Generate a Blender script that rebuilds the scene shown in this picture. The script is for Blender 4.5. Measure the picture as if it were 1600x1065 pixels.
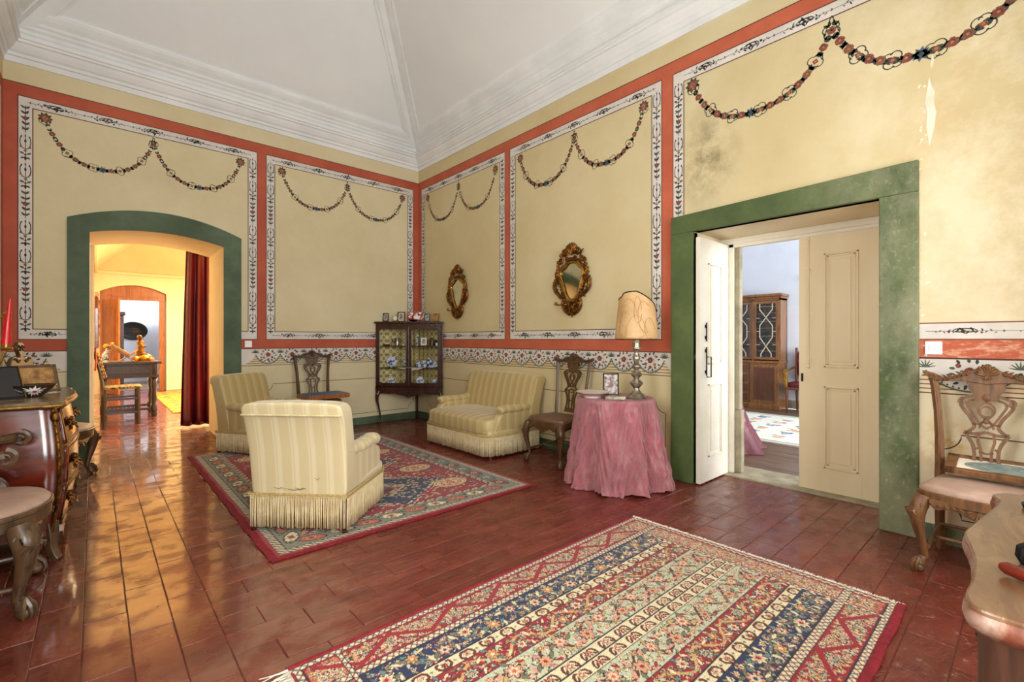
import bpy, bmesh, math, random
import numpy as np
from math import sin, cos, pi, radians, sqrt
from mathutils import Vector, Matrix
for _o in list(bpy.data.objects): bpy.data.objects.remove(_o)
SC = bpy.context.scene
COL = SC.collection
R = random.Random(7)

# ---------------- camera (16.4 mm, level, 1.30 m above the floor) ----------------
cam = bpy.data.cameras.new('camera'); cam.lens = 729.5/1600*36; cam.sensor_width = 36
cam.clip_start = 0.02; cam.clip_end = 100; cam.shift_y = -2.5/1600
camo = bpy.data.objects.new('camera', cam); COL.objects.link(camo)
camo.location = (0, 0, 1.3); camo.rotation_euler = (pi/2, 0, -radians(41.8328))
SC.camera = camo
# ---------------- colour management ----------------
SC.view_settings.view_transform = 'Standard'; SC.view_settings.look = 'None'
SC.view_settings.gamma = 1; SC.view_settings.use_curve_mapping = False
SC.view_settings.exposure = 0.48
SC.cycles.use_denoising = True
SC.cycles.max_bounces = 8; SC.cycles.diffuse_bounces = 5; SC.cycles.glossy_bounces = 4
SC.cycles.transparent_max_bounces = 12; SC.cycles.caustics_reflective = False
SC.cycles.sample_clamp_indirect = 6
# ---------------- sky ----------------
W = bpy.data.worlds.new('sky'); SC.world = W; W.use_nodes = True
W.node_tree.nodes['Background'].inputs[0].default_value = (0.72, 0.82, 1.0, 1)
W.node_tree.nodes['Background'].inputs[1].default_value = 2.2
# ---------------- daylight through the windows, and the lamps of the rooms ----------------
def area(name, loc, rot, sx, sy, power, col):
    l = bpy.data.lights.new(name, 'AREA'); l.shape = 'RECTANGLE'; l.size = sx; l.size_y = sy
    l.energy = power; l.color = col
    o = bpy.data.objects.new(name, l); COL.objects.link(o); o.location = loc; o.rotation_euler = rot
    return o
DAY = (1.0, 0.98, 0.95)
area('daylight_window', (0.15, -0.93, 2.1), (radians(99), 0, 0), 1.15, 2.5, 112, DAY)
area('daylight_window', (2.75, -0.93, 2.1), (radians(99), 0, 0), 1.25, 2.5, 58, DAY)
area('daylight_window', (-1.25, 1.3, 2.2), (radians(99), 0, radians(-90)), 1.25, 2.4, 78, DAY)
area('daylight_library', (7.2, -2.4, 1.9), (radians(90), 0, 0), 2.6, 2.4, 300, (0.95, 0.98, 1.0))
area('corridor_lamp_light', (2.2, 11.2, 3.1), (0, 0, 0), 1.0, 3.0, 400, (1.0, 0.77, 0.45))
area('corridor_lamp_glow', (2.4, 9.2, 1.9), (radians(90), 0, radians(100)), 1.2, 1.4, 30, (1.0, 0.78, 0.48))
area('daylight_far_room', (2.6, 16.6, 2.6), (radians(35), 0, radians(60)), 1.6, 1.6, 150, (0.9, 0.96, 1.0))

# ---------------- materials ----------------
def lin(c):
    c = c/255.0
    return c/12.92 if c <= 0.04045 else ((c+0.055)/1.055)**2.4
def rgb(t): return (lin(t[0]), lin(t[1]), lin(t[2]), 1)
class NT:
    def __init__(s, name):
        s.m = bpy.data.materials.new(name); s.m.use_nodes = True
        s.t = s.m.node_tree; s.b = s.t.nodes['Principled BSDF']; s.tc = None
    def n(s, typ, **kw):
        q = s.t.nodes.new(typ)
        for k, v in kw.items(): setattr(q, k, v)
        return q
    def l(s, a, b): s.t.links.new(a, b)
    def coords(s, scale=(1, 1, 1)):
        if not s.tc: s.tc = s.n('ShaderNodeTexCoord')
        mp = s.n('ShaderNodeMapping'); mp.inputs['Scale'].default_value = scale
        s.l(s.tc.outputs['Object'], mp.inputs[0]); return mp.outputs[0]
    def noise(s, scale, detail=4, rough=.6, stretch=(1, 1, 1), dist=0):
        q = s.n('ShaderNodeTexNoise'); q.inputs['Scale'].default_value = scale
        q.inputs['Detail'].default_value = detail; q.inputs['Roughness'].default_value = rough
        q.inputs['Distortion'].default_value = dist
        s.l(s.coords(stretch), q.inputs['Vector']); return q.outputs['Fac']
    def ramp(s, fac, stops, const=False):
        q = s.n('ShaderNodeValToRGB'); e = q.color_ramp.elements
        if const: q.color_ramp.interpolation = 'CONSTANT'
        while len(e) > len(stops): e.remove(e[-1])
        while len(e) < len(stops): e.new(1)
        for k, (p, c) in enumerate(stops):
            e[k].position = p; e[k].color = c if len(c) == 4 else rgb(c)
        s.l(fac, q.inputs[0]); return q.outputs[0]
    def mix(s, fac, a, b, mode='MIX'):
        q = s.n('ShaderNodeMix', data_type='RGBA', blend_type=mode)
        for inp, v in ((q.inputs[0], fac), (q.inputs[6], a), (q.inputs[7], b)):
            if isinstance(v, (int, float)): inp.default_value = v
            elif isinstance(v, tuple): inp.default_value = v if len(v) == 4 else rgb(v)
            else: s.l(v, inp)
        return q.outputs[2]
    def math(s, op, a, b=None, clamp=False):
        q = s.n('ShaderNodeMath', operation=op, use_clamp=clamp)
        for k, v in enumerate((a, b)):
            if v is None: continue
            if isinstance(v, (int, float)): q.inputs[k].default_value = v
            else: s.l(v, q.inputs[k])
        return q.outputs[0]
    def col(s, c):
        if isinstance(c, tuple): s.b.inputs['Base Color'].default_value = c if len(c) == 4 else rgb(c)
        else: s.l(c, s.b.inputs['Base Color'])
    def set(s, **kw):
        for k, v in kw.items():
            i = s.b.inputs[k.replace('_', ' ')]
            if isinstance(v, (int, float, tuple)): i.default_value = v
            else: s.l(v, i)
    def bump(s, h, strength=.2, dist=.01):
        q = s.n('ShaderNodeBump'); q.inputs['Strength'].default_value = strength
        q.inputs['Distance'].default_value = dist
        s.l(h, q.inputs['Height']); s.l(q.outputs[0], s.b.inputs['Normal'])
def pm(name, c1, c2=None, scale=6, rough=.5, metal=0, bump=0, bscale=None, stretch=(1, 1, 1), coat=0, spec=.5, detail=4, lo=.35, hi=.68, dist=.01):
    q = NT(name)
    c2 = c2 or tuple(max(0, int(v*.86)) for v in c1)
    f = q.noise(scale, detail, .6, stretch)
    q.col(q.ramp(f, [(lo, c2), (hi, c1)]))
    q.set(Roughness=rough, Metallic=metal, Coat_Weight=coat, Specular_IOR_Level=spec)
    if bump: q.bump(q.noise(bscale or scale*4, 3, .6, stretch), bump, dist)
    return q.m
def wood(name, c1, c2, rough=.35, axis=2, scale=7, coat=.25, bump=.15):
    st = [6, 6, 6]; st[axis] = .7
    q = NT(name)
    f = q.noise(scale*.5, 6, .65, tuple(st), 1.2)
    q.col(q.ramp(f, [(.3, c2), (.52, c1), (.7, tuple(min(255, int(v*1.15)) for v in c1))]))
    q.set(Roughness=rough, Coat_Weight=coat, Coat_Roughness=.2)
    q.bump(q.noise(scale*2, 4, .6, tuple(st)), bump, .004)
    return q.m

# ---------------- mesh builder ----------------
class MB:
    def __init__(s): s.v = []; s.f = []; s.m = []
    def add(s, vs, fs, mi=0):
        b = len(s.v); s.v.extend([tuple(v) for v in vs])
        s.f.extend([tuple(b+i for i in f) for f in fs]); s.m.extend([mi]*len(fs))
    def box(s, x0, x1, y0, y1, z0, z1, mi=0):
        s.add([(x0, y0, z0), (x1, y0, z0), (x1, y1, z0), (x0, y1, z0), (x0, y0, z1), (x1, y0, z1), (x1, y1, z1), (x0, y1, z1)],
              [(0, 3, 2, 1), (4, 5, 6, 7), (0, 1, 5, 4), (1, 2, 6, 5), (2, 3, 7, 6), (3, 0, 4, 7)], mi)
        return s
    def tube(s, pts, r, n=8, mi=0, flat=1.0, caps=True, closed=False):
        P = [Vector(p) for p in pts]; m = len(P)
        rr = r if isinstance(r, (list, tuple)) else [r]*m
        vs = []; up = None
        for i, p in enumerate(P):
            if closed: t = P[(i+1) % m]-P[i-1]
            else: t = P[min(i+1, m-1)]-P[max(i-1, 0)]
            if t.length < 1e-9: t = Vector((0, 0, 1))
            t.normalize()
            if up is None:
                a = Vector((0, 0, 1)) if abs(t.z) < .9 else Vector((0, 1, 0))
                up = (a-t*a.dot(t)).normalized()
            else:
                up = up-t*up.dot(t)
                up = up.normalized() if up.length > 1e-6 else t.orthogonal().normalized()
            sd = t.cross(up)
            for k in range(n):
                a = 2*pi*k/n
                vs.append(p+(up*cos(a)+sd*sin(a)*flat)*rr[i])
        fs = []
        for i in range(m if closed else m-1):
            j = (i+1) % m
            for k in range(n):
                l = (k+1) % n
                fs.append((i*n+k, i*n+l, j*n+l, j*n+k))
        if caps and not closed: fs += [tuple(range(n))[::-1], tuple((m-1)*n+k for k in range(n))]
        s.add(vs, fs, mi); return s
    def lathe(s, prof, n=24, c=(0, 0, 0), mi=0, sx=1, sy=1, fn=None):
        vs = []
        for (r, z) in prof:
            for k in range(n):
                a = 2*pi*k/n
                q = r if fn is None else fn(r, z, a)
                vs.append((c[0]+q*cos(a)*sx, c[1]+q*sin(a)*sy, c[2]+z))
        fs = []
        for i in range(len(prof)-1):
            for k in range(n):
                l = (k+1) % n
                fs.append((i*n+k, i*n+l, (i+1)*n+l, (i+1)*n+k))
        fs += [tuple(range(n))[::-1], tuple((len(prof)-1)*n+k for k in range(n))]
        s.add(vs, fs, mi); return s
    def ell(s, c, r, nu=10, nv=6, mi=0, e=1.0, rot=None, warp=None):
        if isinstance(r, (int, float)): r = (r, r, r)
        def sp(v): return math.copysign(abs(v)**e, v)
        vs = []
        for i in range(nv+1):
            b = -pi/2+pi*i/nv
            for k in range(nu):
                a = 2*pi*k/nu
                p = Vector((r[0]*sp(cos(b))*sp(cos(a)), r[1]*sp(cos(b))*sp(sin(a)), r[2]*sp(sin(b))))
                if rot is not None: p = rot @ p
                if warp: p = Vector(warp(p))
                vs.append((c[0]+p[0], c[1]+p[1], c[2]+p[2]))
        fs = []
        for i in range(nv):
            for k in range(nu):
                l = (k+1) % nu
                fs.append((i*nu+k, i*nu+l, (i+1)*nu+l, (i+1)*nu+k))
        s.add(vs, fs, mi); return s
    def prism(s, poly, w0, w1, fn, mi=0):
        n = len(poly)
        vs = [fn(u, v, w0) for u, v in poly]+[fn(u, v, w1) for u, v in poly]
        fs = [tuple(range(n))[::-1], tuple(range(n, 2*n))]
        for k in range(n):
            l = (k+1) % n
            fs.append((k, l, n+l, n+k))
        s.add(vs, fs, mi); return s
    def ribbon(s, pts, wd, w0, w1, fn, mi=0, closed=False):
        m = len(pts); ww = wd if isinstance(wd, (list, tuple)) else [wd]*m
        vs = []
        for i, p in enumerate(pts):
            a = pts[(i-1) % m if closed else max(i-1, 0)]; b = pts[(i+1) % m if closed else min(i+1, m-1)]
            tx, ty = b[0]-a[0], b[1]-a[1]; L = sqrt(tx*tx+ty*ty) or 1
            nx, ny = -ty/L*ww[i]/2, tx/L*ww[i]/2
            for w in (w0, w1):
                vs.append(fn(p[0]+nx, p[1]+ny, w)); vs.append(fn(p[0]-nx, p[1]-ny, w))
        fs = []
        for i in range(m if closed else m-1):
            a = 4*i; b = 4*((i+1) % m)
            fs += [(a, b, b+1, a+1), (a+2, a+3, b+3, b+2), (a, a+2, b+2, b), (a+1, b+1, b+3, a+3)]
        if not closed: fs += [(0, 1, 3, 2), (4*m-4, 4*m-2, 4*m-1, 4*m-3)]
        s.add(vs, fs, mi); return s
    def grid(s, fn, nu, nv, mi=0, wrap=False):
        vs = [fn(i/nu, j/nv) for j in range(nv+1) for i in range(nu if wrap else nu+1)]
        c = nu if wrap else nu+1; fs = []
        for j in range(nv):
            for i in range(nu):
                i2 = (i+1) % c
                fs.append((j*c+i, j*c+i2, (j+1)*c+i2, (j+1)*c+i))
        s.add(vs, fs, mi); return s
    def mesh(s, name, mats, smooth=True):
        me = bpy.data.meshes.new(name); me.from_pydata(s.v, [], s.f)
        for m in (mats if isinstance(mats, (list, tuple)) else [mats]): me.materials.append(m)
        me.polygons.foreach_set('material_index', s.m)
        me.polygons.foreach_set('use_smooth', [smooth]*len(s.f))
        me.update(); return me
    def build(s, name, mats, parent=None, smooth=True, bevel=0, sub=0, loc=None, rot=None, solid=0, auto=True, fixn=True):
        me = s.mesh(name, mats, smooth)
        if fixn and len(s.f) < 60000:
            bm = bmesh.new(); bm.from_mesh(me); bmesh.ops.recalc_face_normals(bm, faces=bm.faces); bm.to_mesh(me); bm.free()
        if smooth and auto and not sub:
            me.set_sharp_from_angle(angle=radians(42))
        o = bpy.data.objects.new(name, me); COL.objects.link(o)
        if parent: o.parent = parent
        if loc: o.location = loc
        if rot: o.rotation_euler = rot
        if solid: q = o.modifiers.new('s', 'SOLIDIFY'); q.thickness = solid
        if bevel:
            q = o.modifiers.new('b', 'BEVEL'); q.width = bevel; q.segments = 2; q.limit_method = 'ANGLE'; q.angle_limit = radians(40)
        if sub:
            q = o.modifiers.new('u', 'SUBSURF'); q.levels = sub; q.render_levels = sub
        return o
def tag(o, label, cat, group=None):
    o['label'] = label; o['category'] = cat
    if group: o['group'] = group
    return o
def thing(name, label, cat, loc=(0, 0, 0), rz=0, group=None):
    o = bpy.data.objects.new(name, None); COL.objects.link(o); o.empty_display_size = .1
    o.location = loc; o.rotation_euler = (0, 0, rz); return tag(o, label, cat, group)
def struct(o):
    o['kind'] = 'structure'; return o
def stuff(o):
    o['kind'] = 'stuff'; return o
def dup(root, loc, rz, label, group=None):
    r = root.copy(); COL.objects.link(r); r.location = loc; r.rotation_euler = (0, 0, rz); r['label'] = label
    if group: r['group'] = group
    for ch in list(root.children):
        c = ch.copy(); COL.objects.link(c); c.parent = r
        for g in list(ch.children):
            d = g.copy(); COL.objects.link(d); d.parent = c
    return r
def bez(pts, n=8):
    """Catmull-Rom through points"""
    P = [tuple(p) for p in pts]; out = []
    for i in range(len(P)-1):
        p0 = P[max(i-1, 0)]; p1 = P[i]; p2 = P[i+1]; p3 = P[min(i+2, len(P)-1)]
        for k in range(n):
            t = k/n
            out.append(tuple(.5*((2*b)+(-a+c)*t+(2*a-5*b+4*c-d)*t*t+(-a+3*b-3*c+d)*t**3) for a, b, c, d in zip(p0, p1, p2, p3)))
    out.append(P[-1]); return out
def interp(vals, m):
    return [float(v) for v in np.interp(np.linspace(0, len(vals)-1, m), range(len(vals)), vals)]
def spiral(cx, cy, r0, r1, a0, a1, n=14):
    return [(cx+(r0+(r1-r0)*i/n)*cos(a0+(a1-a0)*i/n), cy+(r0+(r1-r0)*i/n)*sin(a0+(a1-a0)*i/n)) for i in range(n+1)]
XYZ = lambda u, v, w: (u, w, v)
# ---------------- shared materials ----------------
def wall_mat():
    q = NT('old_cream_limewash')
    base = q.ramp(q.noise(.9, 6, .65), [(.3, (200, 186, 146)), (.55, (211, 199, 162)), (.75, (219, 208, 174))])
    fine = q.noise(14, 5, .7)
    c = q.mix(q.math('MULTIPLY', fine, .25), base, (236, 222, 184))
    q.col(c); q.set(Roughness=.85, Specular_IOR_Level=.2)
    q.bump(q.noise(5, 6, .6), .25, .02); return q.m
def wallB_mat():
    q = NT('stained_cream_limewash')
    base = q.ramp(q.noise(.9, 6, .65), [(.3, (198, 180, 134)), (.55, (208, 192, 150)), (.75, (214, 202, 164))])
    tc = q.tc.outputs['Object']
    sx = q.n('ShaderNodeSeparateXYZ'); q.l(tc, sx.inputs[0])
    y, z = sx.outputs[1], sx.outputs[2]
    # pale flaking patches towards the near end of the wall
    near = q.math('MULTIPLY', q.math('SUBTRACT', 1.3, y), .7, True)
    patch = q.math('MULTIPLY', near, q.ramp(q.noise(1.7, 7, .7), [(.42, (0, 0, 0)), (.62, (255, 255, 255))]), True)
    low = q.math('MULTIPLY', near, q.math('MULTIPLY', q.math('SUBTRACT', 1.9, z), 1.2, True), True)
    c = q.mix(q.math('MULTIPLY', q.math('MAXIMUM', patch, low), .8), base, (240, 229, 203))
    rust = q.math('MULTIPLY', near, q.ramp(q.noise(1.1, 5, .6, (1, 1, 1), .6), [(.6, (0, 0, 0)), (.7, (255, 255, 255))]), True)
    c = q.mix(q.math('MULTIPLY', rust, .45), c, (206, 158, 100))
    # grey mould over the door's left corner
    d = q.n('ShaderNodeVectorMath', operation='DISTANCE')
    mp = q.n('ShaderNodeMapping'); mp.inputs['Scale'].default_value = (0, 1.6, 1.0); q.l(tc, mp.inputs[0])
    q.l(mp.outputs[0], d.inputs[0]); d.inputs[1].default_value = (0, 1.93*1.6, 2.9)
    mm = q.math('SUBTRACT', 1.0, q.math('MULTIPLY', d.outputs['Value'], 1.9), True)
    mm = q.math('MULTIPLY', mm, q.ramp(q.noise(3.2, 9, .75), [(.42, (0, 0, 0)), (.62, (255, 255, 255))]), True)
    c = q.mix(q.math('MULTIPLY', mm, 1.1, True), c, (128, 118, 88))
    # ochre damp stain above the skirting near the end chair
    d2 = q.n('ShaderNodeVectorMath', operation='DISTANCE'); q.l(tc, d2.inputs[0]); d2.inputs[1].default_value = (4.04, .36, .62)
    m2 = q.math('SUBTRACT', 1.0, q.math('MULTIPLY', d2.outputs['Value'], 4.5), True)
    m2 = q.math('MULTIPLY', m2, q.ramp(q.noise(9, 5, .6), [(.4, (0, 0, 0)), (.55, (255, 255, 255))]), True)
    c = q.mix(m2, c, (202, 160, 84))
    high = q.math('MULTIPLY', q.math('SUBTRACT', z, 2.6), .8, True)
    g9 = q.math('MULTIPLY', q.math('MULTIPLY', near, high), q.ramp(q.noise(1.9, 8, .72), [(.42, (0, 0, 0)), (.7, (255, 255, 255))]), True)
    c = q.mix(q.math('MULTIPLY', g9, .6), c, (168, 148, 104))
    q.col(c); q.set(Roughness=.85, Specular_IOR_Level=.2)
    q.bump(q.noise(5, 6, .6), .3, .02); return q.m
M = {}
M['wall'] = wall_mat(); M['wallB'] = wallB_mat()
M['orange'] = pm('terracotta_paint', (186, 92, 64), (168, 78, 54), 3, .8, bump=.1, bscale=20, detail=7)
def orangeB():
    q = NT('flaked_terracotta_paint'); f = q.noise(2.5, 7, .7)
    c = q.ramp(f, [(.3, (176, 84, 56)), (.7, (196, 102, 72))])
    sx = q.n('ShaderNodeSeparateXYZ'); q.l(q.tc.outputs['Object'], sx.inputs[0])
    near = q.math('MULTIPLY', q.math('SUBTRACT', .6, sx.outputs[1]), 3, True)
    w = q.math('MULTIPLY', near, q.ramp(q.noise(9, 6, .7, (1, 1, 3)), [(.48, (0, 0, 0)), (.6, (255, 255, 255))]), True)
    q.col(q.mix(q.math('MULTIPLY', w, .65), c, (232, 190, 160))); q.set(Roughness=.8); return q.m
M['orangeB'] = orangeB()
M['strip'] = pm('grey_white_paint', (222, 216, 208), (203, 196, 188), 4, .8, detail=6)
M['line'] = pm('dark_maroon_paint', (88, 48, 38), (70, 40, 34), 8, .8)
M['lineR'] = pm('red_brown_line_paint', (140, 88, 66), (116, 72, 56), 8, .8)
M['pdark'] = pm('dark_green_black_paint', (66, 72, 66), (46, 52, 50), 30, .8)
M['pred'] = pm('brick_red_paint', (142, 80, 62), (112, 60, 50), 30, .8)
M['pblue'] = pm('slate_blue_paint', (72, 98, 116), (54, 76, 96), 30, .8)
M['poch'] = pm('ochre_paint', (184, 136, 82), (160, 110, 60), 30, .8)
M['pgreen'] = pm('olive_leaf_paint', (92, 104, 80), (66, 80, 62), 30, .8)
M['plaster'] = pm('bare_white_plaster', (240, 232, 215), (226, 214, 190), 12, .9)
PAINTS = [M['line'], M['pdark'], M['pred'], M['pblue'], M['poch'], M['pgreen'], M['lineR'], M['plaster']]
LN, DK, RD, BL, OC, GR, LR, PL = range(8)
M['ceil'] = pm('ceiling_white', (234, 235, 234), (226, 227, 227), .8, .85, detail=5)
M['cornice'] = pm('cornice_white', (236, 237, 236), (219, 221, 221), 1.6, .75, detail=6)
def green(name, worn):
    q = NT(name)
    c = q.ramp(q.noise(2.4, 6, .65), ([(.3, (62, 76, 46)), (.6, (82, 98, 54)), (.75, (96, 112, 64))] if worn else [(.3, (62, 78, 56)), (.6, (84, 102, 76)), (.75, (96, 114, 88))]))
    if worn:
        sx = q.n('ShaderNodeSeparateXYZ'); q.l(q.tc.outputs['Object'], sx.inputs[0])
        near = q.math('ADD', q.math('MULTIPLY', q.math('SUBTRACT', 1.35, sx.outputs[1]), 1.1, True), .02)
        w = q.ramp(q.noise(2.6, 8, .72, (1, 1, .6)), [(.38, (0, 0, 0)), (.62, (255, 255, 255))])
        c = q.mix(q.math('MULTIPLY', q.math('MULTIPLY', near, w), .8, True), c, (148, 148, 118))
        w2 = q.ramp(q.noise(22, 9, .8), [(.55, (0, 0, 0)), (.68, (200, 200, 200))])
        c = q.mix(q.math('MULTIPLY', near, w2, True), c, (182, 184, 162))
        w3 = q.ramp(q.noise(3.1, 8, .7, (1, 1, .7), .4), [(.56, (0, 0, 0)), (.66, (255, 255, 255))])
        c = q.mix(q.math('MULTIPLY', q.math('MULTIPLY', near, w3, True), .75), c, (62, 72, 56))
    q.col(c); q.set(Roughness=.6, Specular_IOR_Level=.35); q.bump(q.noise(9, 6, .65), .35, .015); return q.m
M['green'] = green('green_paint', False); M['greenB'] = green('green_paint_on_worn_stone', True)
M['stone'] = pm('threshold_stone', (168, 158, 132), (130, 122, 100), 7, .8, bump=.4, bscale=18, detail=7)
M['doorW'] = pm('white_door_paint', (232, 228, 214), (220, 214, 196), 3, .45, bump=.1, bscale=30, detail=6)
def doorC():
    q = NT('chipped_cream_door_paint')
    c = q.ramp(q.noise(2, 6, .6, (1, 1, .4)), [(.3, (214, 196, 158)), (.7, (226, 212, 180))])
    ch = q.ramp(q.noise(7, 8, .8, (1, 1, .5)), [(.70, (0, 0, 0)), (.715, (255, 255, 255))])
    q.col(q.mix(ch, c, (92, 78, 58))); q.set(Roughness=.5); q.bump(q.noise(20, 5, .6), .12, .005); return q.m
M['doorC'] = doorC()
def tile_mat(name='oxblood_painted_tile', rnd=True):
    q = NT(name)
    f = q.noise(2.2, 8, .7)
    oi = q.n('ShaderNodeObjectInfo')
    c = q.ramp(f, [(.28, (84, 32, 24)), (.5, (110, 45, 34)), (.74, (130, 62, 48))])
    geo = q.n('ShaderNodeNewGeometry')
    nz = q.n('ShaderNodeTexNoise'); nz.inputs['Scale'].default_value = 1.3; nz.inputs['Detail'].default_value = 8; nz.inputs['Roughness'].default_value = .7
    q.l(geo.outputs['Position'], nz.inputs['Vector'])
    c = q.mix(q.math('MULTIPLY', q.ramp(nz.outputs['Fac'], [(.5, (0, 0, 0)), (.75, (255, 255, 255))]), .45), c, (134, 82, 64))
    # pale scuffs
    n2 = q.n('ShaderNodeTexNoise'); n2.inputs['Scale'].default_value = 17; n2.inputs['Detail'].default_value = 9; n2.inputs['Roughness'].default_value = .8
    q.l(geo.outputs['Position'], n2.inputs['Vector'])
    sx9 = q.n('ShaderNodeSeparateXYZ'); q.l(geo.outputs['Position'], sx9.inputs[0])
    worn_ = q.math('MULTIPLY', q.math('SUBTRACT', 1.5, sx9.outputs[1]), .04, True)
    sc = q.ramp(q.math('ADD', n2.outputs['Fac'], worn_), [(.62, (0, 0, 0)), (.70, (255, 255, 255))])
    c = q.mix(q.math('MULTIPLY', sc, .6), c, (186, 152, 132))
    hv = q.n('ShaderNodeHueSaturation'); q.l(c, hv.inputs['Color'])
    if rnd: q.l(q.math('ADD', q.math('MULTIPLY', oi.outputs['Random'], .25), .88), hv.inputs['Value'])
    q.col(hv.outputs[0])
    n3 = q.n('ShaderNodeTexNoise'); n3.inputs['Scale'].default_value = 6; n3.inputs['Detail'].default_value = 6
    q.l(geo.outputs['Position'], n3.inputs['Vector'])
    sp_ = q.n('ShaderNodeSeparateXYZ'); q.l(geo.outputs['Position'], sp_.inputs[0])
    refl_coat = q.math('ADD', .22, q.math('MULTIPLY', q.math('SUBTRACT', 1.15, sp_.outputs[0]), 1.5, True))
    q.set(Roughness=q.ramp(n3.outputs['Fac'], [(.36, (0.09, 0.09, 0.09, 1)), (.62, (.34, .34, .34, 1))]), Specular_IOR_Level=.5, Coat_Weight=q.math('MULTIPLY', q.ramp(n3.outputs['Fac'], [(.46, (1, 1, 1, 1)), (.66, (.25, .25, .25, 1))]), refl_coat), Coat_IOR=1.9, Coat_Roughness=.10)
    # extra coat towards the arch side, added to strengthen the corridor's gold reflection
    mp = q.n('ShaderNodeMapping'); mp.inputs['Scale'].default_value = (.45, 1.3, 1); mp.inputs['Rotation'].default_value = (0, 0, .35)
    q.l(geo.outputs['Position'], mp.inputs[0])
    n4 = q.n('ShaderNodeTexNoise'); n4.inputs['Scale'].default_value = 11; n4.inputs['Detail'].default_value = 7; n4.inputs['Roughness'].default_value = .62; n4.inputs['Distortion'].default_value = .6
    q.l(mp.outputs[0], n4.inputs['Vector'])
    q.bump(n4.outputs['Fac'], .75, .028); return q.m
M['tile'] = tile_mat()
M['grout'] = pm('dark_grout', (108, 60, 48), (62, 30, 24), 5, .6)
M['chairwood'] = wood('carved_walnut', (84, 56, 30), (42, 27, 14), .38)
M['greywood'] = wood('waxed_grey_walnut', (90, 66, 44), (42, 30, 19), .36)
M['lightwood'] = wood('sunlit_walnut', (118, 80, 46), (62, 40, 21), .5, coat=0)
M['consolewood'] = wood('brown_console_wood', (78, 44, 28), (48, 26, 17), .5, coat=0)
M['darkwood'] = wood('dark_mahogany', (58, 28, 20), (30, 14, 10), .25, coat=.5)
M['mahog'] = wood('polished_mahogany', (98, 32, 16), (44, 14, 8), .14, axis=0, scale=4, coat=1.0, bump=.08)
M['oak'] = wood('warm_oak', (150, 88, 34), (104, 54, 18), .4)
M['satin'] = wood('satinwood_yellow', (136, 88, 40), (96, 56, 22), .3, coat=.5)
M['satin2'] = wood('figured_brown_mahogany', (98, 54, 26), (66, 34, 15), .3, coat=.5)
M['plank'] = wood('worn_floor_plank', (112, 86, 66), (72, 52, 38), .45, axis=1, scale=4)
M['gilt'] = pm('antique_gilt', (150, 98, 34), (70, 40, 14), 18, .34, .85, bump=.5, bscale=60, detail=6)
M['giltB'] = pm('bright_brass', (206, 164, 84), (150, 108, 46), 25, .28, .9, bump=.2)
M['silver'] = pm('aged_silver', (196, 188, 172), (140, 130, 112), 14, .28, .85, bump=.1)
M['iron'] = pm('black_iron', (40, 38, 36), (24, 22, 22), 20, .5, .6)
M['black'] = pm('black_lacquer', (14, 12, 12), (8, 7, 7), 5, .12, coat=.6)
M['pinkseat'] = pm('faded_pink_silk', (190, 160, 142), (168, 138, 120), 9, .55, bump=.2, bscale=70)
M['brownseat'] = pm('rubbed_brown_leather', (122, 88, 66), (98, 68, 50), 6, .45, bump=.1)
M['white'] = pm('white_glaze', (236, 234, 228), (222, 220, 212), 5, .2)
M['plastic'] = pm('white_plastic', (240, 240, 238), (232, 232, 230), 5, .3)
M['bwp'] = pm('blue_and_white_glaze', (228, 232, 240), (34, 62, 140), 26, .15, lo=.46, hi=.52, detail=3)
M['bwl'] = pm('pale_blue_and_white_glaze', (226, 228, 232), (96, 112, 150), 32, .15, lo=.44, hi=.54, detail=3)
M['pinkg'] = pm('pink_and_white_glaze', (230, 222, 224), (160, 76, 110), 30, .15, lo=.44, hi=.52, detail=3)
M['imari'] = pm('red_and_white_glaze', (236, 226, 216), (164, 46, 42), 26, .15, lo=.56, hi=.60, detail=3)
M['photo'] = pm('faded_photograph', (206, 200, 190), (90, 84, 76), 22, .3, detail=5)
M['photoS'] = pm('sepia_photograph', (204, 160, 96), (120, 80, 44), 14, .3, detail=5)
M['page'] = pm('old_paper', (220, 206, 178), (196, 180, 148), 9, .8)
M['redwax'] = pm('red_wax', (206, 16, 22), (176, 8, 14), 4, .25)
M['orangeg'] = pm('orange_glaze', (206, 96, 40), (182, 74, 26), 9, .15)
M['mirror'] = pm('old_mirror_glass', (210, 208, 196), (150, 146, 132), 7, .06, 1.0, lo=.3, hi=.5)
def glass():
    q = NT('clear_glass'); t = q.t
    tr = q.n('ShaderNodeBsdfTransparent'); gl = q.n('ShaderNodeBsdfGlossy'); gl.inputs['Roughness'].default_value = .03
    fr = q.n('ShaderNodeFresnel'); fr.inputs['IOR'].default_value = 1.45
    mx = q.n('ShaderNodeMixShader'); q.l(fr.outputs[0], mx.inputs[0]); q.l(tr.outputs[0], mx.inputs[1]); q.l(gl.outputs[0], mx.inputs[2])
    q.l(mx.outputs[0], t.nodes['Material Output'].inputs['Surface']); return q.m
M['glass'] = glass()
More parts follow.
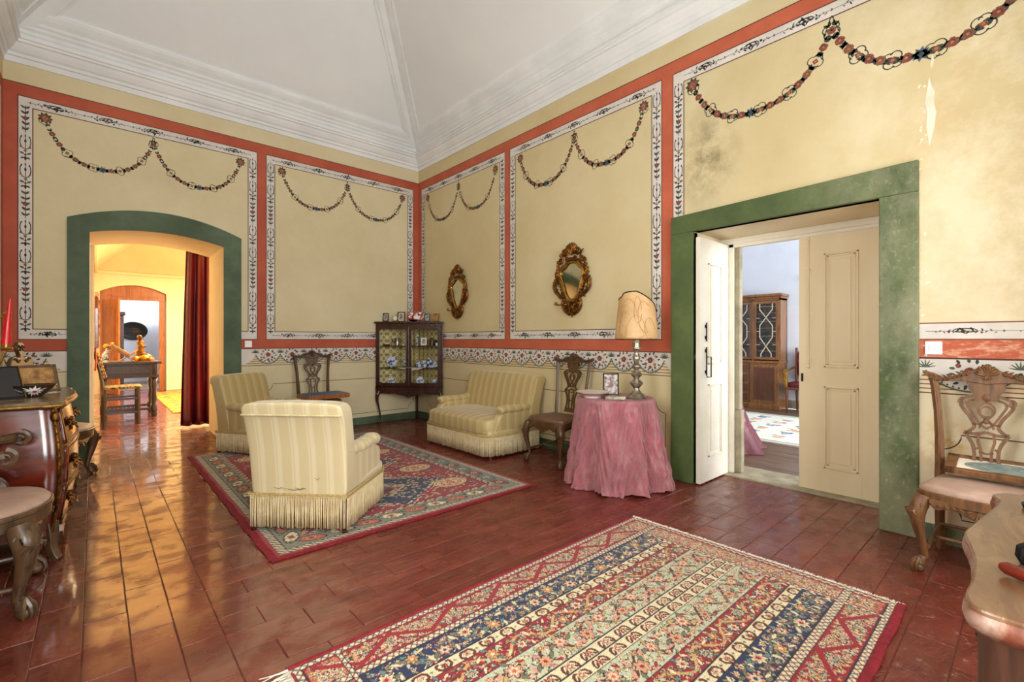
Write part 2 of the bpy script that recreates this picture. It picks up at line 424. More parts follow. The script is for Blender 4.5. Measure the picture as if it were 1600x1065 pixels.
def fabric(name='striped_cream_satin', ca=(206, 190, 146), cb=(219, 207, 170)):
    """striped satin: 'stripe' is a vertex attribute measured across the cloth in metres"""
    q = NT(name)
    a = q.n('ShaderNodeAttribute'); a.attribute_name = 'stripe'
    s = q.math('FRACT', q.math('MULTIPLY', a.outputs['Fac'], 1/.118))
    st = q.ramp(s, [(0, (0, 0, 0)), (.10, (255, 255, 255)), (.26, (255, 255, 255)), (.34, (70, 70, 70)), (.42, (255, 255, 255)), (.5, (40, 40, 40)), (.6, (0, 0, 0))])
    c = q.mix(st, ca, cb)
    c = q.mix(q.math('MULTIPLY', q.noise(3, 6, .6), .25), c, tuple(int(v*.99) for v in ca))
    q.col(c); q.set(Roughness=q.math('SUBTRACT', .55, q.math('MULTIPLY', st, .17)), Sheen_Weight=.3, Sheen_Roughness=.4)
    q.bump(q.noise(60, 4, .6), .12, .004); return q.m
M['fabric'] = fabric(); M['fabricShade'] = fabric('striped_satin_shaded', (180, 158, 106), (198, 180, 130))  # same satin, shade put into its colour; the near chair's is sun-faded
M['fringe'] = pm('cream_silk_fringe', (246, 232, 190), (226, 206, 156), 20, .6)
M['rope'] = pm('braided_trim', (200, 176, 116), (160, 134, 80), 60, .7)
def pinkcloth():
    q = NT('crushed_rose_silk')
    c = q.ramp(q.noise(7, 6, .65, (1, 1, .5), .8), [(.3, (164, 74, 86)), (.52, (198, 106, 116)), (.72, (222, 150, 154))])
    q.col(c); q.set(Roughness=.45, Sheen_Weight=.4)
    q.bump(q.noise(20, 7, .7, (1, 1, .4), 1.8), 1.0, .05); return q.m
M['pinkcloth'] = pinkcloth()
def redcloth():
    q = NT('crimson_damask')
    c = q.ramp(q.noise(12, 3, .5), [(.5, (92, 10, 26)), (.62, (120, 24, 40)), (.68, (170, 96, 106))]); q.col(c); q.set(Roughness=.5); return q.m
M['redcloth'] = redcloth()
M['curtain'] = pm('crimson_silk', (112, 14, 24), (74, 8, 26), 1.3, .42, bump=.1, bscale=30)
def marble(name, a, b, c, ro=.22):
    q = NT(name); f = q.noise(3, 8, .65, (1, 2.2, 1), 2.2)
    q.col(q.ramp(f, [(.3, a), (.5, b), (.68, c)])); q.set(Roughness=ro); return q.m
M['marbleT'] = marble('brown_veined_marble', (84, 54, 38), (112, 80, 58), (136, 106, 80))
M['marbleE'] = marble('red_breccia_marble', (90, 40, 28), (122, 68, 50), (164, 142, 126), .42)
M['marbleD'] = marble('brown_gold_marble', (84, 66, 46), (128, 106, 76), (168, 146, 110))
def damask():
    q = NT('gold_damask_lining')
    v = q.n('ShaderNodeTexVoronoi'); v.inputs['Scale'].default_value = 12; v.inputs['Randomness'].default_value = 0
    q.l(q.coords((1, 1, .75)), v.inputs['Vector'])
    c = q.ramp(v.outputs['Distance'], [(0, (170, 150, 84)), (.2, (244, 230, 166)), (.32, (150, 132, 66)), (.46, (246, 234, 176)), (.6, (160, 140, 74))])
    q.col(c); q.set(Roughness=.6); return q.m
M['damask'] = damask()
def vcol(name, rough=.9):
    q = NT(name); a = q.n('ShaderNodeVertexColor'); a.layer_name = 'wool'
    q.col(a.outputs['Color']); q.set(Roughness=rough, Specular_IOR_Level=.1, Sheen_Weight=.15)
    q.bump(q.noise(160, 3, .7), .5, .004); return q.m
M['wool'] = vcol('knotted_wool')
M['redwool'] = pm('red_wool_selvage', (148, 26, 40), (110, 16, 28), 40, .95, bump=.5, bscale=150)
M['cotton'] = pm('white_cotton_fringe', (232, 224, 208), (206, 196, 176), 30, .95)
M['shade'] = pm('stitched_parchment', (214, 180, 130), (190, 150, 100), 5, .6, detail=6)
M['thread'] = pm('brown_thread', (176, 136, 88), (150, 110, 68), 20, .7)
M['roomwhite'] = pm('cool_white_wall', (222, 226, 232), (212, 216, 224), 1.5, .85)
M['corwall'] = pm('warm_white_wall', (236, 224, 196), (226, 212, 180), 1.5, .85)
# =====================================================================
# THE ROOM
# =====================================================================
XB, YA, XC, YD, ZC = 4.04, 6.86, -0.68, -0.45, 4.10      # right, back, left, front walls; cornice foot
def arch_z(x, x0, x1, z0, z1):      # segmental arch: z0 at the ends, z1 in the middle
    t = (x-(x0+x1)/2)/((x1-x0)/2); return z1-(z1-z0)*t*t
# back wall with the arched opening (1 m thick)
AX0, AX1 = -0.036, 1.225
ain = lambda x: arch_z(x, AX0, AX1, 2.47, 2.555)
mb = MB(); N = 20
ZT = 4.6
for (yy) in (YA, YA+1.0):
    mb.add([(XC-.1, yy, 0), (AX0, yy, 0), (AX0, yy, ZT), (XC-.1, yy, ZT)], [(0, 1, 2, 3)])
    mb.add([(AX1, yy, 0), (XB+.9, yy, 0), (XB+.9, yy, ZT), (AX1, yy, ZT)], [(0, 1, 2, 3)])
    for i in range(N):
        a = AX0+(AX1-AX0)*i/N; b = AX0+(AX1-AX0)*(i+1)/N
        mb.add([(a, yy, ain(a)), (b, yy, ain(b)), (b, yy, ZT), (a, yy, ZT)], [(0, 1, 2, 3)])
wall_back = struct(mb.build('wall_back', M['wall'], smooth=False, fixn=False))
mb = MB()
for xx in (AX0, AX1):
    mb.add([(xx, YA, 0), (xx, YA+1, 0), (xx, YA+1, ain(xx)), (xx, YA, ain(xx))], [(0, 1, 2, 3)])
for i in range(N):
    a = AX0+(AX1-AX0)*i/N; b = AX0+(AX1-AX0)*(i+1)/N
    mb.add([(a, YA, ain(a)), (b, YA, ain(b)), (b, YA+1, ain(b)), (a, YA+1, ain(a))], [(0, 1, 2, 3)])
mb.build('arch_reveal', M['corwall'], wall_back, smooth=False, fixn=False)

# right wall with the door opening
BY0, BY1, BZ = 0.707, 2.043, 2.27
def wall_with_hole(mb, fn, u0, u1, z0, z1, holes):
    """fn(u,z); holes = list of (a,b,zb,zt) sorted by a"""
    cur = u0
    for a, b, zb, zt in holes:
        mb.add([fn(cur, z0), fn(a, z0), fn(a, z1), fn(cur, z1)], [(0, 1, 2, 3)])
        if zb > z0: mb.add([fn(a, z0), fn(b, z0), fn(b, zb), fn(a, zb)], [(0, 1, 2, 3)])
        mb.add([fn(a, zt), fn(b, zt), fn(b, z1), fn(a, z1)], [(0, 1, 2, 3)])
        cur = b
    mb.add([fn(cur, z0), fn(u1, z0), fn(u1, z1), fn(cur, z1)], [(0, 1, 2, 3)])
mb = MB()
wall_with_hole(mb, lambda u, z: (XB, u, z), YD-.1, YA+.02, 0, ZT, [(BY0, BY1, 0, BZ)])
wall_right = struct(mb.build('wall_right', M['wallB'], smooth=False, fixn=False))
mb = MB()      # the splay-less reveals, lintel soffit and the room-side half of the 0.9 m wall
for yy in (BY0, BY1): mb.add([(XB, yy, 0), (4.95, yy, 0), (4.95, yy, BZ), (XB, yy, BZ)], [(0, 1, 2, 3)])
mb.add([(XB, BY0, BZ), (4.95, BY0, BZ), (4.95, BY1, BZ), (XB, BY1, BZ)], [(0, 1, 2, 3)])
mb.build('door_reveal', M['doorC'], wall_right, smooth=False, fixn=False)
mb = MB()
wall_with_hole(mb, lambda u, z: (XC, u, z), YD-.1, YA+.02, 0, ZT, [(.68, 1.92, .85, 3.3)])
wall_left = struct(mb.build('wall_left', M['wall'], smooth=False, fixn=False))
mb = MB()
WH = [(-.42, .72, .5, 3.4), (2.12, 3.38, .5, 3.4)]
wall_with_hole(mb, lambda u, z: (u, YD, z), XC-.1, XB+.1, 0, ZT, WH)
for a, b, zb, zt in WH:
    for xx in (a, b): mb.add([(xx, YD, zb), (xx, YD-.4, zb), (xx, YD-.4, zt), (xx, YD, zt)], [(0, 1, 2, 3)])
    for zz in (zb, zt): mb.add([(a, YD, zz), (b, YD, zz), (b, YD-.4, zz), (a, YD-.4, zz)], [(0, 1, 2, 3)])
wall_front = struct(mb.build('wall_front', M['wall'], smooth=False, fixn=False))
def window(fn, a, b, zb, zt):
    w = struct(bpy.data.objects.new('window', None)); COL.objects.link(w)
    f = MB()
    def bar(u0, u1, z0, z1, d0=-.02, d1=.04):
        vs = [fn(u, z, d) for d in (d0, d1) for (u, z) in ((u0, z0), (u1, z0), (u1, z1), (u0, z1))]
        f.add(vs, [(0, 3, 2, 1), (4, 5, 6, 7), (0, 1, 5, 4), (1, 2, 6, 5), (2, 3, 7, 6), (3, 0, 4, 7)])
    bar(a, a+.06, zb, zt); bar(b-.06, b, zb, zt); bar(a, b, zb, zb+.06); bar(a, b, zt-.06, zt)
    m_ = (a+b)/2; bar(m_-.035, m_+.035, zb, zt)
    for k in range(1, 4):
        z = zb+(zt-zb)*k/4; bar(a, b, z-.015, z+.015)
    f.build('window_frame', M['doorW'], w, smooth=False)
    return w
w1 = window(lambda u, z, d: (u, YD-.25+d, z), *WH[0]); w1.name = 'window_1'
w2 = window(lambda u, z, d: (u, YD-.25+d, z), *WH[1]); w2.name = 'window_2'
w3 = window(lambda u, z, d: (XC-.2+d, u, z), .68, 1.92, .85, 3.3); w3.name = 'window_3'

# ---- painted decoration ----
class Paint(MB):
    """flat paint on a wall: fn(u, z, lift)"""
    def __init__(s, fn): super().__init__(); s.fn = fn; s.lift = .0010
    def poly(s, pts, mi, lift=None):
        L = s.lift if lift is None else lift
        s.add([s.fn(u, z, L) for u, z in pts], [tuple(range(len(pts)))], mi)
    def rect(s, u0, u1, z0, z1, mi, lift=None): s.poly([(u0, z0), (u1, z0), (u1, z1), (u0, z1)], mi, lift)
    def stroke(s, pts, w, mi, lift=None):
        L = s.lift if lift is None else lift
        m = len(pts); vs = []
        for i, p in enumerate(pts):
            a = pts[max(i-1, 0)]; b = pts[min(i+1, m-1)]
            tx, ty = b[0]-a[0], b[1]-a[1]; q = sqrt(tx*tx+ty*ty) or 1
            ww = w[i] if isinstance(w, list) else w
            nx, ny = -ty/q*ww/2, tx/q*ww/2
            vs += [s.fn(p[0]+nx, p[1]+ny, L), s.fn(p[0]-nx, p[1]-ny, L)]
        s.add(vs, [(2*i, 2*i+1, 2*i+3, 2*i+2) for i in range(m-1)], mi)
    def blob(s, u, z, r, mi, rz=None, ang=0, n=7, lift=None, jag=0):
        rz = rz or r; pts = []
        for k in range(n):
            a = 2*pi*k/n; q = 1-(jag if k % 2 else 0)
            x, y = r*cos(a)*q, rz*sin(a)*q
            pts.append((u+x*cos(ang)-y*sin(ang), z+x*sin(ang)+y*cos(ang)))
        s.poly(pts, mi, lift)
    def leaf(s, u, z, L, ang, mi, w=.35):
        c, n = cos(ang), sin(ang)
        pts = [(0, 0), (L*.35, L*w/2), (L*.8, L*w/3), (L, 0), (L*.7, -L*w/2.4), (L*.3, -L*w/2)]
        s.poly([(u+x*c-y*n, z+x*n+y*c) for x, y in pts], mi)
    def vmotif(s, u, z, h, w):
        """one unit of the upright candelabra ornament, centred on u, from z up"""
        j = lambda a: R.uniform(-a, a)
        s.vk = getattr(s, 'vk', 0)+1
        if s.vk % 3 == 0:      # every third unit is a spray of leaves
            s.stroke([(u, z), (u, z+h*.95)], w*.06, DK); s.rose(u, z+h*.5, w*.2, RD)
            for q in range(5):
                for sg in (-1, 1): s.leaf(u, z+h*(.08+.19*q), w*.42, pi/2-sg*(.75+j(.2)), DK if q % 2 else GR, .45)
                s.blob(u+j(w*.35), z+h*(.1+.19*q), w*.06, OC if q % 2 else RD, None, 0, 5)
            return
        s.blob(u, z+h*.10, w*.10, DK, w*.2, 0, 6); s.blob(u, z+h*.22, w*.15, DK, w*.12, 0, 8, jag=.5)
        s.blob(u+j(.002), z+h*.36, w*.13, R.choice([RD, OC, OC]), None, 0, 7); s.stroke([(u, z), (u, z+h*.95)], w*.05, DK)
        for sg in (-1, 1):
            p = [(u+sg*w*(.04+.33*sin(t)), z+h*(.42+.26*(1-cos(t)))) for t in [k*pi/5*.78 for k in range(6)]]
            s.stroke(p, w*.075, DK if R.random() < .7 else GR)
            s.leaf(u+sg*w*.08, z+h*.24, w*.38, (pi/2-sg*(pi/2-.5)), GR, .5)
            s.leaf(u+sg*w*.05, z+h*.13, w*.32, (pi/2-sg*(pi/2+.4)), DK, .5)
            s.blob(u+sg*w*.33, z+h*(.5+j(.03)), w*.09, R.choice([RD, DK, OC]), None, 0, 5)
            s.blob(u+sg*w*.27, z+h*(.84+j(.02)), w*.07, DK, None, 0, 5)
        s.blob(u, z+h*.70, w*.09, R.choice([DK, DK, BL]), w*.16, 0, 6); s.blob(u, z+h*.88, w*.07, R.choice([RD, DK]), None, 0, 6)
    def hmotif(s, u, z, L, w, flow=False):
        """one unit of the running sprig ornament from u to u+L along z"""
        s.stroke([(u, z), (u+L, z)], w*.035, DK)
        for k in range(15):
            q = u+L*(.12+.054*k); a = R.uniform(.4, 1.2)*(1 if k % 2 else -1); far_ = abs(k-7)/7
            s.leaf(q, z+R.uniform(-.06, .06)*w, w*R.uniform(.30, .46)*(1.1-.6*far_), a if k < 8 else pi-a, R.choice([DK, GR, DK]))
        c = u+L*.5
        for sg in (-1, 1):
            p = [(c+sg*L*(.02+.13*sin(t)), z+w*.32*(1-cos(t))*.5-w*.1) for t in [k*pi/5*1.3 for k in range(6)]]
            s.stroke(p, w*.08, DK)
            s.blob(c+sg*L*.2, z+R.uniform(-.2, .2)*w, w*.10, RD if flow else DK, None, 0, 5)
            s.blob(c+sg*L*.32, z, w*.06, DK, w*.03, 0, 5)
        s.blob(c, z, w*.12, R.choice([RD, OC, DK]), None, 0, 7)
        s.leaf(u+L*.03, z, w*.18, .6, DK); s.leaf(u+L*.03, z, w*.18, -.6, DK)
    def rose(s, u, z, r, mi):
        for k in range(5):
            a = k*2*pi/5+R.uniform(0, .6); s.blob(u+r*.45*cos(a), z+r*.45*sin(a), r*.62, mi, None, 0, 6, lift=s.lift+.0001*k)
        s.blob(u, z, r*.28, OC, None, 0, 5, lift=s.lift+.0007)
        s.stroke([(u+r*.5*cos(a), z+r*.5*sin(a)) for a in [.3+k*.6 for k in range(7)]], r*.10, LN, s.lift+.0008)
    def curly(s, u, z, r):
        for k in range(4):
            a = k*pi/2+R.uniform(.3, .8)
            s.stroke([(u+r*(.45*cos(a)+.55*cos(t)), z+r*(.45*sin(a)+.55*sin(t))) for t in [a-1.7+q*.55 for q in range(7)]], r*.12, DK)
        s.blob(u, z, r*.42, RD, None, .4, 8, jag=.35, lift=s.lift+.0005); s.blob(u, z, r*.18, OC, None, 0, 5, lift=s.lift+.0007)
    def star(s, u, z, r, mi=BL):
        s.blob(u, z, r, mi, None, .2, 16, jag=.42); s.blob(u, z, r*.3, DK, None, 0, 6, lift=s.lift+.0003)
    def garland(s, u0, u1, zt=3.57, drop=.40, r=.042):
        n = max(8, int(abs(u1-u0)*1.35/.083)); seq = 'crlcrslcrlcrl'
        pts = []
        for i in range(n+1):
            t = i/n; k = 1-abs(2*t-1)**2.3
            pts.append((u0+(u1-u0)*(t+.03*sin(2*pi*t)*-1), zt-drop*k))
        for i, (u, z) in enumerate(pts):
            a = math.atan2(pts[min(i+1, n)][1]-pts[max(i-1, 0)][1], pts[min(i+1, n)][0]-pts[max(i-1, 0)][0])
            ty = 'crlcrl'[i % 6]
            if i == n//2: ty = 's'
            if ty == 'c': s.curly(u, z, r*1.12)
            elif ty == 's': s.star(u, z, r*.95)
            else:
                s.rose(u, z, r*.60, RD if ty == 'r' else LR)
            for sg in (-1, 1):
                for q in (.5, -.5): s.leaf(u+sg*cos(a)*r*.6, z+sg*sin(a)*r*.6, r*.85, a+(0 if sg > 0 else pi)+q, DK if ty != 'c' else GR, .5)
    def panel(s, u0, u1, top=3.775, w=.106, zb=1.30, garl=True, gr=.042, gap=None):
        """white ornamental strip frame between u0 and u1, with its garlands"""
        a, b = min(u0, u1), max(u0, u1)
        segs = [(a, b)] if not gap else [(a, gap[0]), (gap[1], b)]
        for x0, x1 in segs: s.rect(x0, x1, zb, zb+w, 8, .0009)
        for (x0, x1, z0, z1) in ((a+w, b-w, top-w, top), (a, a+w, zb+w, top), (b-w, b, zb+w, top)):
            s.rect(x0, x1, z0, z1, 8, .0009)
        for e, q in ((0, .008), (w, .008)):
            p = [(a+e, zb+e), (b-e, zb+e), (b-e, top-e), (a+e, top-e), (a+e, zb+e)]
            for k in range(4):
                (x, y), (x2, y2) = p[k], p[k+1]
                X_, X2_ = min(x, x2)-q/2, max(x, x2)+q/2
                for g0, g1 in ([(X_, X2_)] if k != 0 or not gap else [(X_, gap[0]), (gap[1], X2_)]):
                    s.rect(g0, g1, min(y, y2)-q/2, max(y, y2)+q/2, LN, .0014)
        n = round((top-zb-2*w)/.30); h = (top-zb-1.4*w)/n
        for k in range(n):
            s.vmotif(a+w/2, zb+.7*w+k*h, h, w); s.vmotif(b-w/2, zb+.7*w+k*h, h, w)
        n = max(1, round((b-a-2*w)/.42)); L = (b-a-1.3*w)/n
        for k in range(n):
            s.hmotif(a+.65*w+k*L, top-w/2, L, w)
            m_ = a+.65*w+k*L
            if not gap or m_+L < gap[0] or m_ > gap[1]: s.hmotif(m_, zb+w/2, L, w)
        if garl:
            i0, i1 = a+w+.09, b-w-.09; m_ = (i0+i1)/2
            s.garland(i0, m_, r=gr); s.garland(m_, i1, r=gr)
            for u in (i0, i1):
                s.blob(u, 3.60, .062, DK, None, 0, 18, jag=.35); s.blob(u, 3.60, .045, RD, None, .2, 14, jag=.3, lift=.0016); s.blob(u, 3.60, .02, OC, lift=.0019)
                s.blob(u, 3.60, .009, BL, lift=.0022)
            for q in range(4):
                for sg in (-1, 1): s.leaf(m_+sg*.006*q, 3.66-.028*q, .03, -pi/2+sg*.4, DK)
    def frieze(s, u0, u1, z1=1.178, z0=.955, per=.305, phase=0):
        s.lift = .0021
        """scalloped dado frieze"""
        a, b = min(u0, u1), max(u0, u1)
        for k in range(5): s.rect(a, b, z0+.028*k-.0035, z0+.028*k+.0035, LR if k else LN, .0010)
        n = int((b-a)/per)+2; k0 = math.floor((a-phase)/per)
        for k in range(k0, k0+n+1):
            c = phase+(k+.5)*per
            edge = []
            for i in range(17):
                t = i/16; x = c-per/2+per*t
                z = 1.10-.125*(sin(pi*t)**.62) - .0
                edge.append((x, z))
            edge = [(min(max(x, a), b), z) for x, z in edge]
            if edge[-1][0]-edge[0][0] < .01: continue
            for i in range(16):
                if edge[i+1][0]-edge[i][0] > 1e-5:
                    s.poly([edge[i], edge[i+1], (edge[i+1][0], z1), (edge[i][0], z1)], 8, .0013)
            inside = c-per/2 >= a-.01 and c+per/2 <= b+.01
            if inside:
                s.stroke(edge, .011, GR, .0017)
                for i in range(1, 16): s.blob(edge[i][0], edge[i][1]+.014, .0062, DK, None, 0, 5, lift=.0018)
                zc = 1.085
                for q in range(13):
                    an = q*2*pi/13+R.uniform(-.1, .1); rr = R.uniform(.058, .078)
                    s.leaf(c+rr*cos(an)*1.1, zc+rr*sin(an)*.95, .032, an+R.uniform(-.5, .5), R.choice([DK, GR, DK]), .55)
                s.rose(c, zc+.012, .030, RD); s.rose(c-.05, zc-.028, .016, OC); s.rose(c+.05, zc-.026, .016, RD); s.rose(c, zc-.055, .017, LR); s.rose(c+.055, zc+.05, .014, RD); s.rose(c-.06, zc+.05, .012, OC)
                for sg in (-1, 1):
                    s.stroke([(c+sg*(.02+.03*t), zc+.02*sin(3*t)) for t in [k_*.25 for k_ in range(5)]], .004, DK)
            for q in range(7):
                s.leaf(c-per/2, 1.118, .055, pi*(.08+.14*q), GR, .2 if per < .4 else .14)
        s.rect(a, b, z1-.004, z1+.004, LN, .0018)
    def dadopanel(s, u0, u1, z0=.17, z1=.70, c=.10, w=.007):
        a, b = min(u0, u1), max(u0, u1); pts = []
        for (cx, cz, a0, a1) in ((a, z0, pi/2, 0), (b, z0, pi, pi/2), (b, z1, -pi/2, -pi), (a, z1, 0, -pi/2)):
            pts += [(cx+c*cos(a0+(a1-a0)*k/6), cz+c*sin(a0+(a1-a0)*k/6)) for k in range(7)]
        pts.append(pts[0]); s.stroke(pts, w, LN, .0012)
    def orange(s, u0, u1, z0, z1):
        s.oc = getattr(s, 'oc', 0)+1; s.rect(u0, u1, z0, z1, 9, .0004+.00004*s.oc)

fA = lambda u, z, L: (u, YA-L, z)
fB = lambda u, z, L: (XB-L, u, z)
fC = lambda u, z, L: (XC+L, u, z)
# back wall
P = Paint(fA)
P.orange(XC, XB, 3.775, 3.90); P.orange(XC, -.575, 1.30, 3.775); P.orange(1.61, 1.72, 1.30, 3.775); P.orange(3.94, XB, 1.30, 3.775)
P.orange(XC, -.213, 1.18, 1.30); P.orange(1.42, XB, 1.18, 1.30)
for z in (3.90,): P.rect(XC, XB, z-.004, z+.004, LN)
stuff(P.build('painted_band', PAINTS+[M['strip'], M['orange']], wall_back, smooth=False, fixn=False))
P = Paint(fA); P.panel(-.575, 1.61, gap=(-.213, 1.42)); P.hmotif(-.5, 1.353, .28, .106); P.panel(1.72, 3.94)
stuff(P.build('painted_panel_border', PAINTS+[M['strip'], M['orange']], wall_back, smooth=False, fixn=False))
P = Paint(fA); P.frieze(XC+.01, -.213, phase=-.37); P.frieze(1.42, XB, phase=1.42+.17)
P.dadopanel(1.70, 3.95)
stuff(P.build('painted_dado_frieze', PAINTS+[M['strip'], M['orange']], wall_back, smooth=False, fixn=False))
# right wall
P = Paint(fB)
P.orange(YA, YD, 3.775, 3.90); P.orange(YA, 6.76, 1.30, 3.775); P.orange(4.653, 4.551, 1.30, 3.775); P.orange(2.369, 2.25, 1.30, 3.775)
P.orange(YA, 2.25, 1.18, 1.30); P.orange(.50, YD, 1.18, 1.30)
P.rect(YA, YD, 3.896, 3.904, LN); P.rect(.50, YD, 1.176, 1.184, LN); P.rect(2.247, 2.253, 2.44, 3.775, LN, .0016)
stuff(P.build('painted_band', PAINTS+[M['strip'], M['orangeB']], wall_right, smooth=False, fixn=False))
P = Paint(fB); P.panel(6.76, 4.653); P.panel(4.551, 2.369, gr=.047)
# third panel: its left strip stops on the door frame and its foot runs on beyond it
a, b, w, top = -.20, 2.25, .106, 3.775
P.rect(a, b, top-w, top, 8, .0009); P.rect(b-w, b, 2.44, top-w, 8, .0009); P.rect(a-.2, .50, 1.30, 1.405, 8, .0009)
for z in (top, top-w): P.rect(a, b-(0 if z == top else w), z-.004, z+.004, LN, .0014)
P.rect(b-w-.004, b-w+.004, 2.44, top-w, LN, .0014)
for z in (1.30, 1.405): P.rect(a-.2, .50, z-.004, z+.004, LR, .0014)
for k in range(5): P.vmotif(b-w/2, 2.44+k*.25, .25, w)
for k in range(6): P.hmotif(a+k*.39, top-w/2, .39, w)
P.hmotif(.10, 1.352, .37, .075, True); P.hmotif(-.27, 1.352, .37, .075, True)
P.garland(2.055, .99, r=.05); P.garland(.99, -.08, r=.054)
for u in (2.06,):
    P.blob(u, 3.60, .072, DK, None, 0, 18, jag=.35); P.blob(u, 3.60, .052, RD, None, .2, 14, jag=.3, lift=.0016); P.blob(u, 3.60, .02, OC, lift=.0019); P.blob(u, 3.6, .01, BL, lift=.0022)
for q in range(5):
    for sg in (-1, 1): P.leaf(.99+sg*.009*q, 3.68-.028*q, .034, -pi/2+sg*.4, DK)
stuff(P.build('painted_panel_border', PAINTS+[M['strip'], M['orangeB']], wall_right, smooth=False, fixn=False))
P = Paint(fB); P.frieze(YA-.02, 2.26, phase=6.0); P.frieze(.50, YD, phase=.47, per=.42, z0=.955)
P.dadopanel(6.55, 2.33); P.dadopanel(.40, -.35)
stuff(P.build('painted_dado_frieze', PAINTS+[M['strip'], M['orangeB']], wall_right, smooth=False, fixn=False))
# long flake of bare plaster right of the door head
P = Paint(fB)
fl = [(.452, 3.0), (.44, 2.94), (.425, 2.90), (.43, 2.84), (.418, 2.76), (.425, 2.68), (.44, 2.60), (.452, 2.55), (.458, 2.62), (.466, 2.68), (.462, 2.78), (.472, 2.84), (.462, 2.93)]
P.poly(fl, PL, .0012); P.poly([(.44, 3.05), (.428, 3.10), (.436, 3.15), (.446, 3.08)], PL, .0012)
for k in range(26):
    P.blob(.485+R.uniform(-.03, .02), R.uniform(1.2, 3.1), R.uniform(.003, .010), PL, R.uniform(.004, .016), R.uniform(0, 3), 9, jag=.3)
P.build('bare_plaster_flake', PAINTS, wall_right, smooth=False, fixn=False)
P = Paint(fC); P.rect(YA-.12, YA, 1.18, 3.774, 9, .0005); P.rect(YA-.24, YA-.13, 1.3, 3.775, 8, .0006); P.rect(YA-3, YA, 3.775, 3.9, 9, .0007)
P.build('painted_band', PAINTS+[M['strip'], M['orange']], wall_left, smooth=False, fixn=False)

# ---- green skirting ----
def base(name, x0, x1, y0, y1, m):
    return struct(MB().box(x0, x1, y0, y1, 0, .11).build(name, m, smooth=False, bevel=.004))
base('baseboard_back', 1.42, XB, YA-.02, YA+.01, M['green'])
base('baseboard_back', XC, -.213, YA-.02, YA+.01, M['green'])
base('baseboard_right', XB-.02, XB+.01, 2.256, YA, M['green'])
base('baseboard_right', XB-.02, XB+.01, YD, .502, M['greenB'])
base('baseboard_left', XC-.01, XC+.02, YD, YA, M['green'])

# ---- cornice ----
prof = [(0, 4.095), (.012, 4.095), (.016, 4.15), (.035, 4.155), (.038, 4.185), (.06, 4.20), (.085, 4.235), (.10, 4.27), (.118, 4.275), (.12, 4.30),
        (.135, 4.305), (.135, 4.325), (.075, 4.335), (.075, 4.37), (.095, 4.385), (.10, 4.41), (.125, 4.43), (.128, 4.45), (.15, 4.47), (.155, 4.495),
        (.19, 4.53), (.215, 4.565), (.225, 4.60)]
mb = MB()
def ring(k): return [(XC+k, YD+k), (XB-k, YD+k), (XB-k, YA-k), (XC+k, YA-k)]
for i in range(len(prof)-1):
    (k0, z0), (k1, z1) = prof[i], prof[i+1]; a = ring(k0); b = ring(k1)
    for j in range(4):
        q = (j+1) % 4
        mb.add([(*a[j], z0), (*a[q], z0), (*b[q], z1), (*b[j], z1)], [(0, 1, 2, 3)])
cor = struct(mb.build('trim_1', M['cornice'], smooth=True, auto=True, fixn=False)); cor['label'] = 'white stepped plaster cornice'
# ---- hipped ceiling ----
SL = 1.127; K0, Z0, K1 = .20, 4.585, 1.75; Z1 = Z0+(K1-K0)*SL
a = ring(K0); b = ring(K1); mb = MB()
for j in range(4):
    q = (j+1) % 4; mb.add([(*a[j], Z0), (*a[q], Z0), (*b[q], Z1), (*b[j], Z1)], [(0, 1, 2, 3)])
mb.add([(*p, Z1) for p in b], [(0, 1, 2, 3)])
ceil = struct(mb.build('ceiling', M['ceil'], smooth=False, fixn=False))
# hip ribs
for j in range(4):
    p0 = Vector((*ring(.11)[j], Z0-.09*SL)); p1 = Vector((*b[j], Z1)); d = (p1-p0).normalized()
    cx, cy = (XB+XC)/2, (YA+YD)/2
    inward = Vector((math.copysign(1, cx-p0.x), math.copysign(1, cy-p0.y), 0)).normalized()
    side = d.cross(Vector((0, 0, 1))).normalized(); nrm = side.cross(d).normalized()
    if nrm.z > 0: nrm = -nrm
    pr = [(-.15, -.10), (-.15, .0), (-.125, .008), (-.115, .022), (-.075, .026), (-.07, .045), (-.03, .05), (0, .052), (.03, .05), (.07, .045), (.075, .026), (.115, .022), (.125, .008), (.15, .0), (.15, -.10)]
    mb = MB()
    # follow the V of the hip: the profile drops away from the ridge line on both sides
    def pt(P0, s_, h):
        return P0+side*s_+nrm*(h-.0)+Vector((0, 0, -abs(s_)*.0))
    for (s0, h0), (s1, h1) in zip(pr[:-1], pr[1:]):
        mb.add([pt(p0, s0, h0+abs(s0)*.62), pt(p0, s1, h1+abs(s1)*.62), pt(p1, s1, h1+abs(s1)*.62), pt(p1, s0, h0+abs(s0)*.62)], [(0, 1, 2, 3)])
    mb.build('hip_rib', M['cornice'], ceil, smooth=False)

# ---- floor of painted tiles ----
fl = MB(); fl.box(XC-.05, 4.95, YD-.05, 7.92, -.06, -.0035)
floor = struct(fl.build('floor', M['grout'], smooth=False))
def tile_mesh(w, l, n):
    out = []
    for k in range(n):
        rr = random.Random(k*7+3); m_ = MB(); g = .0013; e = .0025
        x, y = w/2-g, l/2-g
        j = lambda: rr.uniform(-.0007, .0007)
        m_.add([(-x, -y, -.014), (x, -y, -.014), (x, y, -.014), (-x, y, -.014), (-x, -y, -.002), (x, -y, -.002), (x, y, -.002), (-x, y, -.002),
                (-x+e, -y+e, j()), (x-e, -y+e, j()), (x-e, y-e, j()), (-x+e, y-e, j())],
               [(0, 1, 5, 4), (1, 2, 6, 5), (2, 3, 7, 6), (3, 0, 4, 7), (4, 5, 9, 8), (5, 6, 10, 9), (6, 7, 11, 10), (7, 4, 8, 11), (8, 9, 10, 11)])
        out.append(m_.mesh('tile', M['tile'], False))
    return out
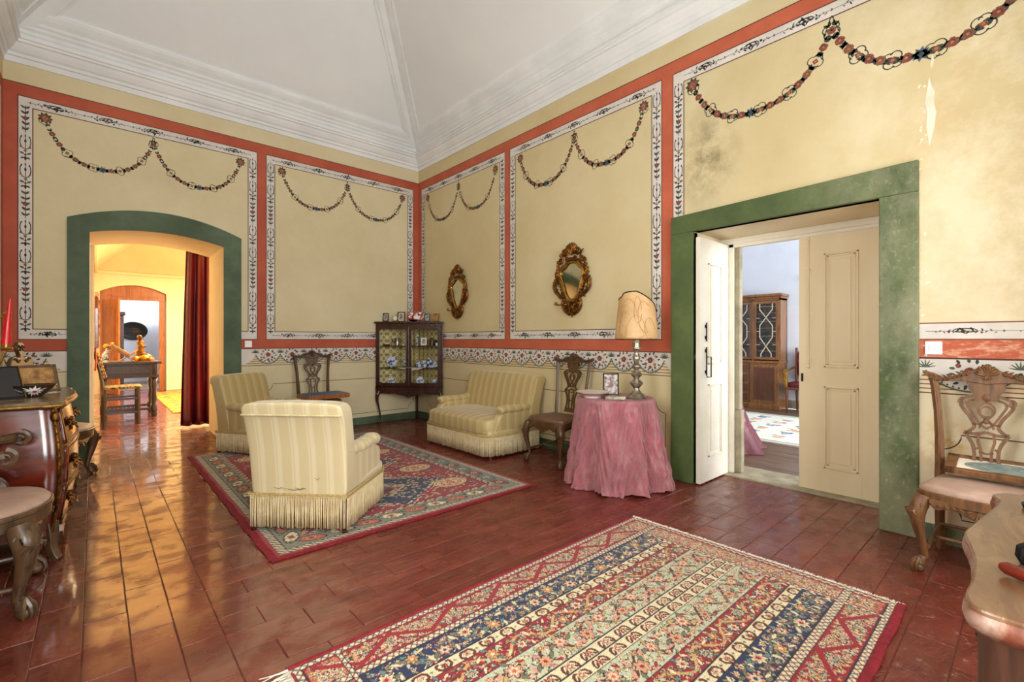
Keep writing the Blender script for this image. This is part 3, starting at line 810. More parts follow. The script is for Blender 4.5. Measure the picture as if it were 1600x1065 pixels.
TA = tile_mesh(.325, .165, 5); TB = tile_mesh(.155, .49, 4); TH = tile_mesh(.1625, .165, 2)
tiles = []
def in_rug(x, y): return (.62 < x < 2.86 and .5 < y < 1.88) or (.95 < x < 2.8 and 3.15 < y < 6.0)
TW = {'A': (.325, .165), 'B': (.155, .49), 'H': (.1625, .165)}
def clipped(x, y, k):
    """lay a tile, cut where it meets the walls or the corridor"""
    w, l = TW[k]; x0, x1, y0, y1 = x-w/2, x+w/2, y-l/2, y+l/2
    inside = lambda: True
    if y0 > YA-.02: lim = (-.036, 1.225, 0, 7.893)
    elif x0 > XB-.02: lim = (0, 4.52, .707, 2.043)
    else: lim = (XC, 4.56 if .6 < y < 2.1 else XB+.05, YD, 7.893 if -.05 < x < 1.25 else YA+.05)
    X0, X1, Y0, Y1 = max(x0, lim[0]), min(x1, lim[1]), max(y0, lim[2]), min(y1, lim[3])
    if X1-X0 < .01 or Y1-Y0 < .01: return
    full = (X1-X0 > w-.004 and Y1-Y0 > l-.004)
    tiles.append(((X0+X1)/2, (Y0+Y1)/2, k if full else 'C', X1-X0, Y1-Y0))
r = 0; y = -.36
while y < 7.95:
    x = .59
    if r % 2: clipped(.4275+.08125, y, 'H'); x += .1625
    while x < 4.6: clipped(x, y, 'A'); x += .325
    y += .165; r += 1
for c in range(7):
    xx = -.58+.155*c; y = -.3+(.245 if c % 2 else 0)
    while y < 8.1: clipped(xx, y, 'B'); y += .49
def vis(t):
    x, y, k = t[:3]
    if k == 'C': return False
    d = x*.667+y*.745; l = x*.745-y*.667
    if d < .4: return False
    px = 800+729.5*l/d; py = 530+729.5*1.3/d
    return -40 < px < 1640 and py < 1110 and not in_rug(x, y)
near = sorted([t for t in tiles if vis(t)], key=lambda t: t[0]**2+t[1]**2)[:300]
ns = set(near)
for i, (x, y, k, _w, _l) in enumerate(near):
    me = R.choice({'A': TA, 'B': TB, 'H': TH}[k])
    o = bpy.data.objects.new('tile', me); COL.objects.link(o); o.parent = floor
    o.location = (x, y, R.uniform(-.0006, .0004)); o.rotation_euler = (R.gauss(0, .0008), R.gauss(0, .0008), R.choice([0, pi])+R.gauss(0, .003))
rest = MB()
for t in tiles:
    if t in ns: continue
    x, y, k, w, l = t
    hx, hy = w/2-.0013, l/2-.0013; z = R.uniform(-.0009, .0003); tx = R.gauss(0, .0012)*hx; ty = R.gauss(0, .0012)*hy
    x0, x1, y0, y1 = x-hx, x+hx, y-hy, y+hy
    rest.add([(x0, y0, -.014), (x1, y0, -.014), (x1, y1, -.014), (x0, y1, -.014), (x0, y0, z-tx-ty), (x1, y0, z+tx-ty), (x1, y1, z+tx+ty), (x0, y1, z-tx+ty)],
             [(4, 5, 6, 7), (0, 1, 5, 4), (1, 2, 6, 5), (2, 3, 7, 6), (3, 0, 4, 7)])
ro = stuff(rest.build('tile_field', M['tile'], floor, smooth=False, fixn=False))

# ---- door_1: the arched opening's green surround ----
d1 = struct(bpy.data.objects.new('door_1', None)); COL.objects.link(d1)
OX0, OX1 = -.213, 1.42; mb = MB(); T = .028
aout = lambda x: arch_z(x, OX0, OX1, 2.60, 2.785)
mb.box(OX0, AX0, YA-T, YA+.005, 0, 2.3); mb.box(AX1, OX1, YA-T, YA+.005, 0, 2.3)
n = 28
xs = sorted(set([OX0+(OX1-OX0)*i/n for i in range(n+1)]+[AX0, AX1]))
for a_, b_ in zip(xs[:-1], xs[1:]):
    m_ = (a_+b_)/2
    za, zb_ = (ain(a_), ain(b_)) if AX0 <= m_ <= AX1 else (2.3, 2.3)
    mb.add([(a_, YA-T, za), (b_, YA-T, zb_), (b_, YA-T, aout(b_)), (a_, YA-T, aout(a_)), (a_, YA, za), (b_, YA, zb_), (b_, YA, aout(b_)), (a_, YA, aout(a_))],
           [(0, 1, 2, 3), (3, 2, 6, 7), (0, 4, 5, 1)])
sx = MB()
mb.add([(OX0, YA-T, 2.3), (OX0, YA, 2.3), (OX0, YA, aout(OX0)), (OX0, YA-T, aout(OX0)), (OX1, YA-T, 2.3), (OX1, YA, 2.3), (OX1, YA, aout(OX1)), (OX1, YA-T, aout(OX1)),
        (AX0, YA-T, 2.3), (AX0, YA, 2.3), (AX0, YA, ain(AX0)), (AX0, YA-T, ain(AX0)), (AX1, YA-T, 2.3), (AX1, YA, 2.3), (AX1, YA, ain(AX1)), (AX1, YA-T, ain(AX1))],
       [(0, 1, 2, 3), (4, 5, 6, 7), (8, 9, 10, 11), (12, 13, 14, 15)])
mb.build('door_surround', M['green'], d1, smooth=False)
# ---- door_2: green stone surround, two leaves ----
d2 = struct(bpy.data.objects.new('door_2', None)); COL.objects.link(d2)
mb = MB()
mb.box(XB-.035, XB+.06, BY1, 2.256, 0, 2.27); mb.box(XB-.035, XB+.06, .502, BY0, 0, 2.27)
mb.add([(XB-.035, .502, 2.27), (XB-.035, 2.256, 2.27), (XB-.035, 2.256, 2.43), (XB-.035, .502, 2.475), (XB+.06, .502, 2.27), (XB+.06, 2.256, 2.27), (XB+.06, 2.256, 2.43), (XB+.06, .502, 2.475)],
       [(0, 1, 2, 3), (0, 4, 5, 1), (3, 2, 6, 7), (1, 5, 6, 2), (0, 3, 7, 4)])
o = mb.build('door_surround', M['greenB'], d2, smooth=False, bevel=.006)
mb = MB(); mb.box(4.50, 4.94, BY0+.001, BY1-.001, -.02, .014)
mb.build('threshold', M['stone'], d2, smooth=False, bevel=.008)
mb = MB()      # wooden door lining and stone inner jamb
mb.box(4.585, 4.66, 1.975, BY1, .0, BZ); mb.box(4.60, 4.66, 1.93, 1.985, .012, BZ); mb.box(4.58, 4.66, BY0, BY1, 2.215, BZ); mb.box(4.60, 4.66, BY0, BY1, 2.185, 2.22)
mb.build('door_frame', M['doorW'], d2, smooth=False, bevel=.005)
mb = MB(); mb.box(4.625, 4.70, 1.87, 1.932, 0.014, .62); mb.box(4.625, 4.70, 1.885, 1.932, .62, 2.19)
mb.build('inner_jamb', M['stone'], d2, smooth=False, bevel=.01)
def leaf(name, W, H, mat, panels, t=.04):
    """door leaf in local x (0..W), y thickness, z up, with raised-and-fielded panels on the -y face"""
    m_ = MB(); m_.box(0, W, 0, t, 0, H)
    for (u0, u1, z0, z1) in panels:
        for (s_, d) in ((0, -.012), (.02, -.004)):
            x0, x1, a_, b_ = u0+s_, u1-s_, z0+s_, z1-s_
            wd = .014
            for q in ((x0, x1, a_, a_+wd), (x0, x1, b_-wd, b_), (x0, x0+wd, a_, b_), (x1-wd, x1, a_, b_)):
                m_.box(q[0], q[1], d, 0.001, q[2], q[3])
        m_.box(u0+.05, u1-.05, -.007, .001, z0+.05, z1-.05)
    return m_.build(name, mat, d2, smooth=False, bevel=.003)
lf = leaf('door_leaf', .57, 2.20, M['doorW'], [(.15, .42, .22, .88), (.15, .42, 1.06, 1.98)])
lf.location = (4.01, 1.975, .012); lf['label'] = 'white leaf swung open against the left jamb'
for (u, z0, z1) in ((.10, 1.27, 1.44), (.10, .96, 1.22)):
    b_ = MB(); b_.tube([(u, -.012, z0), (u, -.012, z1)], .006, 8); b_.box(u-.012, u+.012, -.008, 0, z0+.02, z0+.05); b_.box(u-.012, u+.012, -.008, 0, z1-.05, z1-.02)
    b_.build('bolt', M['iron'], lf)
b_ = MB(); b_.tube([(.105, -.01, 1.13), (.105, -.05, 1.13), (.105, -.05, .95), (.105, -.01, .95)], .006, 6)
b_.build('door_handle', M['iron'], lf)
lf2 = leaf('door_leaf', .68, 2.215, M['doorC'], [(.19, .43, .21, .90), (.19, .43, 1.06, 2.02)])
lf2.rotation_euler = (0, 0, -pi/2); lf2.location = (4.605, 1.372, .005); lf2['label'] = 'cream leaf closed on the right, paint chipped along its edge'
b_ = MB(); b_.tube([(.075, -.012, 1.05), (.075, -.012, 2.17)], .007, 8)
for z in (1.06, 1.5, 1.9, 2.16): b_.ell((.075, -.012, z), (.014, .012, .016), 8, 5)
for z in (1.1, 1.86): b_.box(.055, .095, -.01, 0, z, z+.03)
b_.build('bolt', M['doorC'], lf2)
b_ = MB(); b_.box(.018, .034, -.006, 0, .93, 1.0); b_.ell((.026, -.01, .965), (.006, .01, .012), 8, 5)
b_.build('keyhole_plate', M['iron'], lf2)
b_ = MB(); b_.box(.60, .606, -.004, 0, 0, 2.2); b_.box(.448, .452, -.002, 0, 0, 2.2); b_.build('board_joint', M['doorC'], lf2, smooth=False)

# switches
def switch(name, fn, label):
    t = thing(name, label, 'switch'); f = fn
    m_ = MB(); m_.prism([(-.042, -.042), (.042, -.042), (.042, .042), (-.042, .042)], 0, .01, f); m_.build('plate', M['plastic'], t, smooth=False, bevel=.003)
    m_ = MB(); m_.prism([(-.02, -.024), (.022, -.024), (.022, .022), (-.02, .022)], .01, .015, f); m_.build('rocker', M['white'], t, smooth=False, bevel=.002)
    return t
t = switch('light_switch', lambda u, v, w: (u, -w, v), 'square white switch on the terracotta band beside the arch'); t.location = (1.505, YA-.001, 1.24)
t = switch('wall_socket', lambda u, v, w: (-w, u, v), 'square white socket plate on the terracotta band right of the door'); t.location = (XB-.001, .43, 1.245)
# =====================================================================
# THE CORRIDOR BEYOND THE ARCH
# =====================================================================
CX0, CX1, CY0, CY1, CZ = .0, 3.3, 7.86, 14.87, 2.93
FX0, FX1 = .10, 1.385
fa = lambda x: arch_z(x, FX0, FX1, 2.46, 2.64)
mb = MB()
mb.add([(CX0, CY1, 0), (FX0, CY1, 0), (FX0, CY1, CZ), (CX0, CY1, CZ)], [(0, 1, 2, 3)])
mb.add([(FX1, CY1, 0), (CX1, CY1, 0), (CX1, CY1, CZ), (FX1, CY1, CZ)], [(0, 1, 2, 3)])
for i in range(14):
    a_ = FX0+(FX1-FX0)*i/14; b_ = FX0+(FX1-FX0)*(i+1)/14
    mb.add([(a_, CY1, fa(a_)), (b_, CY1, fa(b_)), (b_, CY1, CZ), (a_, CY1, CZ), (a_, CY1+.5, fa(a_)), (b_, CY1+.5, fa(b_))], [(0, 1, 2, 3), (0, 1, 5, 4)])
for xx in (FX0, FX1): mb.add([(xx, CY1, 0), (xx, CY1+.5, 0), (xx, CY1+.5, fa(xx)), (xx, CY1, fa(xx))], [(0, 1, 2, 3)])
struct(mb.build('wall_corridor_far', M['corwall'], smooth=False, fixn=False))
struct(MB().box(CX0-.05, CX0, CY0, CY1, 0, CZ).build('wall_corridor_left', M['corwall'], smooth=False))
struct(MB().box(CX1, CX1+.05, CY0, CY1, 0, CZ).build('wall_corridor_right', M['corwall'], smooth=False))
mb = MB()
def rg(k): return [(CX0+k, CY0+k), (CX1-k, CY0+k), (CX1-k, CY1-k), (CX0+k, CY1-k)]
a, b = rg(0), rg(1.5)
for j in range(4):
    q = (j+1) % 4; mb.add([(*a[j], CZ), (*a[q], CZ), (*b[q], CZ+1.3), (*b[j], CZ+1.3)], [(0, 1, 2, 3)])
mb.add([(*p, CZ+1.3) for p in b], [(0, 1, 2, 3)])
struct(mb.build('ceiling_corridor', M['corwall'], smooth=False, fixn=False))
mb = MB()
for (x0, x1, y0, y1) in ((CX0, CX1, CY1-.06, CY1), (CX0, CX0+.06, CY0, CY1)):
    mb.box(x0, x1, y0, y1, CZ-.05, CZ+.02)
struct(mb.build('trim_corridor', M['corwall'], smooth=False, bevel=.015))
fl = MB().box(CX0-.05, CX1+.05, 7.92, 15.4, -.05, -.012)
cf = struct(fl.build('floor_corridor', M['grout'], smooth=False))
mb = MB(); y = 8.05; r = 0
while y < 15.3:
    x = -.075 if r % 2 else .085
    while x < 3.3:
        z = R.uniform(-.001, .001)
        xl = max(x-.1575, .001)
        mb.add([(xl, y-.1575, z), (x+.1575, y-.1575, z), (x+.1575, y+.1575, z+R.gauss(0, .0008)), (xl, y+.1575, z)], [(0, 1, 2, 3)]); x += .32
    y += .32; r += 1
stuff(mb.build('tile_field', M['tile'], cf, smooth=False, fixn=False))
# door_3: oak lining and an oak leaf standing open
d3 = struct(bpy.data.objects.new('door_3', None)); COL.objects.link(d3)
mb = MB()
mb.box(FX0, FX0+.10, CY1+.1, CY1+.18, 0, 2.28); mb.box(FX1-.14, FX1-.02, CY1+.1, CY1+.18, 0, 2.28)
for i in range(14):
    a_ = FX0+(FX1-FX0)*i/14; b_ = FX0+(FX1-FX0)*(i+1)/14
    mb.add([(a_, CY1+.1, 2.29), (b_, CY1+.1, 2.29), (b_, CY1+.1, fa(b_)), (a_, CY1+.1, fa(a_))], [(0, 1, 2, 3)])
mb.box(FX0, FX1, CY1+.085, CY1+.1, 2.27, 2.31)
mb.box(FX0+.15, .66, CY1+.08, CY1+.1, 2.36, 2.38); mb.box(.82, FX1-.15, CY1+.08, CY1+.1, 2.36, 2.38); mb.box(.66, .82, CY1+.08, CY1+.1, 2.31, 2.6)
mb.build('door_frame', M['oak'], d3, smooth=False)
mb = MB(); mb.box(0, .62, 0, .04, 0, 2.24)
for (z0, z1) in ((.2, .9), (1.1, 2.0)): mb.box(.12, .5, -.01, 0, z0, z1)
o = mb.build('door_leaf', M['oak'], d3, smooth=False, bevel=.006); o.location = (.13, 14.8, .01); o.rotation_euler = (0, 0, radians(-62))
# far room
mb = MB()
mb.add([(-1.5, 18.4, 0), (4, 18.4, 0), (4, 18.4, 4), (-1.5, 18.4, 4)], [(0, 1, 2, 3)])
mb.add([(-.6, 15.37, 0), (-.6, 18.4, 0), (-.6, 18.4, 4), (-.6, 15.37, 4)], [(0, 1, 2, 3)])
mb.add([(3.5, 15.37, 0), (3.5, 18.4, 0), (3.5, 18.4, 4), (3.5, 15.37, 4)], [(0, 1, 2, 3)])
mb.add([(-1, 15.37, 4), (4, 15.37, 4), (4, 18.4, 4), (-1, 18.4, 4)], [(0, 1, 2, 3)])
mb.add([(FX1, 15.37, 0), (4, 15.37, 0), (4, 15.37, 4), (FX1, 15.37, 4)], [(0, 1, 2, 3)])
mb.add([(-1, 15.37, 0), (FX0, 15.37, 0), (FX0, 15.37, 4), (-1, 15.37, 4)], [(0, 1, 2, 3)])
mb.add([(FX0, 15.37, 2.5), (FX1, 15.37, 2.5), (FX1, 15.37, 4), (FX0, 15.37, 4)], [(0, 1, 2, 3)])
struct(mb.build('wall_far_room', M['roomwhite'], smooth=False, fixn=False))
struct(MB().box(-1.4, 4, 15.4, 18.4, -.05, 0).build('floor_far_room', M['plank'], smooth=False))
t = thing('oval_plaque', 'dark oval carved plaque on the white wall of the farthest room', 'wall plaque', (.89, 18.38, 1.56))
MB().lathe([(.02, .0), (.34, .0), (.355, .015), (.345, .035), (.30, .04), (.28, .03), (.02, .03)], 40, sy=.78).build('frame', M['iron'], t, rot=(pi/2, 0, 0))
mb = MB()
for k in range(4): mb.box(-.2+.02*k, .2-.02*k, -.045, -.03, -.07+.045*k, -.055+.045*k)
mb.build('relief', M['black'], t, smooth=False)
t = thing('tall_clock', 'dark narrow cupboard edge in the farthest room behind the oak leaf', 'cabinet', (.55, 17.8, 0))
mb = MB(); mb.box(-.35, .10, -.1, .15, 0, 2.0); mb.build('body', M['darkwood'], t, smooth=False, bevel=.01)
MB().box(-.38, .14, -.14, .17, 2.0, 2.1).build('cornice', M['darkwood'], t, smooth=False, bevel=.02)
t = thing('dark_wardrobe', 'grey-brown door edge at the right side of the farthest room', 'cabinet', (1.62, 17.6, 0))
MB().box(-.06, .5, -.3, .3, 0, 2.1).build('body', M['greywood'], t, smooth=False, bevel=.01)
MB().box(-.075, -.06, -.25, .25, .15, 1.9).build('panel', M['darkwood'], t, smooth=False, bevel=.005)
t = thing('house_plant', 'small green potted plant low in the farthest room', 'plant', (1.28, 17.3, 0))
MB().lathe([(.01, 0), (.10, 0), (.13, .2), (.12, .22), (.01, .2)], 16).build('pot', M['white'], t)
mb = MB()
for k in range(16):
    a_ = R.uniform(0, 6.28); h = R.uniform(.3, .6); r_ = R.uniform(.08, .22)
    mb.tube([(0, 0, .2), (r_*.5*cos(a_), r_*.5*sin(a_), .2+h*.7), (r_*cos(a_), r_*sin(a_), .2+h*.8)], [.004, .02, .003], 5, flat=.2)
mb.build('foliage', M['green'], t)

# curtain
def curt(u, v):
    z = .03+v*2.66
    x0 = .925+.07*v; x1 = 1.345-.01*v
    x = x0+(x1-x0)*u
    amp = .05*(1-.4*v)
    y = 8.32+amp*sin(u*19+.7*sin(v*3))+.012*sin(u*41+v*2)
    return (x+.02*sin(u*19+1.3), y, z)
t = thing('curtain', 'long crimson silk curtain hanging in folds behind the arch', 'curtain', (0, 0, 0))
MB().grid(curt, 90, 26).build('drape', M['curtain'], t, solid=.004)
MB().tube([(.85, 8.36, 2.72), (2.2, 8.36, 2.72)], .014, 10).build('rod', M['iron'], t)
# corridor rug
t = thing('corridor_rug', 'yellow patterned rug on the corridor floor behind the table', 'rug', (0, 0, 0))
mb = MB(); mb.box(1.04, 2.05, 10.1, 14.3, 0.001, .010); mb.build('pile', pm('yellow_rug_wool', (204, 160, 64), (160, 104, 40), 9, .9, bump=.3, lo=.45, hi=.55), t, smooth=False)
mb = MB()
for k in range(9):
    for q in range(3):
        mb.ell((1.25+.29*q, 10.4+k*.45, .011), (.07, .12, .002), 10, 4)
stuff(mb.build('motifs', M['oak'], t))

TW_ = wood('black_oak', (58, 44, 38), (30, 22, 20), .45)
# side table with things on it
TX, TY = .44, 10.3; TZ = .93
t = thing('side_table', 'old dark oak table against the corridor wall', 'table', (TX, TY, 0))
MB().box(-.42, .42, -.42, .42, TZ-.04, TZ).build('tabletop', TW_, t, smooth=False, bevel=.008)
mb = MB(); mb.box(-.36, .36, -.36, .36, TZ-.24, TZ-.04); mb.box(-.38, .38, -.38, -.36, TZ-.27, TZ-.23)
mb.build('apron', TW_, t, smooth=False, bevel=.005)
MB().box(-.30, .26, -.375, -.36, TZ-.2, TZ-.07).build('drawer', TW_, t, smooth=False, bevel=.005)
for sx_ in (-1, 1):
    for sy_ in (-1, 1):
        lg = MB().lathe([(.01, 0), (.035, 0), (.045, .03), (.035, .08), (.05, .09), (.05, .17), (.03, .2), (.042, .3), (.028, .42), (.045, .55), (.03, .62), (.048, .64), (.048, TZ-.04)], 12)
        lg.build('leg', TW_, t, loc=(.32*sx_, .32*sy_, 0))
mb = MB(); mb.box(-.32, .32, -.335, -.305, .11, .15); mb.box(-.32, .32, .305, .335, .11, .15); mb.box(-.335, -.305, -.32, .32, .11, .15); mb.box(.305, .335, -.32, .32, .11, .15)
mb.build('stretcher', TW_, t, smooth=False, bevel=.004)
# folding book stand holding an open book
t = thing('book_stand', 'carved folding wooden bookrest on the corridor table', 'book stand', (.40, 10.0, TZ))
for sg, nm in ((1, 'rest'), (-1, 'brace')):
    mb = MB(); L = .34 if sg > 0 else .30
    mb.prism([(-.12, 0), (.12, 0), (.13, L*.8), (.08, L), (0, L*.93), (-.08, L), (-.13, L*.8)], 0, .018, lambda u, v, w, s=sg: (s*(v-.12)*.80*(-1), u, v*.62+w))
    mb.build(nm, M['oak'], t, smooth=False, bevel=.003)
b_ = thing('open_book', 'thick open book leaning on the folding bookrest', 'book', (.33, 10.0, TZ+.13))
mb = MB()
mb.prism([(-.14, 0), (.14, 0), (.14, .30), (-.14, .30)], .0, .05, lambda u, v, w: (-(v-.13)*.80+w*.3, u, v*.60-.05+w))
mb.build('pages', pm('brown_old_paper', (176, 146, 100), (140, 108, 66), 9, .8), b_, smooth=False, bevel=.01)
mb = MB(); mb.prism([(-.15, -.01), (.15, -.01), (.15, .31), (-.15, .31)], -.008, .0, lambda u, v, w: (-(v-.13)*.80+w*.3, u, v*.60-.05+w)); mb.build('cover', M['oak'], b_, smooth=False)
# gilded figure
t = thing('gilded_figurine', 'small gilded kneeling figurine standing behind the book', 'figurine', (.60, 10.45, TZ))
MB().lathe([(.01, 0), (.08, 0), (.08, .05), (.06, .06), (.01, .06)], 16).build('plinth', M['giltB'], t)
mb = MB(); mb.tube([(0, 0, .06), (0, 0, .14), (.01, 0, .24), (0, 0, .33), (0, 0, .36)], [.06, .065, .045, .055, .02], 12)
mb.tube([(0, .04, .31), (.03, .07, .25), (.09, .05, .24)], [.02, .018, .012], 8); mb.tube([(0, -.04, .31), (.03, -.07, .25), (.09, -.03, .25)], [.02, .018, .012], 8)
mb.tube([(0, .03, .12), (.09, .04, .10), (.10, .04, .065)], [.035, .03, .02], 8); mb.tube([(0, -.03, .12), (.09, -.04, .10), (.10, -.04, .065)], [.035, .03, .02], 8)
mb.ell((0, 0, .4), (.035, .03, .042), 12, 8); mb.build('body', M['gilt'], t)
MB().ell((-.008, 0, .415), (.036, .034, .036), 10, 6).build('hair', M['gilt'], t)
# gourds
gm = [pm('yellow_gourd_skin', (222, 176, 40), (186, 130, 24), 8, .4), pm('green_gourd_skin', (92, 110, 44), (60, 80, 30), 8, .4), pm('orange_gourd_skin', (220, 120, 30), (180, 86, 20), 8, .4)]
for i, (x, y, r_, k, lb) in enumerate(((.52, 10.12, .055, 0, 'yellow gourd in front of the figurine on the corridor table'), (.64, 10.1, .065, 0, 'large yellow gourd at the right of the pile'),
                                  (.58, 10.22, .05, 2, 'orange gourd between the yellow ones'), (.68, 10.24, .075, 1, 'dark green gourd at the top right of the pile'), (.71, 10.03, .04, 2, 'small orange gourd nearest the table edge'))):
    g = thing('gourd', lb, 'gourd', (x, y, TZ), 0, 'gourds on the corridor table')
    MB().lathe([(.003, .004), (r_*.6, .002), (r_, r_*.7), (r_*.9, r_*1.2), (r_*.4, r_*1.6), (.004, r_*1.55)], 20, fn=lambda r, z, a: r*(1+.06*cos(8*a))).build('body', gm[k], g)
    MB().tube([(0, 0, r_*1.5), (.004, .004, r_*1.8), (.012, .006, r_*2.0)], [.007, .005, .006], 6).build('stem', M['oak'], g)
t = thing('ceramic_bird', 'pale ceramic bird at the left of the corridor table', 'figurine', (.14, 10.0, TZ))
mb = MB(); mb.ell((0, 0, .10), (.05, .035, .08), 12, 8); mb.ell((.02, 0, .2), (.028, .024, .03), 10, 6); mb.tube([(.04, 0, .2), (.075, 0, .19)], [.01, .002], 6)
mb.build('body', M['bwl'], t); MB().lathe([(.005, 0), (.04, 0), (.035, .02), (.02, .035), (.005, .035)], 14).build('base', M['white'], t)
MB().tube([(-.03, 0, .06), (-.06, 0, .03), (-.10, 0, .02)], [.02, .02, .01], 6, flat=.5).build('tail', M['bwl'], t)
t = thing('yellow_bird', 'small yellow carved bird behind the open book', 'figurine', (.17, 10.25, TZ))
mb = MB(); mb.tube([(0, 0, 0), (0, 0, .22)], [.03, .012], 8); mb.build('post', M['oak'], t)
mb = MB(); mb.ell((0, 0, .26), (.06, .035, .04), 12, 8); mb.ell((.05, 0, .30), .025, 10, 6); mb.build('body', M['giltB'], t)
t = thing('stacked_book', 'flat closed book lying at the right back of the corridor table', 'book', (.70, 10.55, TZ))
MB().box(-.10, .10, -.08, .08, 0, .06).build('cover', M['brownseat'], t, smooth=False, bevel=.006); MB().box(-.095, .103, -.083, .075, .008, .052).build('pages', M['page'], t, smooth=False)

# studded chair
t = thing('studded_chair', 'dark wooden chair with studded hide back and seat before the corridor table', 'chair', (.31, 9.42, 0), radians(90))
hide = pm('spotted_hide', (160, 138, 86), (50, 38, 26), 26, .7, lo=.46, hi=.52)
for sx_ in (-.2, .2):
    MB().tube([(sx_, .2, 0), (sx_, .2, .55), (sx_, .25, .85), (sx_, .31, 1.12)], .022, 4).build('back_leg', TW_, t, smooth=False)
    MB().tube([(sx_, -.2, 0), (sx_, -.2, .56)], .025, 4).build('front_leg', TW_, t, smooth=False)
MB().box(-.23, .23, -.23, .2, .55, .585).build('seat', hide, t, smooth=False, bevel=.01)
mb = MB(); mb.prism([(-.21, .72), (.21, .72), (.21, 1.1), (-.21, 1.1)], 0, .03, lambda u, v, w: (u, .21+(v-.72)*.25+w-.03, v)); mb.build('backrest', hide, t, smooth=False, bevel=.008)
mb = MB()
for k in range(8):
    for u in (-.2, .2): mb.ell((u, .175+(k*.05)*.25, .74+.05*k), .011, 8, 5)
for k in range(9): mb.ell((-.2+.05*k, -.235, .568), .011, 8, 5)
for k in range(9): mb.ell((.235, -.2+.05*k, .568), .011, 8, 5)
stuff(mb.build('brass_studs', M['giltB'], t))
mb = MB()
for z in (.16, .22): mb.box(-.2, .2, -.22, -.195, z, z+.04)
for sx_ in (-.2, .2):
    mb.box(sx_-.012, sx_+.012, -.2, .2, .17, .2); mb.box(sx_-.012, sx_+.012, -.2, .2, .38, .41)
mb.box(-.2, .2, .19, .21, .25, .28)
mb.build('stretcher', TW_, t, smooth=False)
mb = MB()
for k in range(7):
    mb.tube([(.205+.0, -.17+.05*k, .19), (.215, -.15+.05*k, .225), (.205, -.13+.05*k, .19)], .01, 5)
mb.build('carved_rail', TW_, t)
# things on the corridor's left wall
t = thing('wooden_relief', 'tall carved and gilt-edged panel hanging on the corridor wall', 'wall panel', (.005, 9.3, 1.55))
MB().prism([(-.25, -.38), (.25, -.38), (.27, .2), (.2, .38), (0, .46), (-.2, .38), (-.27, .2)], 0, .04, lambda u, v, w: (w, u, v)).build('board', M['mahog'], t, smooth=False, bevel=.006)
mb = MB()
for k in range(6):
    mb.tube([(.042, .16*sin(k*1.9+q*.5), -.33+.115*k+.03*q) for q in range(5)], [.006, .014, .016, .012, .004], 6)
mb.tube([(.04, -.23, -.36), (.04, .23, -.36), (.04, .25, .2), (.04, 0, .43), (.04, -.25, .2)], .010, 6, closed=True)
mb.build('carving', M['gilt'], t)
t = thing('orange_sash', 'orange cloth strip hanging under the carved panel', 'cloth', (.005, 9.15, 1.0))
mb = MB(); mb.grid(lambda u, v: (.01+.035*v*(1-v)+.008*sin(u*12), -.05+.1*u, -.16+.34*v), 12, 10); mb.build('strip', pm('orange_cloth', (222, 92, 28), (190, 70, 20), 6, .7), t, solid=.006)
MB().tube([(.01, -.06, .19), (.01, .06, .19)], .008, 6).build('hanger', M['iron'], t)

# =====================================================================
# THE LIBRARY BEYOND THE DOOR
# =====================================================================
mb = MB(); X0, X1, Y0, Y1, ZH = 4.95, 9.75, -2.6, 5.6, 4.4
mb.add([(X1, Y0, 0), (X1, Y1, 0), (X1, Y1, ZH), (X1, Y0, ZH)], [(0, 1, 2, 3)])
mb.add([(X0, Y1, 0), (X1, Y1, 0), (X1, Y1, ZH), (X0, Y1, ZH)], [(0, 1, 2, 3)])
mb.add([(X0, Y0, 0), (X1, Y0, 0), (X1, Y0, ZH), (X0, Y0, ZH)], [(0, 1, 2, 3)])
wall_with_hole(mb, lambda u, z: (X0, u, z), Y0, Y1, 0, ZH, [(BY0, BY1, 0, BZ)])
struct(mb.build('wall_library', M['roomwhite'], smooth=False, fixn=False))
struct(MB().box(X0, X1, Y0, Y1, ZH, ZH+.05).build('ceiling_library', M['roomwhite'], smooth=False))
struct(MB().box(X1-.02, X1, Y0, Y1, 0, .16).build('baseboard_library', M['stone'], smooth=False))
fl2 = struct(MB().box(4.9, X1, Y0, Y1, -.05, -.008).build('floor_library', M['grout'], smooth=False))
pms = []
for k in range(3):
    m_ = MB(); m_.box(.003, .187, -1.5+.0, 1.497, -.006, .0); pms.append(m_.mesh('plank', M['plank'], False))
xx = 4.92; k = 0
while xx < X1-.1:
    yy = -2.0+(k % 3)*.9
    while yy < 5.2:
        o = bpy.data.objects.new('plank', R.choice(pms)); COL.objects.link(o); o.parent = fl2; o.location = (xx, yy, R.uniform(-.001, .001)); yy += 3.0
    xx += .19; k += 1
# bookcase
t = thing('breakfront_bookcase', 'satinwood breakfront bookcase with glazed upper doors in the next room', 'bookcase', (9.74, 3.1, 0), radians(-90))
# local: x along -y world ... front faces local -y (world -x)
def bk(mb, x0, x1, d0, d1, z0, z1): mb.box(x0, x1, d0, d1, z0, z1)
mb = MB()      # lower carcass of the right section (local x from -.52 to 0) and of the rest
bk(mb, -.50, .0, -.44, 0, .0, .86); bk(mb, -1.9, -.50, -.40, 0, 0, .86)
mb.build('base_cabinet', M['satin'], t, smooth=False, bevel=.006)
for q in ((-.53, .02, -.47, 0, .86, .90), (-1.92, -.53, -.43, 0, .86, .90), (-.53, .02, -.47, 0, 0, .09), (-1.9, -.53, -.43, 0, 0, .09)):
    mb = MB(); bk(mb, *q); mb.build('moulding', M['satin'], t, smooth=False, bevel=.008)
mb = MB(); bk(mb, -.50, -.47, -.34, 0, .90, 2.06); bk(mb, -.03, .0, -.34, 0, .90, 2.06); bk(mb, -.50, 0, -.02, 0, .9, 2.06); bk(mb, -.5, 0, -.34, 0, 2.03, 2.06)
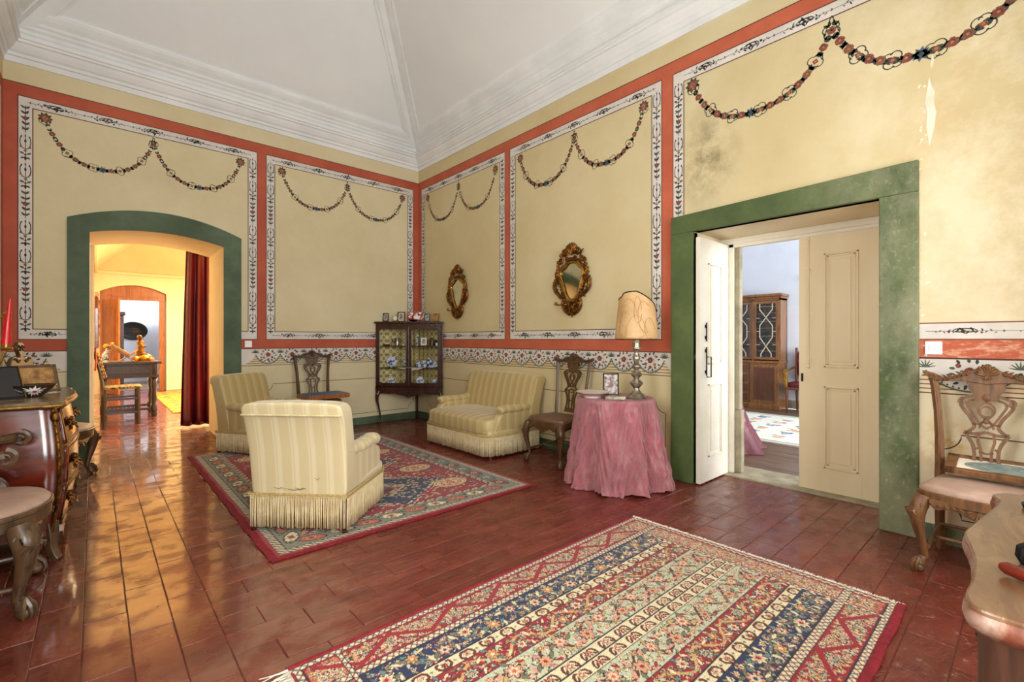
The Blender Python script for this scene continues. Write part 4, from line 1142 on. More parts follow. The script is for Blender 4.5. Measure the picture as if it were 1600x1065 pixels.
bk(mb, -1.9, -1.87, -.30, 0, .90, 2.06); bk(mb, -1.9, -.5, -.02, 0, .9, 2.06); bk(mb, -1.9, -.5, -.3, 0, 2.03, 2.06); bk(mb, -.96, -.93, -.30, 0, .90, 2.06); bk(mb, -1.43, -1.40, -.30, 0, .9, 2.06)
mb.build('upper_case', M['satin'], t, smooth=False)
mb = MB(); bk(mb, -.54, .04, -.40, 0, 2.10, 2.15); bk(mb, -.52, .02, -.37, 0, 2.06, 2.10); bk(mb, -1.94, -.54, -.36, 0, 2.10, 2.15); bk(mb, -1.92, -.52, -.33, 0, 2.06, 2.1)
mb.build('cornice', M['satin'], t, smooth=False, bevel=.01)
for z in (1.18, 1.46, 1.74):
    mb = MB(); bk(mb, -.47, -.03, -.28, -.02, z, z+.018); bk(mb, -1.87, -.5, -.26, -.02, z, z+.018); mb.build('shelf', M['satin2'], t, smooth=False)
dr = MB().box(-.465, -.035, -.452, -.44, .13, .82).build('door', M['satin'], t, smooth=False, bevel=.003)
MB().box(-.43, -.07, -.458, -.452, .17, .78).build('panel', M['satin2'], dr, smooth=False)
for k in range(4):
    z = .12+k*.18
    dd = MB().box(-.92, -.535, -.412, -.40, z, z+.165).build('drawer', M['satin'], t, smooth=False, bevel=.003)
    MB().box(-.90, -.555, -.416, -.412, z+.015, z+.15).build('panel', M['satin2'], dd, smooth=False)
for (c0, c1, d) in ((-.47, -.03, -.345), (-.93, -.51, -.305), (-1.40, -.96, -.305)):
    f = MB()
    bk(f, c0, c0+.05, d, d+.02, .92, 2.02); bk(f, c1-.05, c1, d, d+.02, .92, 2.02); bk(f, c0+.05, c1-.05, d, d+.02, .92, .97); bk(f, c0+.05, c1-.05, d, d+.02, 1.97, 2.02)
    gd = f.build('glazed_door', M['satin'], t, smooth=False)
    g = MB(); c = (c0+c1)/2; h = (c1-c0)/2-.05
    fnl = lambda u, v, w: (u, w, v)
    for z in (1.23, 1.75):
        pass
    for sg in (-1, 1):
        g.ribbon([(c+sg*.07, .97), (c+sg*.07, 1.02), (c-sg*.10, 1.27), (c-sg*.10, 1.47), (c+sg*.07, 1.72), (c+sg*.10, 1.78), (c+sg*.07, 1.97)] if 0 else
                 [(c+sg*.09, .97), (c+sg*.09, 1.03), (c-sg*.11, 1.34), (c-sg*.11, 1.56), (c+sg*.11, 1.86), (c+sg*.11, 1.97)], .014, d-.004, d+.008, fnl)
        g.ribbon([(c+sg*.11, 1.45), (c+sg*h, 1.45)], .01, d-.004, d+.008, fnl)
        g.ribbon([(c+sg*.11, 1.2), (c+sg*h, 1.2)], .01, d-.004, d+.008, fnl)
        g.ribbon([(c+sg*.11, 1.7), (c+sg*h, 1.7)], .01, d-.004, d+.008, fnl)
    g.build('glazing_bars', M['page'], gd, smooth=False)
    MB().box(c0+.05, c1-.05, d+.006, d+.009, .97, 1.97).build('pane', M['glass'], gd, smooth=False)
bcols = [pm('maroon_leather', (92, 28, 24), (66, 18, 16), 20, .4), pm('brown_leather', (104, 62, 36), (74, 42, 24), 20, .4), pm('dark_green_leather', (40, 56, 44), (28, 40, 32), 20, .4)]
bmeshes = []
for k in range(6):
    h = R.uniform(.19, .235); w_ = R.uniform(.024, .034); m_ = MB(); m_.box(-w_/2, w_/2, -.08, .08, 0, h); m_.box(-w_/2-.0006, w_/2+.0006, -.081, -.06, h*.75, h*.82, 1); m_.box(-w_/2-.0006, w_/2+.0006, -.081, -.06, h*.15, h*.2, 1)
    bmeshes.append((m_.mesh('book', [bcols[k % 3], M['giltB']], False), w_))
places = ['lowest', 'second', 'third', 'top']
for si, z in enumerate((.92, 1.198, 1.478, 1.758)):
    yw = 3.16
    while yw < 3.54:
        me, w_ = R.choice(bmeshes); o = bpy.data.objects.new('book', me); COL.objects.link(o)
        o.location = (9.74-.20, yw+w_/2, z); o.rotation_euler = (0, 0, radians(-90)); yw += w_+.001
        tag(o, f'leather-bound book on the {places[si]} shelf of the bookcase, right glazed door', 'book', f'leather-bound books on the {places[si]} bookcase shelf')
# library rug
rug2 = thing('library_rug', 'pale rug with blue and orange flower sprays on the library floor', 'rug', (0, 0, 0))
lib_rug = rug2
# armchair
t = thing('gilt_armchair', 'crimson patterned armchair with gilded arms beside the bookcase', 'armchair', (9.36, 2.66, 0), radians(-90))
MB().ell((0, 0, .50), (.27, .25, .055), 20, 8, e=.5).build('seat', M['redcloth'], t)
MB().ell((0, .24, .86), (.24, .04, .27), 20, 10, e=.5).build('backrest', M['redcloth'], t)
MB().box(-.27, .27, -.25, .25, .41, .46).build('seat_frame', M['satin2'], t, smooth=False, bevel=.01)
for sg in (-1, 1):
    MB().tube([(sg*.25, -.23, .42), (sg*.25, -.23, 0)], [.028, .016], 8).build('front_leg', M['satin2'], t)
    MB().tube([(sg*.24, .24, 1.15), (sg*.24, .24, .42), (sg*.24, .29, 0)], [.02, .024, .018], 8).build('back_leg', M['satin2'], t)
    MB().tube([(sg*.26, -.2, .44), (sg*.28, -.22, .6), (sg*.27, -.25, .74), (sg*.27, 0, .77), (sg*.25, .22, .8)], [.03, .045, .04, .02, .02], 8).build('arm', M['giltB'], t)
# red skirted table
t = thing('draped_table', 'round table under a crimson patterned cloth behind the door jamb', 'table', (5.62, 2.78, 0))
MB().lathe([(.7, .005), (.66, .05), (.55, .3), (.45, .6), (.42, .76), (.40, .775), (.005, .777)], 96, fn=lambda r, z, a: r*(1+max(0, .7-z)*.13*sin(11*a))).build('cloth', M['redcloth'], t)
MB().lathe([(.01, .75), (.39, .75), (.39, .77), (.01, .77)], 32).build('tabletop', M['oak'], t)
t = thing('wall_sconce', 'small gilt wall light on the library wall', 'wall light', (9.74, 2.62, 2.32))
MB().tube([(0, 0, 0), (-.1, 0, -.03), (-.14, 0, .04)], .012, 8).build('arm', M['giltB'], t)
MB().lathe([(.01, 0), (.05, 0), (.03, .1), (.01, .1)], 14, c=(-.14, 0, .05)).build('lamp_shade', M['page'], t)
MB().lathe([(.005, 0), (.04, .0), (.03, .02), (.005, .02)], 14).build('back_plate', M['giltB'], t, rot=(0, -pi/2, 0))
# =====================================================================
# FURNITURE OF THE ROOM
# =====================================================================
def claw_foot(mb, x, y, dx, dy, s=1.0):
    mb.ell((x, y, .024*s), (.026*s, .026*s, .024*s), 12, 8)
    for a in (-.75, 0, .75, pi):
        c, n = cos(a), sin(a); ux, uy = dx*c-dy*n, dx*n+dy*c
        k = 1 if a < 3 else .8
        mb.tube([(x+ux*.004, y+uy*.004, .075*s), (x+ux*.026*s*k, y+uy*.026*s*k, .05*s), (x+ux*.033*s*k, y+uy*.033*s*k, .022*s), (x+ux*.024*s*k, y+uy*.024*s*k, .002)], [.011*s, .009*s, .007*s, .003*s], 6)
def cabriole(x, y, dx, dy, zt=.44, s=1.0, carve=True):
    """cabriole leg with carved knee; (dx,dy) points outwards"""
    L = sqrt(dx*dx+dy*dy); dx, dy = dx/L, dy/L
    ctrl = [(0, zt, .034), (.012, zt-.04, .040), (.030, zt-.09, .040), (.026, zt-.17, .029), (.004, zt-.27, .0195), (-.008, zt*.2, .016), (.004, .075, .018), (.016, .045, .024)]
    c = bez(ctrl, 5); mb = MB()
    mb.tube([(x+dx*o*s, y+dy*o*s, z) for o, z, r in c], [r*s for o, z, r in c], 12)
    claw_foot(mb, x+dx*.022*s, y+dy*.022*s, dx, dy, s)
    kn = MB()
    if carve:
        sx, sy = -dy, dx
        for k in range(7):       # acanthus on the knee
            u = (k-3)*.011*s; z0 = zt-.05
            kn.tube([(x+dx*.035*s+sx*u*.5, y+dy*.035*s+sy*u*.5, z0-.02), (x+dx*.068*s+sx*u, y+dy*.068*s+sy*u, z0-.05-abs(k-3)*-.004), (x+dx*.056*s+sx*u*1.3, y+dy*.056*s+sy*u*1.3, z0-.10+abs(k-3)*.013)], [.004, .0075*s, .003], 5)
        for sg in (-1, 1):
            kn.tube([(x+sx*sg*(.03+.012*cos(t))*s+dx*.03*s, y+sy*sg*(.03+.012*cos(t))*s+dy*.03*s, zt-.055+.016*sin(t)) for t in [q*.8 for q in range(8)]], .005, 5)
    return mb, kn
def bell_seat(w0, w1, d0, d1):
    """seat plan: front half-width w0 at y=-d0, back half-width w1 at y=d1"""
    pts = [(-w1, d1)]+[(-w0+.0, -d0+.07)]+[(-w0*cos(t), -d0+.07-.07*sin(t)-.012*sin(t)**2) for t in [pi*k/10 for k in range(1, 10)]]+[(w0, -d0+.07), (w1, d1)]
    return pts
def chippendale(name, label, loc, rz, wd, seatm, group=None, shell=True, front_detail=True):
    t = thing(name, label, 'chair', loc, rz, group)
    zs = .455; bm_ = lambda u, v, w: (u, .205+(v-.48)*.115+w, v)
    plan = bell_seat(.262, .205, .235, .20)
    mb = MB()
    # seat rail with a shaped apron
    mb.prism([(x*.99, y*.99) for x, y in plan], .40, zs, lambda u, v, w: (u, v, w))
    ap = [(-.20, .40)]+bez([(-.20, .40), (-.17, .365), (-.11, .385), (-.06, .365), (0, .345), (.06, .365), (.11, .385), (.17, .365), (.20, .40)], 4)+[(.20, .42), (-.20, .42)]
    mb.prism(ap, -.232, -.212, lambda u, v, w: (u, w, v))
    for sg in (-1, 1):
        ap2 = bez([(-.17, .40), (-.13, .37), (0, .385), (.1, .40)], 5)+[(.1, .42), (-.17, .42)]
        mb.prism(ap2, 0, .016, lambda u, v, w, s=sg: (s*(.242-w-(u+.17)*.12), u, v))
    mb.build('seat_rail', wd, t, smooth=True, bevel=.004)
    mb = MB(); sp = bell_seat(.25, .19, .222, .185)
    n = len(sp); cx = 0; cy = -.02
    vs = []; lv = [(1.0, zs-.005), (1.01, zs+.012), (.97, zs+.028), (.80, zs+.040), (.45, zs+.047)]
    for f_, z in lv: vs += [(cx+(x-cx)*f_, cy+(y-cy)*f_, z) for x, y in sp]
    vs.append((cx, cy, zs+.05)); fs = []
    for i in range(len(lv)-1):
        for k in range(n): fs.append((i*n+k, i*n+(k+1) % n, (i+1)*n+(k+1) % n, (i+1)*n+k))
    for k in range(n): fs.append(((len(lv)-1)*n+k, (len(lv)-1)*n+(k+1) % n, len(vs)-1))
    mb.add(vs, fs); mb.build('seat', seatm, t)
    for sg in (-1, 1):
        lg, kn = cabriole(sg*.228, -.195, sg*.8, -.6, .43)
        f = lg.build('front_leg', wd, t); kn.build('knee_carving', wd, f)
        mb = MB()
        mb.tube([(sg*.20, .265, 0), (sg*.20, .22, .2), (sg*.198, .20, .44)]+[bm_(sg*u, v, 0) for u, v in ((.199, .55), (.203, .7), (.212, .86), (.226, 1.0), (.236, 1.075))],
                [.020, .020, .021, .020, .0185, .017, .018, .02], 4, flat=1.25)
        mb.tube([bm_(sg*u, v, -.019) for u, v in ((.199, .52), (.203, .7), (.212, .86), (.226, 1.0), (.236, 1.06))], [.006]*5, 6)
        mb.build('back_leg', wd, t, bevel=.003)
    # crest rail
    mb = MB()
    up = bez([(0, 1.142), (.035, 1.135), (.06, 1.112), (.10, 1.10), (.15, 1.075), (.195, 1.068), (.225, 1.085), (.262, 1.098), (.275, 1.09)], 4)
    lo = bez([(.27, 1.072), (.245, 1.055), (.225, 1.045), (.19, 1.042), (.13, 1.048), (.075, 1.045), (0, 1.035)], 4)
    half = up+lo; full = half+[(-u, v) for u, v in half[::-1]][1:-1]
    # order: right half clockwise then left half
    full = up+lo+[(-u, v) for u, v in lo[::-1]][1:]+[(-u, v) for u, v in up[::-1]][:-1]
    mb.prism(full, -.016, .016, bm_)
    cr = mb.build('crest_rail', wd, t, bevel=.004)
    mb = MB()
    for k in range(9):        # shell
        a = pi/2+(k-4)*.34
        mb.tube([bm_(.008*cos(a), 1.085+.008*sin(a), -.02), bm_(.035*cos(a), 1.088+.04*sin(a), -.03), bm_(.050*cos(a), 1.09+.062*sin(a), -.016)], [.004, .0075, .005], 6)
    for k in range(6):
        a = -pi/2+(k-2.5)*.45; mb.tube([bm_(0, 1.086, -.02), bm_(.026*cos(a), 1.082+.022*sin(a), -.026)], [.006, .004], 5)
    for sg in (-1, 1):
        for k in range(9):
            u = .065+.021*k; v = float(np.interp(u, [.06, .1, .15, .2, .26], [1.10, 1.09, 1.066, 1.06, 1.082]))
            for q in (-1, 1): mb.tube([bm_(sg*u, v, -.018), bm_(sg*(u+.014), v+q*.012, -.024), bm_(sg*(u+.026), v+q*.017, -.015)], [.004, .006, .002], 5)
        for q in range(3): mb.tube([bm_(sg*.25, 1.075, -.018), bm_(sg*(.27+.004*q), 1.085+.012*q-.01, -.02), bm_(sg*(.286), 1.088+.014*q-.014, -.008)], [.007, .006, .003], 5)
    mb.build('crest_carving', wd, cr)
    # pierced splat
    mb = MB()
    mb.prism(bez([(-.082, 1.05), (-.075, 1.0), (-.05, .965), (-.06, .935)], 4)+bez([(.06, .935), (.05, .965), (.075, 1.0), (.082, 1.05)], 4), -.007, .007, bm_)
    mb.prism([(-.085, .505), (.085, .505), (.07, .53), (.055, .55), (-.055, .55), (-.07, .53)], -.009, .009, bm_)
    def rb(p, w, n=5): mb.ribbon(bez(p, n), w, -.007, .007, bm_)
    for sg in (-1, 1):
        rb([(sg*.05, .965), (sg*.08, .955), (sg*.105, .935), (sg*.108, .905), (sg*.09, .87), (sg*.065, .83), (sg*.05, .785), (sg*.07, .755), (sg*.092, .745)], .017)
        rb([(sg*.092, .745), (sg*.075, .715), (sg*.055, .67), (sg*.05, .60), (sg*.066, .535)], .017)
        rb([(sg*.05, .94), (sg*.075, .93), (sg*.082, .905), (sg*.066, .87), (sg*.045, .83), (sg*.028, .80), (0, .775)], .012)
        rb([(0, .93), (sg*.028, .905), (sg*.034, .875), (sg*.018, .845), (0, .83), (sg*-.022, .80), (sg*-.03, .775)], .011)
        rb([(0, .83), (sg*.03, .80), (sg*.06, .80)], .010)
        rb([(sg*.09, .745), (sg*.05, .74), (0, .755)], .015)
        rb([(sg*.03, .745), (sg*.034, .70), (sg*.022, .64), (sg*.022, .54)], .013)
        rb([(sg*.034, .66), (sg*.05, .65)], .010)
        s_ = spiral(sg*.100, .925, .024, .006, pi*(.5 if sg > 0 else .5), pi*(.5+(1.7 if sg < 0 else -1.7)), 14); mb.ribbon(s_, .010, -.013, .009, bm_)
    rb([(-.03, .64), (0, .63), (.03, .64)], .010)
    ringp = [(.026*cos(a), .872+.03*sin(a)) for a in [k*pi/8 for k in range(16)]]
    mb.ribbon(ringp, .009, -.012, .007, bm_, closed=True)
    mb.ell(bm_(0, .82, -.008), (.014, .008, .018), 8, 6); mb.ell(bm_(0, .955, -.008), (.02, .006, .022), 8, 6)
    mb.build('splat', wd, t, bevel=.0022)
    mb = MB(); mb.tube([(-.2, .21, .17), (.2, .21, .17)], .010, 8); mb.tube([(-.21, -.185, .14), (-.2, .22, .16)], .011, 8); mb.tube([(.21, -.185, .14), (.2, .22, .16)], .011, 8)
    mb.tube([(-.205, .0, .15), (.205, 0, .15)], .010, 8)
    mb.build('stretcher', wd, t)
    if shell:
        mb = MB()
        for k in range(9):
            a = -pi/2+(k-4)*.33
            mb.tube([(.006*cos(a), -.234, .402), (.045*cos(a), -.242, .400+.048*sin(a))], [.003, .0065], 5)
        for sg in (-1, 1):
            for k in range(5): mb.tube([(sg*(.06+.028*k), -.236, .385), (sg*(.075+.028*k), -.242, .398), (sg*(.09+.028*k), -.236, .386)], [.003, .006, .002], 5)
        mb.build('apron_carving', wd, t)
    return t
chippendale('side_chair', 'carved walnut chair with pierced splat and pink seat, standing right of the door', (3.66, .185, 0), radians(-90), M['lightwood'], M['pinkseat'], 'carved chairs with pierced splats')
chippendale('side_chair', 'dark carved chair with empty brown seat between sofa and rose-clothed table', (3.67, 3.385, 0), radians(-90), M['chairwood'], M['brownseat'], 'carved chairs with pierced splats', shell=False)
chippendale('side_chair', 'dark carved chair by the back wall carrying a blue-topped wooden case', (2.285, 6.50, 0), 0, M['chairwood'], M['brownseat'], 'carved chairs with pierced splats', shell=False)

# open armchairs with bell-shaped seats on the left
def open_arm(label, loc, rz, wd, arms=True):
    t = thing('carved_armchair' if arms else 'carved_chair', label, 'armchair' if arms else 'chair', loc, rz, 'carved chairs with bell-shaped seats')
    zs = .47
    def oval(f, y0=0): return [(.31*f*sin(a), -.03+y0-.25*f*cos(a) if cos(a) > 0 else -.03+y0-.20*f*cos(a)) for a in [k*2*pi/28 for k in range(28)]]
    mb = MB(); mb.prism(oval(.97), .405, zs-.01, lambda u, v, w: (u, v, w)); mb.prism(oval(1.0), zs-.012, zs+.012, lambda u, v, w: (u, v, w))
    ap = bez([(-.24, .41), (-.20, .36), (-.12, .385), (0, .35), (.12, .385), (.20, .36), (.24, .41)], 5)
    mb.prism(ap, -.235, -.215, lambda u, v, w: (u, w+.25*(u*u)*1.3, v))
    mb.build('seat_rail', wd, t, bevel=.005)
    mb = MB(); n = 28; vs = []
    lv = [(.95, zs+.008), (.955, zs+.02), (.91, zs+.033), (.75, zs+.046), (.4, zs+.052)]
    for f_, z in lv: vs += [(x, y, z) for x, y in oval(f_)]
    vs.append((0, -.03, zs+.054)); fs = []
    for i in range(len(lv)-1):
        for k in range(n): fs.append((i*n+k, i*n+(k+1) % n, (i+1)*n+(k+1) % n, (i+1)*n+k))
    for k in range(n): fs.append(((len(lv)-1)*n+k, (len(lv)-1)*n+(k+1) % n, len(vs)-1))
    mb.add(vs, fs); mb.build('seat', M['pinkseat'], t)
    for sg in (-1, 1):
        lg, kn = cabriole(sg*.262, -.175, sg*.75, -.66, .435, 1.25)
        f = lg.build('front_leg', wd, t)
        for k in range(9):
            a = (k-4)*.28; dx, dy = sg*.75, -.66; sx, sy = -dy, dx
            kn.tube([(sg*.262+dx*.03, -.175+dy*.03, .425), (sg*.262+dx*.066+sx*.035*sin(a), -.175+dy*.066+sy*.035*sin(a), .38-.012*abs(k-4)), (sg*.262+dx*.064+sx*.05*sin(a), -.175+dy*.064+sy*.05*sin(a), .32+.018*abs(k-4))], [.005, .010, .004], 5)
        kn.build('knee_carving', wd, f)
        MB().tube([(sg*.19, .24, 0), (sg*.19, .2, .2), (sg*.19, .16, .45), (sg*.20, .17, .7), (sg*.215, .20, .95)], [.022, .022, .024, .02, .02], 6, flat=1.2).build('back_leg', wd, t)
        if not arms: continue
        # arm: sweeps forward to a scroll, with its curved support
        a_ = bez([(sg*.205, .17, .78), (sg*.27, .08, .765), (sg*.30, -.04, .755), (sg*.29, -.13, .765)], 6)
        mb = MB(); mb.tube(a_, interp([.018, .02, .024, .028], len(a_)), 8, flat=1.3)
        sp = spiral(0, 0, .036, .010, pi*.5, -pi*2.0, 22)
        mb.tube([(sg*.285, -.135-q[0]*1.0, .757+q[1]) for q in sp], interp([.020, .012, .008], len(sp)), 8)
        s_ = bez([(sg*.305, -.02, .75), (sg*.30, .0, .68), (sg*.31, .02, .60), (sg*.29, -.06, .52), (sg*.285, -.07, .45)], 6)
        mb.tube(s_, interp([.016, .018, .022, .026, .03], len(s_)), 8, flat=1.3)
        sp = spiral(0, 0, .028, .006, pi*.5, pi*2.6, 18)
        mb.tube([(sg*.305, .02+q[0], .585+q[1]) for q in sp], interp([.014, .008], len(sp)), 8)
        mb.build('arm', wd, t)
    bm2 = lambda u, v, w: (u, .165+(v-.5)*.08+w, v)
    mb = MB()
    prof_ = bez([(0, 1.27), (.03, 1.275), (.058, 1.25), (.062, 1.215), (.035, 1.175), (.03, 1.15), (.07, 1.14), (.13, 1.15), (.19, 1.125), (.215, 1.07), (.20, .98), (.205, .94)], 4)
    lo_ = bez([(.185, .94), (.17, 1.02), (.13, 1.06), (.08, 1.03), (.05, .97), (.0, .95)], 4)
    full = prof_+lo_+[(-u, v) for u, v in lo_[::-1]][1:]+[(-u, v) for u, v in prof_[::-1]][:-1]
    mb.prism(full, -.015, .015, bm2); mb.build('crest_rail', wd, t, bevel=.006)
    mb = MB()
    pl = bez([(.07, .99), (.05, .93), (.10, .85), (.12, .76), (.08, .66), (.05, .58), (.08, .49)], 4)
    mb.prism(pl+[(-u, v) for u, v in pl[::-1]], -.008, .008, bm2); mb.build('splat', wd, t, bevel=.003)
    mb = MB()
    for sg in (-1, 1):
        mb.tube([bm2(sg*(.03+.018*cos(a)), 1.225+.022*sin(a), -.02) for a in [k*.6 for k in range(9)]], .006, 6)
        mb.tube([bm2(sg*(.05+.1*k/6), 1.12-.02*sin(k), -.018) for k in range(7)], .007, 6)
    mb.build('crest_carving', wd, t)
    mb = MB(); mb.tube([(-.23, -.16, .13), (-.19, .22, .13)], .013, 8); mb.tube([(.23, -.16, .13), (.19, .22, .13)], .013, 8); mb.tube([(-.2, .03, .13), (0, -.05, .13), (.2, .03, .13)], .013, 8)
    mb.build('stretcher', wd, t)
    return t
open_arm('grey-brown carved armchair with pink bell seat, cropped at the left edge nearest the viewer', (-.435, 3.415, 0), radians(90), M['greywood'])
open_arm('dark carved chair with pink seat, half hidden behind the bombe chest', (-.275, 5.87, 0), radians(76), M['chairwood'], False)

# ---------------- upholstered suite ----------------
def set_stripe(o, fn):
    me = o.data; n = len(me.vertices); a = me.attributes.new('stripe', 'FLOAT', 'POINT')
    a.data.foreach_set('value', [fn(v.co) for v in me.vertices])
def rbox(c, h, e=.28, nu=48, nv=24, warp=None):
    return MB().ell(c, h, nu, nv, e=e, warp=warp)
def upholstered(name, label, cat, loc, rz, Wd, D, group, seed=0, F=None):
    t = thing(name, label, cat, loc, rz, group); rr = random.Random(seed)
    W2 = Wd/2; F = F or M['fabric']
    yb, yf = D*.47, -D*.53
    # base
    mb = MB(); pl = [(-W2+.02, yb-.03), (-W2+.0, yf+.14), (-W2+.03, yf+.05), (-W2+.09, yf+.02), (W2-.09, yf+.02), (W2-.03, yf+.05), (W2, yf+.14), (W2-.02, yb-.03)]
    mb.prism(pl, .20, .30, lambda u, v, w: (u, v, w)); o = mb.build('base', F, t, bevel=.02); set_stripe(o, lambda c: c.x)
    # seat cushion: full and crowned, its front corners wrapping in front of the arms
    def ws(p):
        x, y, z = p
        z += .03*(1-(x/(W2))**2)*(1-(y/(D*.5))**2)*(1 if z > 0 else 0)
        return (x, y, z)
    o = rbox((0, (yf+yb)/2-.035, .335), (W2-.035, D*.475, .095), .30, 64, 26, ws).build('seat', F, t, auto=False); set_stripe(o, lambda c: c.x+.02)
    # backrest leaning back with a rolled top
    hb = .86
    def wb(p):
        x, y, z = p; q = (z+.315)/.63
        return (x*(1+.05*q), y*(1-.15*q)+.11*q*q+(.012*(q > .86) if y > 0 else 0), z+.012*(1-(x/W2)**2)*q)
    mb = rbox((0, yb-.095, .545), (W2-.008, .088, .325), .15, 84, 44, wb)
    o = mb.build('backrest', F, t, auto=False); set_stripe(o, lambda c: c.x+.02)
    mb = MB(); mb.tube([(-W2+.0, yb+.085, .795), (W2-.0, yb+.085, .795)], .006, 8); o = mb.build('piping', F, t); set_stripe(o, lambda c: c.x)
    for sg in (-1, 1):
        pr_ = [(yb-.05, .24), (yb-.05, .52), (yb-.2, .505), (0, .50), (yf+.26, .495), (yf+.19, .45), (yf+.14, .37), (yf+.10, .24)]
        mb = MB(); mb.prism(pr_, W2-.115, W2-.012, lambda u, v, w, s=sg: (s*w, u, v))
        o = mb.build('arm', F, t, bevel=.022); set_stripe(o, lambda c: c.y+.5)
        roll = bez([(sg*(W2-.06), yb-.06, .535), (sg*(W2-.052), yb-.25, .515), (sg*(W2-.048), 0, .513), (sg*(W2-.045), yf+.26, .518), (sg*(W2-.045), yf+.20, .50)], 6)
        n = len(roll); rad = [.047+.004*sin(k*1.9) for k in range(n)]; rad[-1] = .02; rad[-2] = .04
        mb = MB(); mb.tube(roll, rad, 14, flat=1.25); rl = mb.build('arm_roll', F, o, auto=False); set_stripe(rl, lambda c: c.y+.5)
    # fringe
    per = [(-W2-.0, yb), (-W2-.012, yf+.15), (-W2+.02, yf+.05), (-W2+.085, yf+.0), (W2-.085, yf+.0), (W2-.02, yf+.05), (W2+.012, yf+.15), (W2, yb)]
    per.append(per[0]); P_ = []
    step = .0115
    for (x0, y0), (x1, y1) in zip(per[:-1], per[1:]):
        L = sqrt((x1-x0)**2+(y1-y0)**2); n = max(1, int(L/step))
        for k in range(n):
            if (k < 1 and (x0, y0) in (per[-2], per[0])) or (k > n-2 and (x1, y1) == per[-2]): continue
            P_.append((x0+(x1-x0)*k/n, y0+(y1-y0)*k/n, (y1-y0)/L, -(x1-x0)/L))
    fr = MB()
    for (x, y, nx, ny) in P_:
        zt_ = .245; zb_ = .022+rr.uniform(0, .014); sw = rr.uniform(-.004, .004); out = rr.uniform(.0, .006)-.004
        x -= nx*.0; y -= ny*.0
        r_ = .0056; vs = []
        for (z, o_, s_) in ((zt_, 0, 0), ((zt_+zb_)/2, out*.6+.003, sw*.5), (zb_, out+.004, sw)):
            for a in (0, 2.1, 4.2):
                ox, oy = r_*cos(a), r_*sin(a)
                vs.append((x-nx*-o_*-1+ox-ny*s_, y-ny*-o_*-1+oy+nx*s_, z))
        fr.add(vs, [(0, 1, 4, 3), (1, 2, 5, 4), (2, 0, 3, 5), (3, 4, 7, 6), (4, 5, 8, 7), (5, 3, 6, 8), (6, 7, 8)])
    o = stuff(fr.build('fringe', M['fringe'], t, auto=False, fixn=False))
    mb = MB(); mb.tube([(x, y, .25) for x, y in per[:-1]], .009, 8, closed=True); mb.tube([(x, y, .237) for x, y in per[:-1]], .006, 6, closed=True); mb.build('braid', M['rope'], t)
    for sx_ in (-1, 1):
        for sy_ in (yb-.02, yf+.08): MB().lathe([(.01, 0), (.018, 0), (.020, .1), (.022, .22), (.01, .22)], 10, c=(sx_*(W2-.022 if sy_ > 0 else W2-.045), sy_, .0)).build('leg', M['darkwood'], t)
    return t
near_arm = upholstered('satin_armchair', 'cream striped satin armchair in front, seen from behind, its back torn at the foot', 'armchair', (1.285, 3.545, .01), radians(133.8), .68, .80, 'fringed cream satin suite', 1)
upholstered('satin_armchair', 'fringed cream satin armchair near the arch, half hidden by the nearer one', 'armchair', (1.52, 6.07, .008), radians(34), .68, .80, 'fringed cream satin suite', 2, M['fabricShade'])
upholstered('satin_sofa', 'two-seat cream striped satin sofa with bullion fringe under the gilt mirrors', 'sofa', (3.56, 4.545, 0), radians(-90), 1.29, .80, 'fringed cream satin suite', 3, M['fabricShade'])
# worn tear low on the outside back of the near armchair
mb = MB()
for (u, z, L, w) in ((.02, .288, .20, .003), (-.02, .292, .08, .006), (.13, .295, .09, .0025), (-.14, .36, .04, .004)):
    n = 9; vs = []
    for k in range(n+1):
        q = k/n; h = w*sin(pi*q)*R.uniform(.5, 1)
        x = u-L/2+L*q; zz = z+.006*sin(q*9)
        vs += [(x, .3785, zz-h), (x, .3785, zz+h)]
    mb.add(vs, [(2*k, 2*k+1, 2*k+3, 2*k+2) for k in range(n)])
mb.build('tear', pm('frayed_lining', (158, 136, 92), (112, 92, 56), 60, .9), near_arm, smooth=False, fixn=False)

